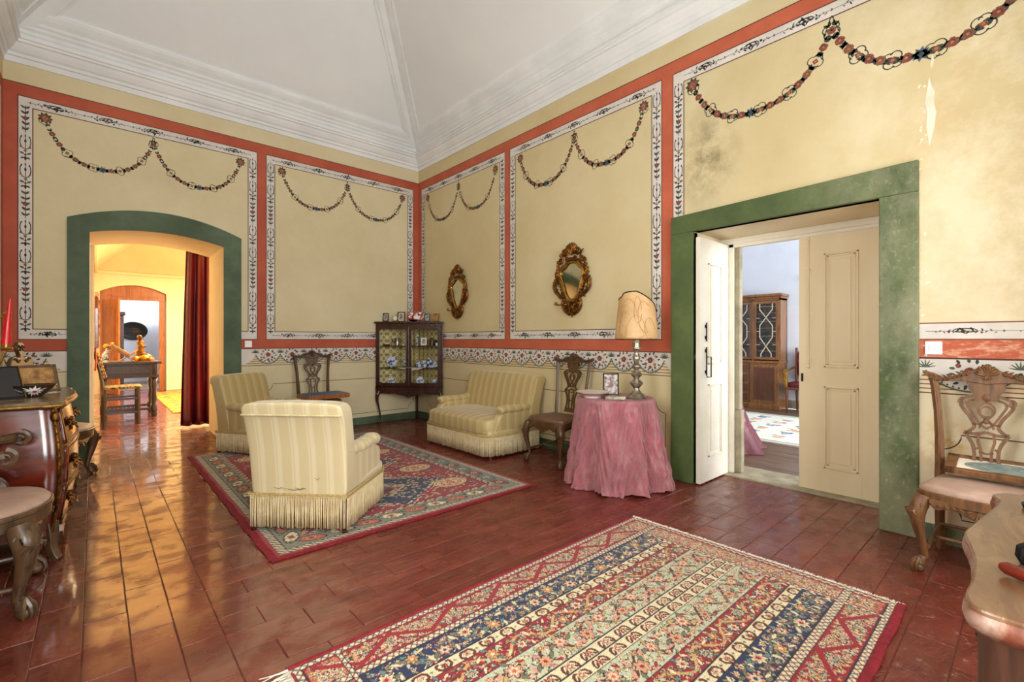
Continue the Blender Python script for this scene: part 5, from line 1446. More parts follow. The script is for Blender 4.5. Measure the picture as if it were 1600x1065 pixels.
# ---------------- draped table, lamp, dish, photo ----------------
TCX, TCY, TTZ = 3.545, 2.545, .775
t = thing('draped_table', 'round table hidden under a crumpled rose-pink floor-length cloth', 'table', (TCX, TCY, 0))
MB().lathe([(.01, TTZ-.03), (.315, TTZ-.03), (.318, TTZ-.012), (.315, TTZ-.006), (.01, TTZ-.006)], 32).build('tabletop', M['oak'], t)
mb = MB(); mb.lathe([(.01, .05), (.05, .05), (.03, .15), (.05, .3), (.03, .45), (.06, .6), (.1, .745), (.01, .745)], 16)
for k in range(3):
    a = k*2.09; mb.tube([(0, 0, .2), (.15*cos(a), .15*sin(a), .12), (.24*cos(a), .24*sin(a), .02)], [.03, .025, .02], 8)
mb.build('pedestal', M['oak'], t)
ph = [R.uniform(0, 6.28) for _ in range(10)]
def skirt(u, v):
    a = 2*pi*u
    if v < .12:
        r = .33*(v/.12); z = TTZ+.002-.002*(v/.12)
        return (r*cos(a), r*sin(a), z+.0025*sin(9*a+r*30)*v/.12)
    if v < .18:
        q = (v-.12)/.06; r = .33+.02*sin(q*pi/2); z = TTZ-.028*(1-cos(q*pi/2)); fold = 0
        q2 = 0
    else:
        q2 = (v-.18)/.82
        z = TTZ-.028-(TTZ-.034)*q2
        r = .35+.075*q2**1.1
    f = sin(9*a+ph[0]+.6*sin(2*a))*.55+sin(14*a+ph[1])*.33+sin(5*a+ph[2])*.4
    f = math.copysign(abs(f)**.8, f)
    # towards the camera-right side the cloth flares out
    fl_ = .045*max(0, cos(a+1.1))**2*q2
    r += q2**.7*(.058*f+fl_)+q2*.011*sin(31*a+9*q2+ph[3])+.007*q2*sin(47*a-14*q2)
    wr = .010*sin(23*q2+11*sin(6*a+ph[4]))*q2**.3
    r += wr
    if q2 > 0: z = max(.004, z+.02*q2*sin(9*a+ph[0]+1.2)*(q2 > .6))
    return (r*cos(a+.05*q2*sin(6*a)), r*sin(a+.05*q2*sin(6*a)), z)
MB().grid(skirt, 340, 90, wrap=True).build('cloth', M['pinkcloth'], t, auto=False, fixn=False)
# candlestick lamp
LX, LY = 3.60, 2.36
t = thing('table_lamp', 'silver baluster candlestick lamp with stitched parchment shade on the rose cloth', 'lamp', (LX, LY, TTZ+.003))
pr_ = [(.01, 0), (.088, 0), (.09, .012), (.08, .02), (.07, .035), (.045, .05), (.03, .07), (.026, .09), (.04, .105), (.055, .125), (.058, .14), (.04, .155), (.022, .17), (.03, .185), (.046, .20), (.05, .215), (.034, .235),
       (.02, .25), (.03, .265), (.04, .28), (.036, .295), (.02, .31), (.024, .33), (.034, .35), (.03, .37), (.019, .385), (.02, .42), (.034, .435), (.05, .442), (.05, .45), (.036, .455), (.036, .49), (.01, .492)]
MB().lathe(pr_, 28).build('stem', M['silver'], t)
MB().lathe([(.01, .49), (.026, .49), (.026, .56), (.006, .565)], 16).build('candle_sleeve', M['page'], t)
def shade_h(a):    # top edge height by angle around the front; a=0 faces the camera
    q = a/1.9
    return .415-.175*max(0, q)**1.15-.05*max(0, -q-.1)**1.6-(.03*((-q-.42)/.1) if q < -.42 else 0)*(1 if q > -.52 else 1.0)*min(1, .1/max(.1, -q-.42))
cdir = math.atan2(-LY, -LX)
def shp(u, v):
    a = (u*2-1)*1.9; h = shade_h(a); z = v*h
    r = .188-.042*(z/.415)**1.15
    ang = cdir+a*1.0
    return (r*cos(ang), r*sin(ang), .522+z)
sh = MB().grid(shp, 56, 22).build('lamp_shade', M['shade'], t, solid=.003)
mb = MB(); mb.tube([shp(k/56, 1) for k in range(57)], .005, 6); mb.tube([shp(k/56, 0) for k in range(57)], .004, 6)
mb.tube([shp(0, k/10) for k in range(11)], .003, 5); mb.tube([shp(1, k/10) for k in range(11)], .003, 5)
mb.build('shade_trim', M['iron'], sh)
mb = MB()
def st(c0, c1, r0, r1, a0, a1, n=16): return [(c0+r0*cos(a0+(a1-a0)*k/n), c1+r1*sin(a0+(a1-a0)*k/n)) for k in range(n+1)]
for cv in (st(.5, .0, .14, .5, .3, 2.9), st(.38, .55, .12, .3, 0, 4.5), st(.62, .5, .10, .35, 1, 5), st(.45, .3, .2, .3, 2, 5.5), st(.52, .62, .05, .28, 0, 6), st(.68, .25, .08, .25, 0, 5), st(.33, .3, .06, .3, 1, 6)):
    mb.tube([tuple(Vector(shp(min(max(u, .02), .98), min(max(v, .03), .95)))*1.0+Vector((cos(cdir+(u*2-1)*1.9)*.003, sin(cdir+(u*2-1)*1.9)*.003, 0))) for u, v in cv], .0012, 4)
mb.build('stitching', M['thread'], sh)
t = thing('glazed_dish', 'shallow white dish with orange glazed inside on the rose cloth', 'dish', (3.36, 2.66, TTZ+.002))
MB().lathe([(.01, 0), (.075, 0), (.08, .012), (.13, .034), (.15, .05), (.155, .054)], 40).build('body', M['white'], t)
MB().lathe([(.01, .012), (.075, .014), (.125, .036), (.148, .054), (.155, .055), (.13, .033)], 40).build('glaze', M['orangeg'], t)
def easel_frame(name, label, cat, loc, rz, w, h, fm, pmx, border=.014, tilt=.22, group=None, mat_border=None):
    t = thing(name, label, cat, loc, rz, group); f = lambda u, v, w_: (u, w_*cos(tilt)+v*sin(tilt), v*cos(tilt)-w_*sin(tilt)+.002+.014*sin(tilt))
    mb = MB()
    for q in ((-w/2, w/2, 0, border), (-w/2, w/2, h-border, h), (-w/2, -w/2+border, 0, h), (w/2-border, w/2, 0, h)):
        mb.prism([(q[0], q[2]), (q[1], q[2]), (q[1], q[3]), (q[0], q[3])], -.007, .009, f)
    mb.build('frame', fm, t, smooth=False, bevel=.002)
    mb = MB(); b = border
    if mat_border:
        mb.prism([(-w/2+b, b), (w/2-b, b), (w/2-b, h-b), (-w/2+b, h-b)], -.001, .004, f); mb.build('mount', M['white'], t, smooth=False); mb = MB(); b += mat_border
    mb.prism([(-w/2+b, b), (w/2-b, b), (w/2-b, h-b), (-w/2+b, h-b)], -.002, .004, f); mb.build('photo', pmx, t, smooth=False)
    MB().prism([(-.02, .05), (.02, .05), (.02, h*.8), (-.02, h*.8)], .0, .008, lambda u, v, w_: (u, (h*.8-v)*.35+v*sin(tilt)+w_+.006, v*cos(tilt)-.04+.0)).build('strut', M['darkwood'], t, smooth=False)
    return t
pmt = pm('portrait_print', (204, 190, 184), (96, 60, 66), 16, .2, lo=.42, hi=.56)
easel_frame('photo_frame', 'dark framed portrait photo behind the orange dish', 'photo frame', (3.58, 2.62, TTZ+.002), radians(-52), .145, .205, M['iron'], pmt, .012)
t = thing('grey_box', 'flat grey book lying beside the foot of the lamp', 'book', (3.39, 2.44, TTZ+.003), radians(-52))
MB().box(-.085, .085, -.06, .06, 0, .03).build('cover', M['silver'], t, smooth=False, bevel=.004); MB().box(-.08, .088, -.055, .055, .005, .025).build('pages', M['page'], t, smooth=False)

# ---------------- gilt rococo mirrors ----------------
def mirror(name, label, y, z, s, sw, seed, group):
    rr = random.Random(seed)
    t = thing(name, label, 'mirror', (XB-.004, y, z), radians(-90), group)
    f = lambda u, v, w: (u*sw, -w, v)
    # glass outline: broad shouldered pear, narrowing to the foot
    gl = bez([(0, .195), (.035, .19), (.07, .15), (.108, .125), (.118, .09), (.098, .02), (.07, -.08), (.035, -.145), (0, -.16)], 6)
    out = gl+[(-u, v) for u, v in gl[::-1]][1:-1]
    MB().prism(out, .0, .012, f).build('glass', M['mirror'], t, smooth=False)
    mb = MB(); mb.tube([f(u*1.04, v*1.03, .018) for u, v in out], .012, 8, closed=True)
    mb.tube([f(u*1.22, v*1.12, .014) for u, v in out], .010, 8, closed=True)
    mb.build('inner_moulding', M['giltB'], t)
    mb = MB()
    big = [(u*1.34, v*1.20) for u, v in out]; n = len(out)
    mb.ribbon([(u*1.16, v*1.08) for u, v in out], .05, 0, .012, f, closed=True)
    mb.build('frame', M['gilt'], t)
    mb = MB()
    def scroll(cx, cy, r, d, turns=1.4, a0=0, th=.011, w=.03):
        p = spiral(cx, cy, r, r*.2, a0, a0+d*turns*2*pi, 16); mb.tube([f(u, v, w) for u, v in p], interp([th, th*.55], len(p)), 7)
        mb.ell(f(cx, cy, w), (th*.9*sw+.001, th, th*.9), 8, 5)
    def lf_(u, v, a, L, w=.022, th=.012):
        mb.tube([f(u, v, w), f(u+L*.5*cos(a), v+L*.5*sin(a), w+.014), f(u+L*cos(a+.35), v+L*sin(a+.35), w-.004)], [th*.55, th, .003], 6, flat=.6)
    for sg in (-1, 1):
        A = lambda a: a if sg > 0 else pi-a
        # top crest: tall palmette with flanking scrolls
        scroll(sg*.062, .30, .036, sg, 1.3, A(-pi/2)); scroll(sg*.115, .225, .034, -sg, 1.2, A(0)); scroll(sg*.04, .235, .026, sg, 1.2, A(pi))
        for k in range(4): lf_(sg*(.015+.012*k), .27, A(1.45-.26*k), .10-.014*k)
        for k in range(3): lf_(sg*.09, .235+.02*k, A(1.0-.3*k), .05)
        # shoulders: sprays of leaves
        for k in range(7):
            lf_(sg*(.125+.006*k), .20-.03*k, A(.9-.25*k), .038+.006*(k % 2)); lf_(sg*(.13+.004*k), .19-.03*k, A(.3-.2*k), .03)
        # big c-scrolls at the sides
        cpts = bez([(sg*.125, .06), (sg*.165, .045), (sg*.185, .0), (sg*.175, -.06), (sg*.13, -.11), (sg*.09, -.13)], 6)
        mb.tube([f(u, v, .024) for u, v in cpts], interp([.010, .017, .02, .017, .012], len(cpts)), 8)
        scroll(sg*.145, .03, .028, sg, 1.2, A(pi/2)); scroll(sg*.10, -.115, .024, -sg, 1.1, A(-pi/2))
        for k in range(5): lf_(sg*(.17-.012*k), .02-.032*k, A(-.2-.25*k), .038); lf_(sg*(.14-.01*k), .0-.03*k, A(2.6), .03)
        # foot
        scroll(sg*.048, -.205, .032, -sg, 1.2, A(pi/2)); scroll(sg*.03, -.262, .022, sg, 1.2, A(0))
        cp = bez([(sg*.085, -.15), (sg*.095, -.2), (sg*.07, -.26), (sg*.02, -.30)], 5)
        mb.tube([f(u, v, .02) for u, v in cp], interp([.014, .018, .012], len(cp)), 8)
        for k in range(4): lf_(sg*(.08-.012*k), -.16-.03*k, A(-.5-.2*k), .03); lf_(sg*.01, -.2-.02*k, A(-1.2), .04)
    for k in range(9):
        a = pi/2+(k-4)*.26; mb.tube([f(0, .27, .02), f(.05*cos(a), .28+.055*sin(a), .036), f(.072*cos(a), .30+.085*sin(a), .022)], [.008, .011, .005], 6)
    mb.ell(f(0, .335, .03), (.022*sw, .018, .03), 10, 6); mb.ell(f(0, .225, .028), (.026*sw, .016, .02), 10, 6)
    mb.ell(f(0, -.225, .026), (.03*sw, .018, .035), 10, 6); mb.ell(f(0, -.285, .02), (.018*sw, .014, .022), 10, 6); mb.tube([f(0, -.29, .018), f(0, -.325, .014)], [.010, .003], 6)
    for _ in range(30):
        a = rr.uniform(0, 2*pi); k = rr.uniform(1.25, 1.55); u, v = out[rr.randrange(n)]
        mb.ell(f(u*k, v*(1+.25*(k-1)), .02), (.009, .009, .011), 6, 4)
    mb.build('carving', M['gilt'], t)
    # candle arm at the foot
    mb = MB(); cp = bez([(-.03, .0, .02), (-.07, .0, .05), (-.12, 0, .04), (-.15, 0, .05)], 5)
    mb.tube([(u*sw, -w, -.20+v) for u, v, w in [(p[0], p[1]+.0, p[2]) for p in cp]], .006, 6); mb.lathe([(.004, 0), (.018, .0), (.02, .01), (.01, .014), (.01, .03), (.004, .03)], 10, c=(-.15*sw, -.05, -.20))
    mb.build('candle_arm', M['gilt'], t)
    t.scale = (s, s, s); return t
mirror('gilt_mirror', 'larger-looking gilt rococo wall mirror nearest the parchment lamp', 3.475, 1.935, 1.19, 1.16, 3, 'gilt rococo mirrors')
mirror('gilt_mirror', 'gilt rococo wall mirror above the corner end of the sofa', 5.70, 1.965, 1.16, 1.13, 8, 'gilt rococo mirrors')
# ---------------- corner display cabinet ----------------
CF = Vector((3.638, 6.458, 0)); CA = radians(-45)
def cab(lx, ly, z): return (CF.x+lx*cos(CA)-ly*sin(CA), CF.y+lx*sin(CA)+ly*cos(CA), z)
t = thing('corner_cabinet', 'dark mahogany glazed corner cabinet on cabriole legs', 'display cabinet', tuple(CF), CA)
DW = M['darkwood']; hw = .525; Zb, Zt = .55, 1.555
tri = lambda e=0, f=0: [(-hw-e, -.0-f), (hw+e, -.0-f), (hw+e, .02), (.012, .515), (-.012, .515), (-hw-e, .02)]
MB().prism(tri(.0), Zb, Zb+.03, lambda u, v, w: (u, v, w)).build('bottom', DW, t, smooth=False)
MB().prism(tri(.018, .03), Zt-.01, Zt+.022, lambda u, v, w: (u, v, w)).build('cornice', DW, t, smooth=False, bevel=.006)
mb = MB(); mb.prism([(-hw, -.0), (hw, 0), (hw, .012), (-hw, .012)], Zt-.055, Zt-.01, lambda u, v, w: (u, v, w)); mb.prism([(-hw, 0), (hw, 0), (hw, .012), (-hw, .012)], Zb, Zb+.025, lambda u, v, w: (u, v, w))
for sg in (-1, 1): mb.box(sg*hw-.02 if sg > 0 else -hw, sg*hw if sg > 0 else -hw+.02, 0, .02, Zb, Zt)
mb.build('face_frame', DW, t, smooth=False, bevel=.002)
mb = MB()
for sg in (-1, 1):
    mb.add([(sg*(hw-.002), .016, Zb), (0, .508, Zb), (0, .508, Zt-.01), (sg*(hw-.002), .016, Zt-.01)], [(0, 1, 2, 3)])
mb.build('back_panel', M['damask'], t, smooth=False, fixn=False)
for z in (.862, 1.20):
    MB().prism([(-hw+.02, .03), (hw-.02, .03), (.01, .495), (-.01, .495)], z-.012, z, lambda u, v, w: (u, v, w)).build('shelf', DW, t, smooth=False)
for sg in (-1, 1):     # two doors with shaped openings
    x0, x1 = (-hw+.018, -.002) if sg < 0 else (.002, hw-.018)
    z0, z1 = Zb+.025, Zt-.055; b = .048
    # opening with stepped round corners
    ox0, ox1, oz0, oz1 = x0+b*(1 if sg < 0 else .8), x1-b*(.8 if sg < 0 else 1), z0+b, z1-b*.8
    c = .04; op = []
    for (cx, cz, a0) in ((ox1-c, oz1-c, 0), (ox0+c, oz1-c, pi/2), (ox0+c, oz0+c, pi), (ox1-c, oz0+c, 1.5*pi)):
        op += [(cx+c*cos(a0+k*pi/12), cz+c*sin(a0+k*pi/12)) for k in range(7)]
    n = len(op); outer = []
    for (u, v) in op:     # project each inner point to the outer rectangle
        cx, cz = (x0+x1)/2, (z0+z1)/2; du, dv = u-cx, v-cz
        k = min((x1-cx)/abs(du) if du else 9, (z1-cz)/abs(dv) if dv else 9); outer.append((cx+du*k, cz+dv*k))
    corners = [(x1, z1), (x0, z1), (x0, z0), (x1, z0)]
    mb = MB(); vs = []
    for w in (-.02, .0):
        vs += [(u, w, v) for u, v in op]+[(u, w, v) for u, v in outer]
    fs = []
    for k in range(n):
        l = (k+1) % n
        fs += [(k, l, n+l, n+k), (2*n+k, 3*n+k, 3*n+l, 2*n+l), (k, 2*n+k, 2*n+l, l)]
    mb.add(vs, fs)
    for k in range(n):     # fill to the square corners
        l = (k+1) % n; a_, b_ = outer[k], outer[l]
        if abs(a_[0]-b_[0]) > 1e-4 and abs(a_[1]-b_[1]) > 1e-4:
            cc = min(corners, key=lambda q: (q[0]-a_[0])**2+(q[1]-a_[1])**2)
            mb.add([(a_[0], -.02, a_[1]), (b_[0], -.02, b_[1]), (cc[0], -.02, cc[1])], [(0, 1, 2)])
    dd = mb.build('door', DW, t, smooth=False)
    mb = MB(); mb.tube([(u, -.022, v) for u, v in op], .005, 6, closed=True); mb.build('door_moulding', M['darkwood'], dd)
    MB().add([(ox0, -.008, oz0), (ox1, -.008, oz0), (ox1, -.008, oz1), (ox0, -.008, oz1)], [(0, 1, 2, 3)]) or None
    g = MB(); g.add([(ox0, -.008, oz0), (ox1, -.008, oz0), (ox1, -.008, oz1), (ox0, -.008, oz1)], [(0, 1, 2, 3)]); g.build('pane', M['glass'], dd, smooth=False, fixn=False)
MB().tube([(0, -.026, Zb+.03), (0, -.026, Zt-.06)], .008, 8).build('centre_bead', DW, t)
ap = bez([(-hw, .40), (-.44, .46), (-.33, .455), (-.22, .46), (-.16, .44), (-.08, .425), (0, .405), (.08, .425), (.16, .44), (.22, .46), (.33, .455), (.44, .46), (hw, .40)], 4)
MB().prism([(hw, .55)]+[(-hw, .55)]+ap, -.01, .012, lambda u, v, w: (u, w, v)).build('apron', DW, t, smooth=False, bevel=.003)
mb = MB(); mb.box(-hw, hw, -.015, .018, .535, .555); mb.prism([(-hw, .01), (hw, .01), (.0, .5)], .47, .55, lambda u, v, w: (u, v, w)); mb.build('stand_frame', DW, t, smooth=False)
mb = MB()
for k in range(9):
    a = -pi/2+(k-4)*.3; mb.tube([(0, -.012, .44), (.04*cos(a), -.02, .44+.045*sin(a))], [.004, .008], 5)
for sg in (-1, 1):
    for k in range(4): mb.tube([(sg*(.05+.03*k), -.012, .43+.006*k), (sg*(.07+.03*k), -.02, .445+.006*k), (sg*(.09+.03*k), -.012, .44+.006*k)], [.004, .007, .003], 5)
mb.build('apron_carving', DW, t)
for sg in (-1, 1):
    c_ = bez([(0, .50, .03), (.03, .44, .032), (.035, .36, .024), (.01, .24, .016), (-.012, .12, .013), (.0, .05, .015), (.03, .012, .018)], 5)
    MB().tube([(sg*(hw-.05+o*.8), .02-o*.6, z) for o, z, r in c_], [r for o, z, r in c_], 10).build('leg', DW, t)
MB().tube([(0, .47, .5), (0, .47, 0)], [.026, .022], 4).build('leg', DW, t)
# things in and on the cabinet
def plate(name, label, lx, ly, z, r, m, tilt=1.35, group=None, cat='plate'):
    t = thing(name, label, cat, cab(lx, ly, z), CA, group)
    o = MB().lathe([(.002, .004), (r*.55, .004), (r*.62, .010), (r, .022), (r*.99, .027), (r*.6, .015), (.002, .010)], 36).build('body', m, t)
    o.rotation_euler = (tilt, 0, 0); o.location = (0, 0, r*sin(tilt)+.001)
    mb = MB(); mb.tube([(-r*.5, -.02, .003), (0, .03, .003), (r*.5, -.02, .003)], .003, 5); mb.tube([(0, .03, .003), (0, .03+.04*cos(tilt), r*1.2)], .003, 5); mb.build('plate_stand', M['giltB'], t)
    return t
def turned(name, label, cat, lx, ly, z, prof, m, cap=None, capm=None, n=20, group=None):
    t = thing(name, label, cat, cab(lx, ly, z), CA, group); MB().lathe(prof, n).build('body', m, t)
    if cap: MB().lathe(cap, n).build('lid', capm or m, t)
    return t
cup_ = lambda r, h: [(.003, 0), (r*.5, 0), (r*.5, .004), (r*.8, h*.3), (r, h), (r*.94, h), (r*.72, h*.35), (.003, h*.1)]
plate('plate', 'large blue and white plate on the middle shelf of the left cabinet door', -.295, .11, .863, .088, M['bwp'])
plate('plate', 'pale blue plate at the right of the middle shelf, left cabinet door', -.085, .20, .863, .062, M['bwl'])
plate('plate', 'heart-shaped floral dish on the bottom shelf behind the left cabinet door', -.305, .12, .581, .062, M['bwl'], 1.25)
plate('plate', 'pink and white plate on the bottom cabinet shelf near the centre', -.07, .18, .581, .06, M['pinkg'], 1.25)
plate('plate', 'pale blue star-patterned dish on the bottom shelf, right cabinet door', .145, .15, .581, .065, M['bwl'], 1.3)
plate('plate', 'small fan-shaped porcelain dish at the far right of the bottom shelf', .385, .08, .581, .045, M['bwl'], 1.2)
plate('plate', 'small upright oval dish at the right end of the middle shelf', .40, .07, .863, .046, M['bwl'], 1.45)
plate('saucer', 'blue-rimmed saucer standing behind the cups on the middle shelf', .19, .20, .863, .050, M['bwl'], 1.4)
turned('cup', 'tiny white cup in front of the large blue plate', 'cup', -.295, .05, .863, cup_(.034, .034), M['white'])
turned('blue_bowl', 'dark blue porcelain bowl on the middle shelf, right cabinet door', 'bowl', .13, .10, .863, cup_(.055, .05), M['bwp'])
turned('blue_jar', 'blue and white lidded jar behind the bowl on the middle shelf', 'jar', .10, .18, .863, [(.003, 0), (.03, 0), (.042, .04), (.04, .07), (.02, .085), (.003, .085)], M['bwl'], [(.003, .085), (.022, .086), (.018, .105), (.003, .115)], M['bwp'])
turned('teacup', 'blue and white teacup beside the dark blue bowl', 'cup', .225, .07, .863, cup_(.045, .042), M['bwp'])
t = turned('blue_ewer', 'tall blue and white ewer on the middle shelf, right side', 'ewer', .29, .12, .863, [(.003, 0), (.026, 0), (.02, .02), (.042, .06), (.038, .10), (.016, .13), (.022, .16), (.02, .16), (.003, .12)], M['bwp'])
MB().tube([(.03, 0, .06), (.065, 0, .09), (.05, 0, .13), (.018, 0, .15)], .004, 6).build('handle', M['bwp'], t)
turned('small_shell', 'small white shell ornament between ewer and oval dish', 'ornament', .345, .06, .863, [(.003, 0), (.022, 0), (.026, .015), (.012, .035), (.003, .04)], M['white'])
turned('loose_lid', 'small white lid lying on the bottom shelf near the pink plate', 'saucer', -.16, .06, .581, [(.003, 0), (.03, 0), (.028, .01), (.008, .016), (.003, .022)], M['white'])  # a porcelain lid lying loose on the shelf
turned('porcelain_shell', 'little white porcelain shell beside the star-patterned dish', 'ornament', .235, .07, .581, [(.003, 0), (.035, 0), (.03, .012), (.01, .022), (.003, .024)], M['white'])
turned('glass_tankard', 'clear engraved tankard on the top shelf, left cabinet door', 'tankard', -.215, .10, 1.201, [(.003, 0), (.042, 0), (.038, .01), (.038, .10), (.043, .12), (.039, .12), (.034, .01), (.003, .008)], M['silver'])
turned('glass_goblet', 'small dark goblet beside the engraved tankard', 'goblet', -.28, .12, 1.201, [(.003, 0), (.028, 0), (.006, .012), (.006, .05), (.03, .07), (.034, .11), (.03, .11), (.003, .06)], M['silver'])
turned('low_dish', 'low dark pierced dish at the far left of the top shelf', 'dish', -.38, .07, 1.201, [(.003, 0), (.05, 0), (.062, .022), (.056, .022), (.003, .006)], M['gilt'])
turned('white_vase', 'slender white vase near the centre bar on the top shelf', 'vase', -.055, .15, 1.201, [(.003, 0), (.02, 0), (.014, .03), (.016, .08), (.01, .11), (.014, .125), (.003, .125)], M['white'])
turned('white_swan', 'tiny white animal ornament in front of the slender vase', 'ornament', -.105, .06, 1.201, [(.003, 0), (.02, .0), (.024, .012), (.008, .024), (.003, .03)], M['white'])
turned('opaline_vase', 'pale blue footed vase on the top shelf, right of the centre bar', 'vase', .085, .14, 1.201, [(.003, 0), (.026, 0), (.012, .02), (.014, .08), (.012, .11), (.034, .15), (.036, .165), (.028, .17), (.003, .13)], M['bwl'])
turned('brown_bottle', 'brown stoppered bottle on the top shelf, right side', 'bottle', .33, .12, 1.201, [(.003, 0), (.034, 0), (.036, .09), (.016, .11), (.014, .13), (.003, .13)], pm('amber_glass', (96, 58, 34), (70, 40, 24), 9, .1), [(.003, .13), (.016, .132), (.018, .15), (.008, .165), (.003, .17)], M['silver'])
turned('dark_jug', 'small dark jug at the right of the brown bottle', 'jug', .40, .09, 1.201, [(.003, 0), (.026, 0), (.032, .04), (.02, .07), (.026, .085), (.003, .08)], M['iron'])
turned('white_box', 'tiny white round box at the right end of the top shelf', 'box', .425, .045, 1.201, [(.003, 0), (.02, 0), (.021, .045), (.003, .046)], M['white'])
turned('red_bead_bowl', 'small red glass bowl hanging below the brown bottle', 'bowl', .30, .05, 1.201, cup_(.026, .016), M['redcloth'])
def frame_at(label, lx, ly, z, w, h, fm, pmx, b=.009, group='small framed photographs on the corner cabinet', mb_=None, dz=0):
    easel_frame('photo_frame', label, 'photo frame', cab(lx, ly, z), CA+dz, w, h, fm, pmx, b, .18, group, mb_)
Zc = Zt+.023
frame_at('small dark-framed photo at the left end of the cabinet top', -.40, .09, Zc, .092, .135, M['iron'], M['photo'], .011)
frame_at('brown-framed photo with white mount on the cabinet top, left of the platter', -.185, .20, Zc, .118, .16, M['mahog'], M['photo'], .016, mb_=.012)
frame_at('dark-framed photo just right of the red platter', .25, .13, Zc, .088, .125, M['iron'], M['photo'], .010)
frame_at('pale gold-framed photo at the right end of the cabinet top', .40, .07, Zc, .092, .125, M['giltB'], M['photoS'], .012, dz=-.2)
easel_frame('photo_frame', 'white-mounted photo leaning on the top shelf behind the right cabinet door', 'photo frame', cab(.205, .10, 1.201), CA+.15, .098, .125, M['silver'], M['photo'], .006, .15, None, .014)
t = thing('red_platter', 'red and white patterned oval platter standing on the cabinet', 'platter', cab(.055, .21, Zc), CA)
o = MB().lathe([(.002, .004), (.07, .004), (.08, .012), (.118, .02), (.115, .026), (.07, .012), (.002, .010)], 40, sx=1.12, sy=.72).build('body', M['imari'], t); o.rotation_euler = (1.35, 0, 0); o.location = (0, 0, .083)
mb = MB()
for (x, z) in ((-.055, .115), (.065, .13), (.01, .075)): mb.lathe([(.002, 0), (.028, 0), (.026, .004), (.002, .005)], 20, sx=1.3 if z < .1 else 1)
o = MB()
for (x, z, s_) in ((-.065, .045, 1), (.07, .05, 1), (.01, -.015, 1.7)): o.lathe([(.002, .027), (.026*s_ if s_ > 1 else .026, .026), (.022, .032), (.002, .033)], 18, c=(x, z, 0), sy=.8)
o = o.build('cartouches', M['white'], t); o.rotation_euler = (1.35, 0, 0); o.location = (0, 0, .083)
mb = MB(); mb.tube([(-.06, -.03, .004), (0, .03, .004), (.06, -.03, .004)], .004, 5); mb.build('plate_stand', M['iron'], t)
turned('shallow_bowl', 'shallow dark bowl on the cabinet top in front of the platter', 'bowl', .045, .09, Zc, [(.003, 0), (.035, 0), (.04, .008), (.09, .03), (.085, .032), (.003, .010)], M['iron'])
t = thing('mantel_clock', 'small round brass clock on the cabinet top', 'clock', cab(-.25, .11, Zc), CA)
MB().lathe([(.002, -.02), (.042, -.02), (.046, 0), (.042, .01), (.002, .01)], 28).build('case', M['giltB'], t, rot=(pi/2, 0, 0), loc=(0, 0, .056))
MB().lathe([(.002, .0), (.034, .0), (.034, .004), (.002, .004)], 28).build('dial', M['white'], t, rot=(pi/2, 0, 0), loc=(0, -.011, .056))
MB().box(-.04, .04, -.02, .02, 0, .014).build('foot', M['gilt'], t, smooth=False, bevel=.003)
t = thing('lace_mat', 'white lace mat draping over the middle shelf edge', 'mat', cab(.02, .045, .8635), CA)
pl = [(.24*cos(a)*(1+.03*cos(14*a)), -.075+.05+.07*sin(a)*(1+.04*cos(14*a))) for a in [k*2*pi/56 for k in range(56)]]
MB().prism(pl, 0, .0015, lambda u, v, w: (u, v, w)).build('cloth', M['cotton'], t, smooth=False)
mb = MB(); dp = [(-.2, 0), (-.15, -.02), (-.10, -.022), (-.05, -.035), (0, -.03), (.04, -.045), (.08, -.03), (.12, -.035), (.16, -.018), (.2, 0)]
mb.prism([(-.2, .001)]+dp[1:-1]+[(.2, .001)], -.052, -.0505, lambda u, v, w: (u, w, v)); mb.build('lace_edge', M['cotton'], t, smooth=False)

# case on the chair by the back wall
t = thing('display_case', 'flat wooden case with blue lid lying across the chair seat', 'case', (2.33, 6.44, .507), radians(3))
MB().box(-.285, .285, -.18, .20, 0, .055).build('body', M['oak'], t, smooth=False, bevel=.004)
MB().box(-.27, .27, -.165, .185, .055, .062).build('lid', pm('faded_blue_cloth', (96, 120, 150), (70, 90, 120), 7, .6, detail=7), t, smooth=False, bevel=.002)
# framed print lying on the right chair
t = thing('framed_print', 'pale oval print in a wooden frame lying on the chair right of the door', 'picture', (3.80, .10, .524), radians(-90))
t.rotation_euler = (radians(0), radians(0), radians(-90))
mb = MB(); W_, H_ = .50, .125
for q in ((-W_/2, W_/2, -H_, -H_+.035), (-W_/2, W_/2, H_-.035, H_), (-W_/2, -W_/2+.05, -H_, H_), (W_/2-.05, W_/2, -H_, H_)): mb.box(q[0], q[1], q[2], q[3], 0, .028)
tl = .18
o = mb.build('frame', M['lightwood'], t, smooth=False, bevel=.003); o.rotation_euler = (tl, 0, 0); o.location = (0, 0, .03)
o = MB().box(-W_/2+.04, W_/2-.04, -H_+.03, H_-.03, .008, .018).build('mount', M['plaster'], t, smooth=False); o.rotation_euler = (tl, 0, 0); o.location = (0, 0, .03)
o = MB().lathe([(.003, .018), (.17, .018), (.17, .020), (.003, .020)], 40, sy=.42).build('print', pm('grey_blue_engraving', (150, 164, 160), (112, 128, 126), 30, .5, detail=6), t); o.rotation_euler = (tl, 0, 0); o.location = (0, 0, .03)

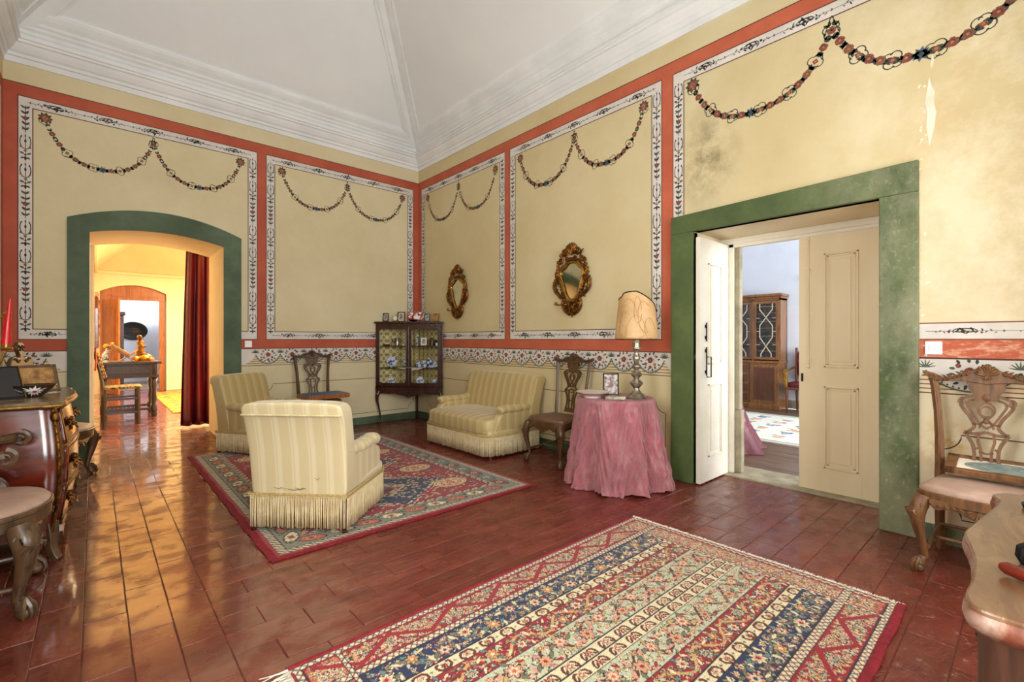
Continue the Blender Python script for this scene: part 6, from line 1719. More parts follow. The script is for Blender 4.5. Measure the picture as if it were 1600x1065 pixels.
# ---------------- bombe chest on the left ----------------
t = thing('bombe_chest', 'glossy mahogany bombe chest with gilt mounts and brown marble top', 'chest of drawers', (0, 0, 0))
CYa, CYb, CXb, CXf = 3.86, 4.86, -.64, -.155
def bulge(z):   # outward swell with height 0..1 over the carcass
    q = (z-.15)/(.91-.15); return .065*sin(pi*min(1, max(0, (1-q)*1.05+.0)))**1.0*(1 if q < .95 else .6)+.05*max(0, (q-.86))*3*0
def chest_pt(s, z):
    """s in [0,1]: near side (back to front), front (near to far), far side (front to back)"""
    b = bulge(z); near, front, far = .3, .4, .3
    cx = CXf-.035
    if s < near:
        q = s/near; x = CXb+(cx-CXb)*q+b*.5*q; y = CYa-b*1.0*sin(pi*(.08+.84*q)*.62)-.012*q
    elif s < near+front:
        q = (s-near)/front; y = CYa-b*.93+(CYb-CYa+2*b*.93)*q; x = cx+b*.5+(.055+b*.25)*sin(pi*q)**.7
    else:
        q = (s-near-front)/far; x = cx+b*.5-(cx+b*.5-CXb)*q; y = CYb+b*.93*cos(pi*q*.4)
    return (x, y, z)
def patch(s0, s1, z0, z1, m, name, nu=16, nv=18, off=0):
    def f(u, v):
        s_ = s0+(s1-s0)*u; z = z0+(z1-z0)*v; p = chest_pt(s_, z)
        if off:
            c = ((CXb+CXf)/2, (CYa+CYb)/2); dx, dy = p[0]-c[0], p[1]-c[1]
            if .32 < s_ < .68: dx, dy = 1, 0
            elif s_ <= .32: dx, dy = 0, -1
            L = sqrt(dx*dx+dy*dy); return (p[0]+dx/L*off, p[1]+dy/L*off, z)
        return p
    return MB().grid(f, nu, nv)
patch(0, .30, .15, .91, None, '').build('side_panel', M['mahog'], t, fixn=False)
patch(.70, 1, .15, .91, None, '').build('side_panel', M['mahog'], t, fixn=False)
patch(.30, .70, .15, .91, None, '', 30).build('front', M['mahog'], t, fixn=False)
for k in range(3):
    z0 = .20+.235*k; z1 = z0+.215
    dr = patch(.335, .665, z0, z1, None, '', 24, 8, .006).build('drawer', M['black'] if 0 else M['mahog'], t, fixn=False, solid=.008)
    mb = MB()
    rim = [chest_pt(.34+.32*i/20, z1-.005) for i in range(21)]+[chest_pt(.66-.32*i/20, z0+.005) for i in range(21)]
    mb.tube([(x+.012, y, z) for x, y, z in rim], .004, 6, closed=True); mb.build('gilt_border', M['gilt'], dr)
    for s_ in (.38, .62):
        x, y, z = chest_pt(s_, (z0+z1)/2); h = MB()
        for sg in (-1, 1):
            for q in range(5): h.tube([(x+.012, y+sg*.02, z), (x+.026, y+sg*(.035+.012*q), z+.03*sin(q*1.3)), (x+.012, y+sg*(.06+.008*q), z+.04*sin(q*1.3+.8))], [.006, .007, .003], 5)
        h.tube([(x+.014, y-.055, z+.02), (x+.045, y-.05, z-.01), (x+.05, y, z-.03), (x+.045, y+.05, z-.01), (x+.014, y+.055, z+.02)], .006, 7)
        h.ell((x+.016, y, z+.01), (.01, .02, .026), 8, 6); h.build('drawer_handle', M['gilt'], dr)
for s_ in (.30, .70):     # gilt corner mounts
    mb = MB(); col_ = [chest_pt(s_, .15+.76*i/16) for i in range(17)]; sg = -1 if s_ < .5 else 1
    mb.tube([(x+.004, y+sg*.004, z) for x, y, z in col_], .010, 8)
    for k in range(3, 17):
        x, y, z = col_[k]
        for q in (-1, 1): mb.tube([(x+.004, y+sg*.004, z), (x+.008+.005*(q > 0), y+sg*.008-q*sg*.008, z-.02), (x+.003, y+sg*.002-q*sg*.014, z-.045)], [.004, .006, .002], 5)
    x, y, z = col_[-2]; mb.ell((x+.012, y+sg*.008, z-.02), (.022, .022, .035), 10, 8)
    mb.build('corner_mount', M['gilt'], t)
for (x, y, sg) in ((-.20, 3.86, -1), (-.20, 4.86, 1), (-.60, 3.9, -1), (-.60, 4.82, 1)):
    mb = MB(); c_ = bez([(0, .22, .04), (.01, .14, .036), (.012, .08, .026), (.03, .02, .024), (.045, .0, .022)], 4)
    mb.tube([(x+(o if x > -.4 else 0), y+sg*o*.6-sg*.02, z) for o, z, r in c_], [r for o, z, r in c_], 4, flat=1.2); mb.build('leg', M['greywood'], t, bevel=.004)
ap = bez([(CYa, .16), (CYa+.15, .10), (CYa+.35, .14), ((CYa+CYb)/2, .08), (CYb-.35, .14), (CYb-.15, .10), (CYb, .16)], 4)
MB().prism([(CYb, .2)]+[(CYa, .2)]+ap, -.155, -.14, lambda u, v, w: (w, u, v)).build('apron', M['mahog'], t, smooth=False)
# top with serpentine outline
to = []
for i in range(61):
    s_ = i/60; x, y, z = chest_pt(s_, .86)
    c = (-.45, (CYa+CYb)/2)
    ex = .022
    if s_ < .3: y -= ex+.0
    elif s_ < .7: x += ex+.012*sin(pi*(s_-.3)/.4)
    else: y += ex
    to.append((x, y))
for (idx, dx, dy) in ((18, .035, -.02), (42, .035, .02)):
    for k in range(-2, 3):
        w_ = 1-abs(k)/3; to[idx+k] = (to[idx+k][0]+dx*w_, to[idx+k][1]+dy*w_)
MB().prism(to, .91, .938, lambda u, v, w: (u, v, w)).build('marble_top', M['marbleD'], t, smooth=False, bevel=.006)
MB().tube([(x, y, .912) for x, y in to], .008, 8).build('top_moulding', M['giltB'], t)
# things on the chest
t = thing('black_frame', 'black glass-fronted frame with a thin edge leaning back on the chest', 'frame', (-.435, 4.11, .939), radians(22))
f = lambda u, v, w: (u, v*.50+w, v*.86+.004)
MB().prism([(-.13, 0), (.13, 0), (.13, .22), (-.13, .22)], 0, .012, f).build('frame', M['iron'], t, smooth=False, bevel=.002)
MB().prism([(-.12, .01), (.12, .01), (.12, .21), (-.12, .21)], -.002, .0, f).build('glass', M['black'], t, smooth=False)
MB().tube([(.131, -.0, .004), (.131, .11, .193)], .003, 6).build('edge', M['giltB'], t)
MB().box(-.13, .13, -.02, .10, 0, .004).build('base_plate', M['iron'], t, smooth=False)
easel_frame('photo_frame', 'tilted sepia photo in a dark frame behind the flowered bowl', 'photo frame', (-.275, 4.42, .94), radians(30), .235, .19, M['greywood'], M['photoS'], .018, .30)
t = thing('flowered_bowl', 'dark brown bowl with a white star flower on its side', 'bowl', (-.285, 4.24, .939))
t.scale = (.84, .84, .9)
MB().lathe([(.003, 0), (.05, 0), (.055, .008), (.10, .04), (.125, .078), (.128, .083), (.12, .083), (.09, .045), (.003, .012)], 40).build('body', M['brownseat'] if 0 else pm('dark_brown_glaze', (62, 44, 26), (40, 28, 18), 9, .15), t)
cd = math.atan2(-4.20, .245); mb = MB()
def bp(a, z, o=.003):
    r = float(np.interp(z, [.008, .04, .078], [.055, .10, .125]))+o; return (r*cos(cd+a), r*sin(cd+a), z)
for k in range(13):
    an = k*2*pi/13; L = .9+.25*(k % 2)
    c_ = (0, .042); tip = (c_[0]+.62*L*cos(an), c_[1]+.036*L*sin(an)); n1 = (c_[0]+.30*cos(an+.3), c_[1]+.017*sin(an+.3)); n2 = (c_[0]+.30*cos(an-.3), c_[1]+.017*sin(an-.3))
    mb.add([bp(*c_), bp(*n1), bp(*tip), bp(*n2)], [(0, 1, 2, 3)])
o = mb.build('star_flower', M['white'], t, smooth=False, fixn=False)
mb = MB(); mb.ell(bp(.05, .04, .003), (.014, .014, .008), 10, 6); mb.build('flower_centre', pm('magenta_glaze', (170, 50, 110), (130, 30, 80), 9, .3), o)
t = thing('silver_box', 'small grey metal box behind the sepia photo', 'box', (-.26, 4.68, .939), radians(20))
MB().box(-.055, .055, -.04, .04, 0, .06).build('body', M['silver'], t, smooth=False, bevel=.005); MB().box(-.058, .058, -.043, .043, .06, .072).build('lid', M['silver'], t, smooth=False, bevel=.004)
MB().ell((0, -.042, .035), (.008, .006, .01), 8, 6).build('clasp', M['iron'], t)
t = thing('brass_candelabrum', 'brass candelabrum with scrolled arms at the left edge', 'candelabrum', (-.56, 3.96, .939))
MB().lathe([(.003, 0), (.07, 0), (.07, .01), (.03, .03), (.015, .05), (.022, .1), (.012, .14), (.02, .2), (.01, .26), (.012, .33), (.02, .35), (.01, .4), (.012, .5), (.018, .52), (.003, .56)], 18).build('stem', M['giltB'], t)
# arms end where the photograph shows the candle socket and the finial
ends = [(-.365+.56, 3.80-3.96, .33), (-.37+.56, 3.85-3.96, .62)]
mb = MB(); ex, ey, ez = ends[0]
mb.tube(bez([(0, 0, .22), (ex*.4, ey*.4, .16), (ex*.8, ey*.8, .20), (ex, ey, .30)], 6), .006, 7)
mb.lathe([(.003, 0), (.016, .0), (.028, .012), (.026, .016), (.013, .018), (.015, .05), (.003, .05)], 14, c=(ex, ey, .30)); mb.build('candle_arm', M['giltB'], t)
mb = MB(); ex2, ey2, ez2 = ends[1]
mb.tube(bez([(0, 0, .5), (ex2*.5, ey2*.5, .47), (ex2*.9, ey2*.9, .485), (ex2, ey2, .50)], 6), .005, 7); mb.lathe([(.003, 0), (.018, .004), (.008, .012), (.003, .02)], 10, c=(ex2, ey2, .50)); mb.build('upper_arm', M['giltB'], t)
t2 = thing('red_candle', 'tapering red candle leaning in the brass socket', 'candle', (-.56+ex, 3.96+ey, .939+.335))
mb = MB(); mb.tube([(0, 0, 0), (.006, 0, .1), (.017, .002, .255)], [.021, .016, .005], 14); mb.build('wax', M['redwax'], t2)
MB().tube([(.017, .002, .25), (.0175, .002, .265)], .0015, 5).build('wick', M['iron'], t2)

# ---------------- marble-topped console at the lower right ----------------
t = thing('marble_console', 'dark console with serpentine breccia marble top at the right edge', 'console table', (0, 0, 0))
def unp(x, y, z):
    r = (.66696+(x-800)/729.5*.74509, .74509-(x-800)/729.5*.66696, -(y-530)/729.5); q = (z-1.3)/r[2]; return (r[0]*q, r[1]*q)
CZt = .90
edge = [(1.79, -.40)]+bez([(1.80, -.05), (1.775, .045), (1.72, .072), (1.66, .058)]+[unp(a, b, CZt) for a, b in ((1526, 812), (1507, 830), (1514, 850), (1521, 872), (1519, 900), (1508, 923), (1513, 938), (1528, 949), (1562, 962), (1600, 974))]+[(.955, -.12), (.95, -.25), (.96, -.40)], 5)
MB().prism([(1.79, -.40)]+edge[1:], CZt-.012, CZt, lambda u, v, w: (u, v, w)).build('marble_top', M['marbleT'], t, smooth=False, bevel=.004)
cx_, cy_ = 1.38, -.2
def ins(p, k): return (cx_+(p[0]-cx_)*k, cy_+(p[1]-cy_)*k)
mb = MB(); n = len(edge); rows = [(.995, CZt-.006), (1.008, CZt-.014), (1.012, CZt-.022), (1.004, CZt-.032), (.985, CZt-.038), (.97, CZt-.045), (.955, CZt-.047)]
vs = []
for k, z in rows: vs += [(*ins(p, k), z) for p in edge]
fs = [(i*n+j, i*n+j+1, (i+1)*n+j+1, (i+1)*n+j) for i in range(len(rows)-1) for j in range(n-1)]
mb.add(vs, fs); mb.build('marble_edge', M['marbleE'], t, fixn=False)
fo = [(1.73, -.39)]+bez([(1.73, -.15), (1.73, .02), (1.66, .04), (1.38, .055), (1.13, .062), (1.075, .056), (1.052, .02), (1.046, -.1), (1.046, -.25)], 6)+[(1.046, -.39)]
mb = MB(); mb.prism(fo, .66, CZt-.040, lambda u, v, w: (u, v, w)); mb.build('frieze', M['consolewood'], t)
for (p, dx, dy) in (((1.70, .0), .8, .5), ((1.03, -.0), -.8, .4), ((1.72, -.27), .5, -.1), ((1.04, -.27), -.5, -.1)):
    mb = MB(); c_ = bez([(0, .72, .05), (.03, .62, .055), (.02, .45, .04), (-.02, .25, .028), (.0, .1, .026), (.04, .03, .04)], 5)
    L = sqrt(dx*dx+dy*dy); mb.tube([(p[0]-dx/L*.03+dx/L*o, p[1]+dy/L*o-.03, z) for o, z, r in c_], [r for o, z, r in c_], 12)
    claw_foot(mb, p[0]+dx/L*.02, p[1]+dy/L*.05-.03, dx/L, dy/L, 1.2); mb.build('leg', M['consolewood'], t)
mb = MB()
for k in range(7):
    a = -pi/2+(k-3)*.3; mb.tube([(1.36, .058, .76), (1.36+.06*cos(a), .066, .76+.08*sin(a))], [.006, .014], 6)
mb.build('carving', M['consolewood'], t)
# things on the console
x1, y1 = unp(1565, 880, .905+.012); x2, y2 = unp(1625, 905, .917)
t = thing('magnifying_glass', 'magnifying glass with red-brown handle lying on the marble console', 'magnifying glass', (x1, y1, CZt+.001))
dx, dy = x2-x1, y2-y1; L = sqrt(dx*dx+dy*dy); dx, dy = dx/L, dy/L
mb = MB(); mb.tube([(0, 0, .012), (dx*.008, dy*.008, .012), (dx*.05, dy*.05, .012), (dx*.11, dy*.11, .012), (dx*.12, dy*.12, .012)], [.007, .0105, .0095, .010, .007], 12); mb.build('handle', pm('red_brown_horn', (128, 40, 24), (92, 24, 16), 14, .2), t)
mb = MB(); c = (dx*.17, dy*.17); mb.tube([(c[0]+.045*cos(a), c[1]+.045*sin(a), .010) for a in [k*pi/12 for k in range(24)]], .005, 8, closed=True); mb.tube([(dx*.115, dy*.115, .012), (dx*.13, dy*.13, .011)], .006, 8); mb.build('rim', M['giltB'], t)
MB().lathe([(.002, .008), (.044, .009), (.044, .011), (.002, .013)], 24, c=(c[0], c[1], 0)).build('lens', M['glass'], t)
xx, yy = unp(1618, 885, CZt)
t = thing('ink_pot', 'dark ribbed round pot at the right edge of the console', 'pot', (xx, yy, CZt+.001))
MB().lathe([(.003, 0), (.018, 0), (.024, .012), (.022, .03), (.014, .036), (.003, .036)], 32, fn=lambda r, z, a: r*(1+.05*cos(16*a))).build('body', M['iron'], t)
MB().lathe([(.003, .036), (.013, .037), (.010, .045), (.003, .05)], 16).build('lid', M['silver'], t)
xx, yy = unp(1640, 800, CZt)
t = thing('silver_lantern', 'grey metal lantern cut off by the right edge of the picture', 'lantern', (xx, yy, CZt+.001))
mb = MB(); mb.lathe([(.003, 0), (.042, 0), (.045, .01), (.036, .016), (.003, .016)], 20); mb.lathe([(.003, .085), (.036, .085), (.04, .09), (.015, .12), (.003, .125)], 20)
for k in range(4):
    a = k*pi/2+.4; mb.tube([(.033*cos(a), .033*sin(a), .012), (.033*cos(a), .033*sin(a), .09)], .003, 5)
mb.build('body', M['iron'], t); MB().lathe([(.003, .016), (.03, .016), (.03, .085), (.003, .085)], 20).build('glass', M['glass'], t)
MB().tube([(.0, .0, .12), (.02, 0, .14), (0, 0, .16), (-.02, 0, .14), (0, 0, .12)], .003, 6).build('ring', M['silver'], t)
# =====================================================================
# KNOTTED RUGS: a grid of knots, each dyed
# =====================================================================
NR = np.random.RandomState(5)
class Weave:
    def __init__(s, x0, x1, y0, y1, cell):
        s.x0, s.y0, s.c = x0, y0, cell
        s.nx = int(round((x1-x0)/cell))+1; s.ny = int(round((y1-y0)/cell))+1
        s.img = np.zeros((s.ny, s.nx, 3)); s.W, s.H = x1-x0, y1-y0
        s.X, s.Y = np.meshgrid(np.arange(s.nx)*cell, np.arange(s.ny)*cell)
    def C(s, c): return np.array([lin(v) for v in c])
    def fill(s, m, c): s.img[m] = s.C(c)
    def rect(s, a, b, c0, d, c): s.fill((s.X >= a) & (s.X < b) & (s.Y >= c0) & (s.Y < d), c)
    def win(s, cx, cy, r):
        i0, i1 = max(0, int((cx-r)/s.c)), min(s.nx, int((cx+r)/s.c)+2); j0, j1 = max(0, int((cy-r)/s.c)), min(s.ny, int((cy+r)/s.c)+2)
        return slice(j0, j1), slice(i0, i1)
    def flower(s, cx, cy, r, cols, pet=8, ph=0.):
        w = s.win(cx, cy, r*1.3); X, Y = s.X[w]-cx, s.Y[w]-cy
        if X.size == 0: return
        rr = np.hypot(X, Y); th = np.arctan2(Y, X)
        e = r*(.80+.20*np.cos(pet*th+ph)); im = s.img[w]
        im[rr < e*1.16] = s.C(cols[0]); im[rr < e*.98] = s.C(cols[1]); im[rr < e*.60] = s.C(cols[2]); im[rr < e*.34] = s.C(cols[3])
    def leaf(s, cx, cy, L, wd, ang, c, edge=None):
        w = s.win(cx, cy, L); X, Y = s.X[w]-cx, s.Y[w]-cy
        if X.size == 0: return
        u = X*cos(ang)+Y*sin(ang); v = -X*sin(ang)+Y*cos(ang)
        k = (u/L*2)**2+(np.abs(v)/wd*2*(1+.6*np.abs(u)/L))**2; im = s.img[w]
        if edge is not None: im[k < 1.5] = s.C(edge)
        im[k < 1] = s.C(c)
    def line(s, pts, wd, c):
        cc = s.C(c)
        for (a, b), (a2, b2) in zip(pts[:-1], pts[1:]):
            n = max(2, int(np.hypot(a2-a, b2-b)/(s.c*.5)))
            for t in np.linspace(0, 1, n):
                w = s.win(a+(a2-a)*t, b+(b2-b)*t, wd/2-s.c*.5); s.img[w] = cc
    def sprig(s, cx, cy, r, pal):
        a = NR.uniform(0, 6.28)
        for k in range(4):
            t = a+k*pi/2; s.leaf(cx+r*1.35*cos(t), cy+r*1.35*sin(t), r*1.1, r*.5, t+.5, pal[4+k % 2], pal[0])
        s.flower(cx, cy, r, pal[:4], 6+NR.randint(3), a)
    def band(s, y0, y1, bg, pals, step, x0, x1, vine=None, small=None):
        ym = (y0+y1)/2; h = y1-y0
        if vine is not None:
            xs = np.arange(x0+.01, x1-.01, .006); s.line([(x, ym+h*.30*sin(2*pi*x/(step*2))) for x in xs], .007, vine)
        n = int((x1-x0)/step); k = 0
        for i in range(n):
            cx = x0+(i+.5)*(x1-x0)/n
            off = h*.20*(1 if i % 2 else -1)
            s.sprig(cx, ym+off*.7, h*NR.uniform(.20, .26), pals[k % len(pals)]); k += 1
            if small:
                for q in (-1, 1):
                    s.flower(cx+step*.5*q*.5+NR.uniform(-.01, .01), ym-off*1.5, h*.10, small[NR.randint(len(small))], 5)
                s.leaf(cx+step*.5, ym-off, h*.3, h*.12, NR.uniform(0, 3), small[0][1]); s.leaf(cx+step*.4, ym+off*1.6, h*.26, h*.1, NR.uniform(0, 3), small[-1][2])
    def grain(s, amt=.10):
        s.img *= (1+NR.normal(0, amt, (s.ny, s.nx, 1))); row = 1+NR.normal(0, .03, (s.ny, 1, 1)); s.img *= row; np.clip(s.img, 0, 1, out=s.img)
    def build(s, name, parent, z=.010, wob=.0):
        nx, ny = s.nx, s.ny; co = np.zeros((ny, nx, 3), dtype=np.float32)
        co[..., 0] = s.x0+s.X; co[..., 1] = s.y0+s.Y; co[..., 2] = z+NR.uniform(-.0007, .0007, (ny, nx))+wob*np.sin(s.X*5+1)*np.sin(s.Y*6)
        idx = np.arange(nx*ny, dtype=np.int32).reshape(ny, nx)
        q = np.stack([idx[:-1, :-1], idx[:-1, 1:], idx[1:, 1:], idx[1:, :-1]], -1).reshape(-1, 4)
        me = bpy.data.meshes.new(name); me.vertices.add(nx*ny); me.vertices.foreach_set('co', co.ravel())
        me.loops.add(q.size); me.loops.foreach_set('vertex_index', q.ravel()); me.polygons.add(len(q))
        me.polygons.foreach_set('loop_start', np.arange(0, q.size, 4, dtype=np.int32)); me.update(calc_edges=True)
        a = me.color_attributes.new('wool', 'FLOAT_COLOR', 'POINT'); rgba = np.ones((ny*nx, 4), dtype=np.float32); rgba[:, :3] = s.img.reshape(-1, 3); a.data.foreach_set('color', rgba.ravel())
        me.materials.append(M['wool']); me.polygons.foreach_set('use_smooth', np.ones(len(q), dtype=bool))
        o = bpy.data.objects.new(name, me); COL.objects.link(o); o.parent = parent; return o
NAVY, RED, CREAM, PALE, ROSE, GOLD, TEAL, ORG, BRN, BLK, OLV = (40, 50, 78), (142, 36, 42), (212, 198, 160), (178, 182, 154), (200, 142, 120), (190, 154, 98), (92, 120, 124), (184, 92, 62), (92, 48, 40), (44, 38, 42), (108, 110, 84)
# ---- near rug: long floral stripes between red borders ----
RX0, RX1, RY0, RY1 = .56, 2.93, .43, 1.95
Wv = Weave(RX0, RX1, RY0, RY1, .0038); w = Wv; w.img[:] = w.C(RED)
pA = [BLK, CREAM, ROSE, RED, TEAL, OLV]; pB = [BLK, GOLD, ORG, CREAM, PALE, TEAL]; pC = [BLK, ROSE, CREAM, NAVY, OLV, TEAL]; pD = [BLK, PALE, NAVY, GOLD, OLV, RED]
SM = [[BLK, CREAM, RED, GOLD], [BLK, ROSE, NAVY, CREAM], [BLK, GOLD, OLV, RED], [BRN, TEAL, CREAM, NAVY]]
WW, HH = w.W, w.H
def guard(y0, y1, x0=0, x1=None, vert=False):
    x1 = WW if x1 is None else x1
    if vert: w.rect(y0, y1, x0, x1, CREAM)
    else: w.rect(x0, x1, y0, y1, CREAM)
    m = (((w.X+w.Y) // .012).astype(int) % 3 == 0)
    reg = ((w.X >= y0) & (w.X < y1) & (w.Y >= x0) & (w.Y < x1)) if vert else ((w.X >= x0) & (w.X < x1) & (w.Y >= y0) & (w.Y < y1))
    w.fill(reg & m, TEAL); m2 = (((w.X*1.3-w.Y) // .009).astype(int) % 4 == 0); w.fill(reg & m2, RED)
    for e in (y0, y1-.004):
        r2 = ((w.X >= e) & (w.X < e+.005) & (w.Y >= x0) & (w.Y < x1)) if vert else ((w.Y >= e) & (w.Y < e+.005) & (w.X >= x0) & (w.X < x1)); w.fill(r2, BLK)
def busy(x0, x1, y0, y1, bg, n, r0, r1, pals):
    w.rect(x0, x1, y0, y1, bg)
    for _ in range(n):
        x, y = NR.uniform(x0+r1, x1-r1), NR.uniform(y0+r1, y1-r1)
        if NR.rand() < .5: w.flower(x, y, NR.uniform(r0, r1), pals[NR.randint(len(pals))], 5+NR.randint(3), NR.uniform(0, 6))
        else: w.leaf(x, y, NR.uniform(r1, r1*2), r0*.8, NR.uniform(0, 3.1), [TEAL, OLV, CREAM, BLK, GOLD, ROSE][NR.randint(6)])
# side borders
half = [(0.0, .012, 'edge'), (.012, .045, 'g'), (.045, .185, 'main'), (.185, .225, 'g'), (.225, .365, 'navy'), (.365, .425, 'cream'), (.425, .545, 'red'), (.545, .70, 'pale'), (.70, .76, 'ctr')]
EB = .20
def scatter(x0, x1, y0, y1, n, pal, r0=.005, r1=.010):
    for _ in range(n):
        x, y = NR.uniform(x0, x1), NR.uniform(y0+.008, y1-.008)
        k = w.img[int(y/w.c), int(x/w.c)]
        if NR.rand() < .45: w.flower(x, y, NR.uniform(r0, r1), [BLK, pal[NR.randint(len(pal))], pal[NR.randint(len(pal))], CREAM], 5, NR.uniform(0, 6))
        else: w.leaf(x, y, NR.uniform(r1*1.5, r1*3.2), r0*1.1, NR.uniform(0, 3.1), pal[NR.randint(len(pal))], BLK if NR.rand() < .5 else None)
def stripe(y0, y1, k):
    x0, x1 = EB, WW-EB
    if k in ('navy', 'red', 'pale'):
        w.rect(x0, x1, y0, y1, {'navy': NAVY, 'red': RED, 'pale': PALE}[k])
        scatter(x0, x1, y0, y1, int(900*(y1-y0)/.13), {'navy': [CREAM, GOLD, ROSE, OLV, TEAL, RED], 'red': [CREAM, GOLD, ROSE, NAVY, OLV, BRN], 'pale': [ROSE, BRN, OLV, GOLD, CREAM, CREAM]}[k])
    if k == 'navy': w.band(y0, y1, NAVY, [pA, pB, pC], .13, x0, x1, OLV, SM)
    if k == 'cream':
        w.rect(x0, x1, y0, y1, CREAM); n = int((x1-x0)/.105)
        for i in range(n):
            cx = x0+(i+.5)*(x1-x0)/n; ym = (y0+y1)/2
            for sg in (-1, 1):
                w.line([(cx+sg*(.006+.026*abs(sin(t))), ym+.020*cos(t*1.2)*(1 if i % 2 else -1)) for t in np.linspace(0, 2.6, 14)], .007, BRN)
            w.flower(cx, ym, .015, [BRN, ROSE, CREAM, BRN] if i % 2 else [BRN, RED, GOLD, BRN], 6)
            w.leaf(cx+.05, ym, .02, .009, 0, OLV)
    if k == 'red': w.band(y0, y1, RED, [pB, pA, pD], .125, x0, x1, GOLD, SM)
    if k == 'pale': w.band(y0, y1, PALE, [[BLK, ROSE, GOLD, RED, OLV, ROSE], [BLK, ROSE, CREAM, ORG, OLV, GOLD]], .13, x0, x1, BRN, [[BRN, ROSE, CREAM, ORG], [NAVY, CREAM, ROSE, NAVY], [BRN, GOLD, RED, CREAM]])
    if k == 'ctr':
        w.rect(x0, x1, y0, y1, CREAM); n = int((x1-x0)/.11)
        for i in range(n):
            cx = x0+(i+.5)*(x1-x0)/n; ym = (y0+y1)/2; w.flower(cx, ym, .02, [BRN, ROSE, BRN, CREAM] if i % 2 else [BRN, RED, CREAM, BRN], 6)
            for sg in (-1, 1): w.line([(cx+sg*(.02+.02*sin(t)), ym+.018*cos(t*1.4)) for t in np.linspace(0, 3, 12)], .006, BRN)
for (a, b, k) in half:
    for (y0, y1) in ((a, b), (HH-b, HH-a)):
        if k in ('navy', 'cream', 'red', 'pale', 'ctr'):
            stripe(y0, y1, k)
            w.rect(EB, WW-EB, y0, y0+.005, BLK)
for (y0, y1) in ((.045, .185), (HH-.185, HH-.045)): busy(.05, WW-.05, y0, y1, RED, 2300, .007, .014, [pA, pB, pC, pD])
for (x0, x1) in ((.05, EB-.02), (WW-EB+.02, WW-.05)): busy(x0, x1, .06, HH-.06, (176, 96, 74), 1500, .007, .014, [pA, pB, pC, pA])
for (y0, y1) in ((.045, .185), (HH-.185, HH-.045)):     # zigzag through the side borders
    m = 0; pts = []; x = .08
    while x < WW-.08: pts.append((x, y0+.02 if m % 2 else y1-.02)); x += .16; m += 1
    w.line(pts, .014, RED); 
for (a, b) in ((.012, .045), (.185, .225), (HH-.045, HH-.012), (HH-.225, HH-.185)): guard(a, b)
for (a, b) in ((.012, .045), (EB-.025, EB), (WW-.045, WW-.012), (WW-EB, WW-EB+.025)): guard(a, b, .04, HH-.04, True)
w.rect(0, WW, 0, .012, RED); w.rect(0, WW, HH-.012, HH, RED)
# sun-bleached far end, where the pile has faded
w.grain(.13)
t = thing('striped_floral_rug', 'large floral rug in blue, red and cream stripes in the foreground', 'rug', (0, 0, 0))
w.build('pile', t, .009)
MB().box(RX0, RX1, RY0, RY1, .0018, .0075).build('backing', M['cotton'], t, smooth=False)
MB().tube([(RX0+(RX1-RX0)*k/40, RY0-.004+.003*sin(k), .007) for k in range(41)], .0085, 6, flat=2.4).build('selvage', M['redwool'], t)
MB().tube([(RX0+(RX1-RX0)*k/40, RY1+.003+.003*sin(k*1.3), .007) for k in range(41)], .006, 6, flat=1.5).build('selvage', M['redwool'], t)
for xe, sg, L0, L1 in ((RX1, 1, .018, .040), (RX0, -1, .06, .12)):
    mb = MB(); y = RY0
    while y < RY1:
        L = R.uniform(L0, L1); a = R.uniform(-.5, .5); z = R.uniform(.004, .010)
        x0 = xe-sg*.004; mb.tube([(x0, y, .009), (x0+sg*L*.5, y+L*.3*sin(a), z+.003), (x0+sg*L, y+L*.6*sin(a*1.7), .0035)], [.003, .0026, .0016], 4); y += R.uniform(.0035, .006)
    stuff(mb.build('end_fringe', M['cotton'], t, fixn=False, auto=False))
# ---- far rug: red field with navy medallions and cream ovals ----
QX0, QX1, QY0, QY1 = .80, 2.90, 2.98, 6.20
w = Weave(QX0, QX1, QY0, QY1, .0068); WW, HH = w.W, w.H
GREY = (122, 120, 104); w.img[:] = w.C(RED)
w.rect(.03, WW-.03, .03, HH-.03, CREAM)
def frame_rect(a, b, c):     # band between inset a and b
    m = (w.X >= a) & (w.X < WW-a) & (w.Y >= a) & (w.Y < HH-a) & ~((w.X >= b) & (w.X < WW-b) & (w.Y >= b) & (w.Y < HH-b)); w.fill(m, c); return m
m = frame_rect(.03, .075, CREAM); w.fill(m & ((((w.X+w.Y)//.02).astype(int) % 2) == 0), BLK); w.fill(m & ((((w.X-w.Y)//.028).astype(int) % 3) == 0), (150, 140, 120))
frame_rect(.075, .083, BLK); frame_rect(.083, .235, GREY)
def ring_items(ins, step):
    out = []
    for x in np.arange(ins+step/2, WW-ins, step): out += [(x, ins, 0), (x, HH-ins, 0)]
    for y in np.arange(ins+step/2, HH-ins, step): out += [(ins, y, pi/2), (WW-ins, y, pi/2)]
    return out
for i, (x, y, a) in enumerate(ring_items(.16, .19)):
    c = [ORG, TEAL, CREAM, RED][i % 4]
    w.leaf(x, y, .17, .085, a+.35*(1 if i % 2 else -1), c, BLK); w.flower(x, y, .034, [BLK, CREAM if i % 2 else GOLD, RED, NAVY], 6)
    for q in (-1, 1): w.leaf(x+.07*cos(a)*q-.03*sin(a), y+.07*sin(a)*q+.03*cos(a), .05, .022, a+q, OLV, BLK)
m = frame_rect(.235, .275, CREAM); w.fill(m & ((((w.X+w.Y)//.02).astype(int) % 2) == 0), BLK); w.fill(m & ((((w.X-w.Y)//.03).astype(int) % 3) == 0), RED)
frame_rect(.275, .285, BLK)
fx0, fy0 = .285, .285; FW, FH = WW-2*fx0, HH-2*fy0
w.rect(fx0, WW-fx0, fy0, HH-fy0, RED)
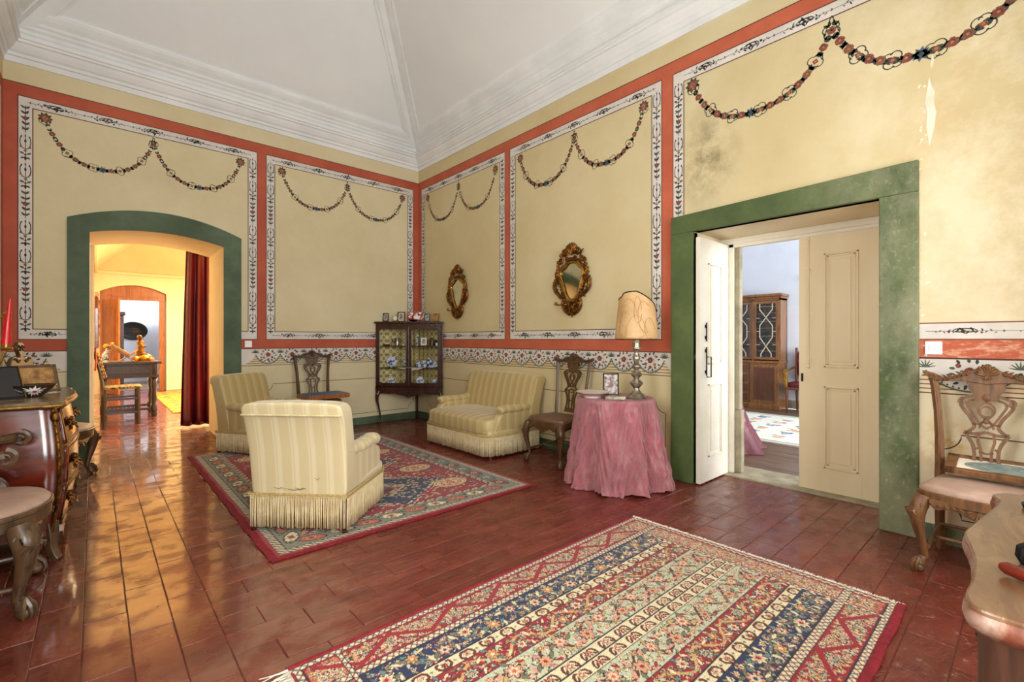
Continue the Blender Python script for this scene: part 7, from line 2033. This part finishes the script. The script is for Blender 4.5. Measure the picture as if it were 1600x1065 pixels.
# navy hexagonal lattice
Xc, Yc = w.X-WW/2, w.Y-HH/2
infield = (w.X > fx0) & (w.X < WW-fx0) & (w.Y > fy0) & (w.Y < HH-fy0)
for cy in (-.88, 0, .88):
    d = np.abs(Xc)/.60+np.abs(Yc-cy)/.46; st_ = d+.05*np.sign(np.sin(Xc*60))*np.sign(np.sin((Yc-cy)*60))
    w.fill(infield & (st_ < 1.0), CREAM); w.fill(infield & (st_ < .96), NAVY)
    w.fill(infield & (st_ < .42), BLK); w.fill(infield & (st_ < .40), (170, 160, 130)); w.fill(infield & (st_ < .24), RED); w.fill(infield & (st_ < .12), NAVY)
for _ in range(1500):
    x, y = NR.uniform(fx0+.03, WW-fx0-.03), NR.uniform(fy0+.03, HH-fy0-.03)
    if NR.rand() < .5: w.flower(x, y, NR.uniform(.010, .020), [BLK, [CREAM, ROSE, GOLD, PALE][NR.randint(4)], RED if NR.rand() < .5 else NAVY, CREAM], 5, NR.uniform(0, 6))
    else: w.leaf(x, y, NR.uniform(.03, .055), .016, NR.uniform(0, 3.1), [TEAL, OLV, CREAM, GOLD, NAVY, ROSE][NR.randint(6)], BLK)
def oval(cx, cy, a, b):
    e = (w.X-cx)**2/a**2+(w.Y-cy)**2/b**2; w.fill(e < 1.12, BLK); w.fill(e < 1, (214, 186, 140)); 
    w.fill((e < .80) & (e > .70), BRN)
    for k in range(9):
        t_ = k*2*pi/9; w.flower(cx+a*.58*cos(t_), cy+b*.58*sin(t_), .024, [BRN, ORG, CREAM, RED], 5, t_)
    w.flower(cx, cy, .045, [BRN, ORG, CREAM, RED], 8)
for cx in (.285+.21, WW-.285-.21):
    for cy in (.285+.26, HH/2-.44, HH/2+.44, HH-.285-.26): oval(cx, cy, .16, .115)
for cy in (.50, HH-.50): oval(WW/2, cy-.0, .13, .10) if 0 else None
w.grain(.12)
t = thing('medallion_rug', 'red and navy medallion rug with grey-green border under the armchairs', 'rug', (0, 0, 0))
w.build('pile', t, .009); MB().box(QX0, QX1, QY0, QY1, .0018, .0075).build('backing', M['redwool'], t, smooth=False)
MB().tube([(QX0-.014+.004*sin(k*1.1), QY0+(QY1-QY0)*k/50, .006) for k in range(51)], .006, 6, flat=4.5).build('selvage', M['redwool'], t)
MB().tube([(QX0-.03+(QX1-QX0+.06)*k/40, QY0-.012+.003*sin(k*1.7), .006) for k in range(41)], .006, 6, flat=3.5).build('selvage', M['redwool'], t)
# ---- library rug ----
w = Weave(6.3, 8.75, .4, 3.95, .016); WW, HH = w.W, w.H
w.img[:] = w.C((120, 116, 100)); w.rect(.06, WW-.06, .06, HH-.06, (206, 198, 172)); w.rect(.14, WW-.14, .14, HH-.14, (96, 98, 96)); w.rect(.17, WW-.17, .17, HH-.17, (226, 222, 204))
k = 0
for y in np.arange(.42, HH-.3, .36):
    for x in np.arange(.36, WW-.25, .31):
        c = (62, 98, 148) if (k % 2) else (206, 140, 90); ox = .1 if int(y/.36) % 2 else 0
        for q in range(4): w.leaf(x+ox+NR.uniform(-.07, .07), y+NR.uniform(-.06, .06), .14, .07, NR.uniform(0, 3), c)
        w.flower(x+ox, y, .05, [c, (226, 200, 160), c, c], 5); w.leaf(x+ox+.1, y+.08, .1, .04, 1, (120, 140, 96)); k += 1
w.grain(.05); w.build('pile', lib_rug, .010)
MB().box(6.3, 8.75, .4, 3.95, .001, .008).build('backing', M['cotton'], lib_rug, smooth=False)
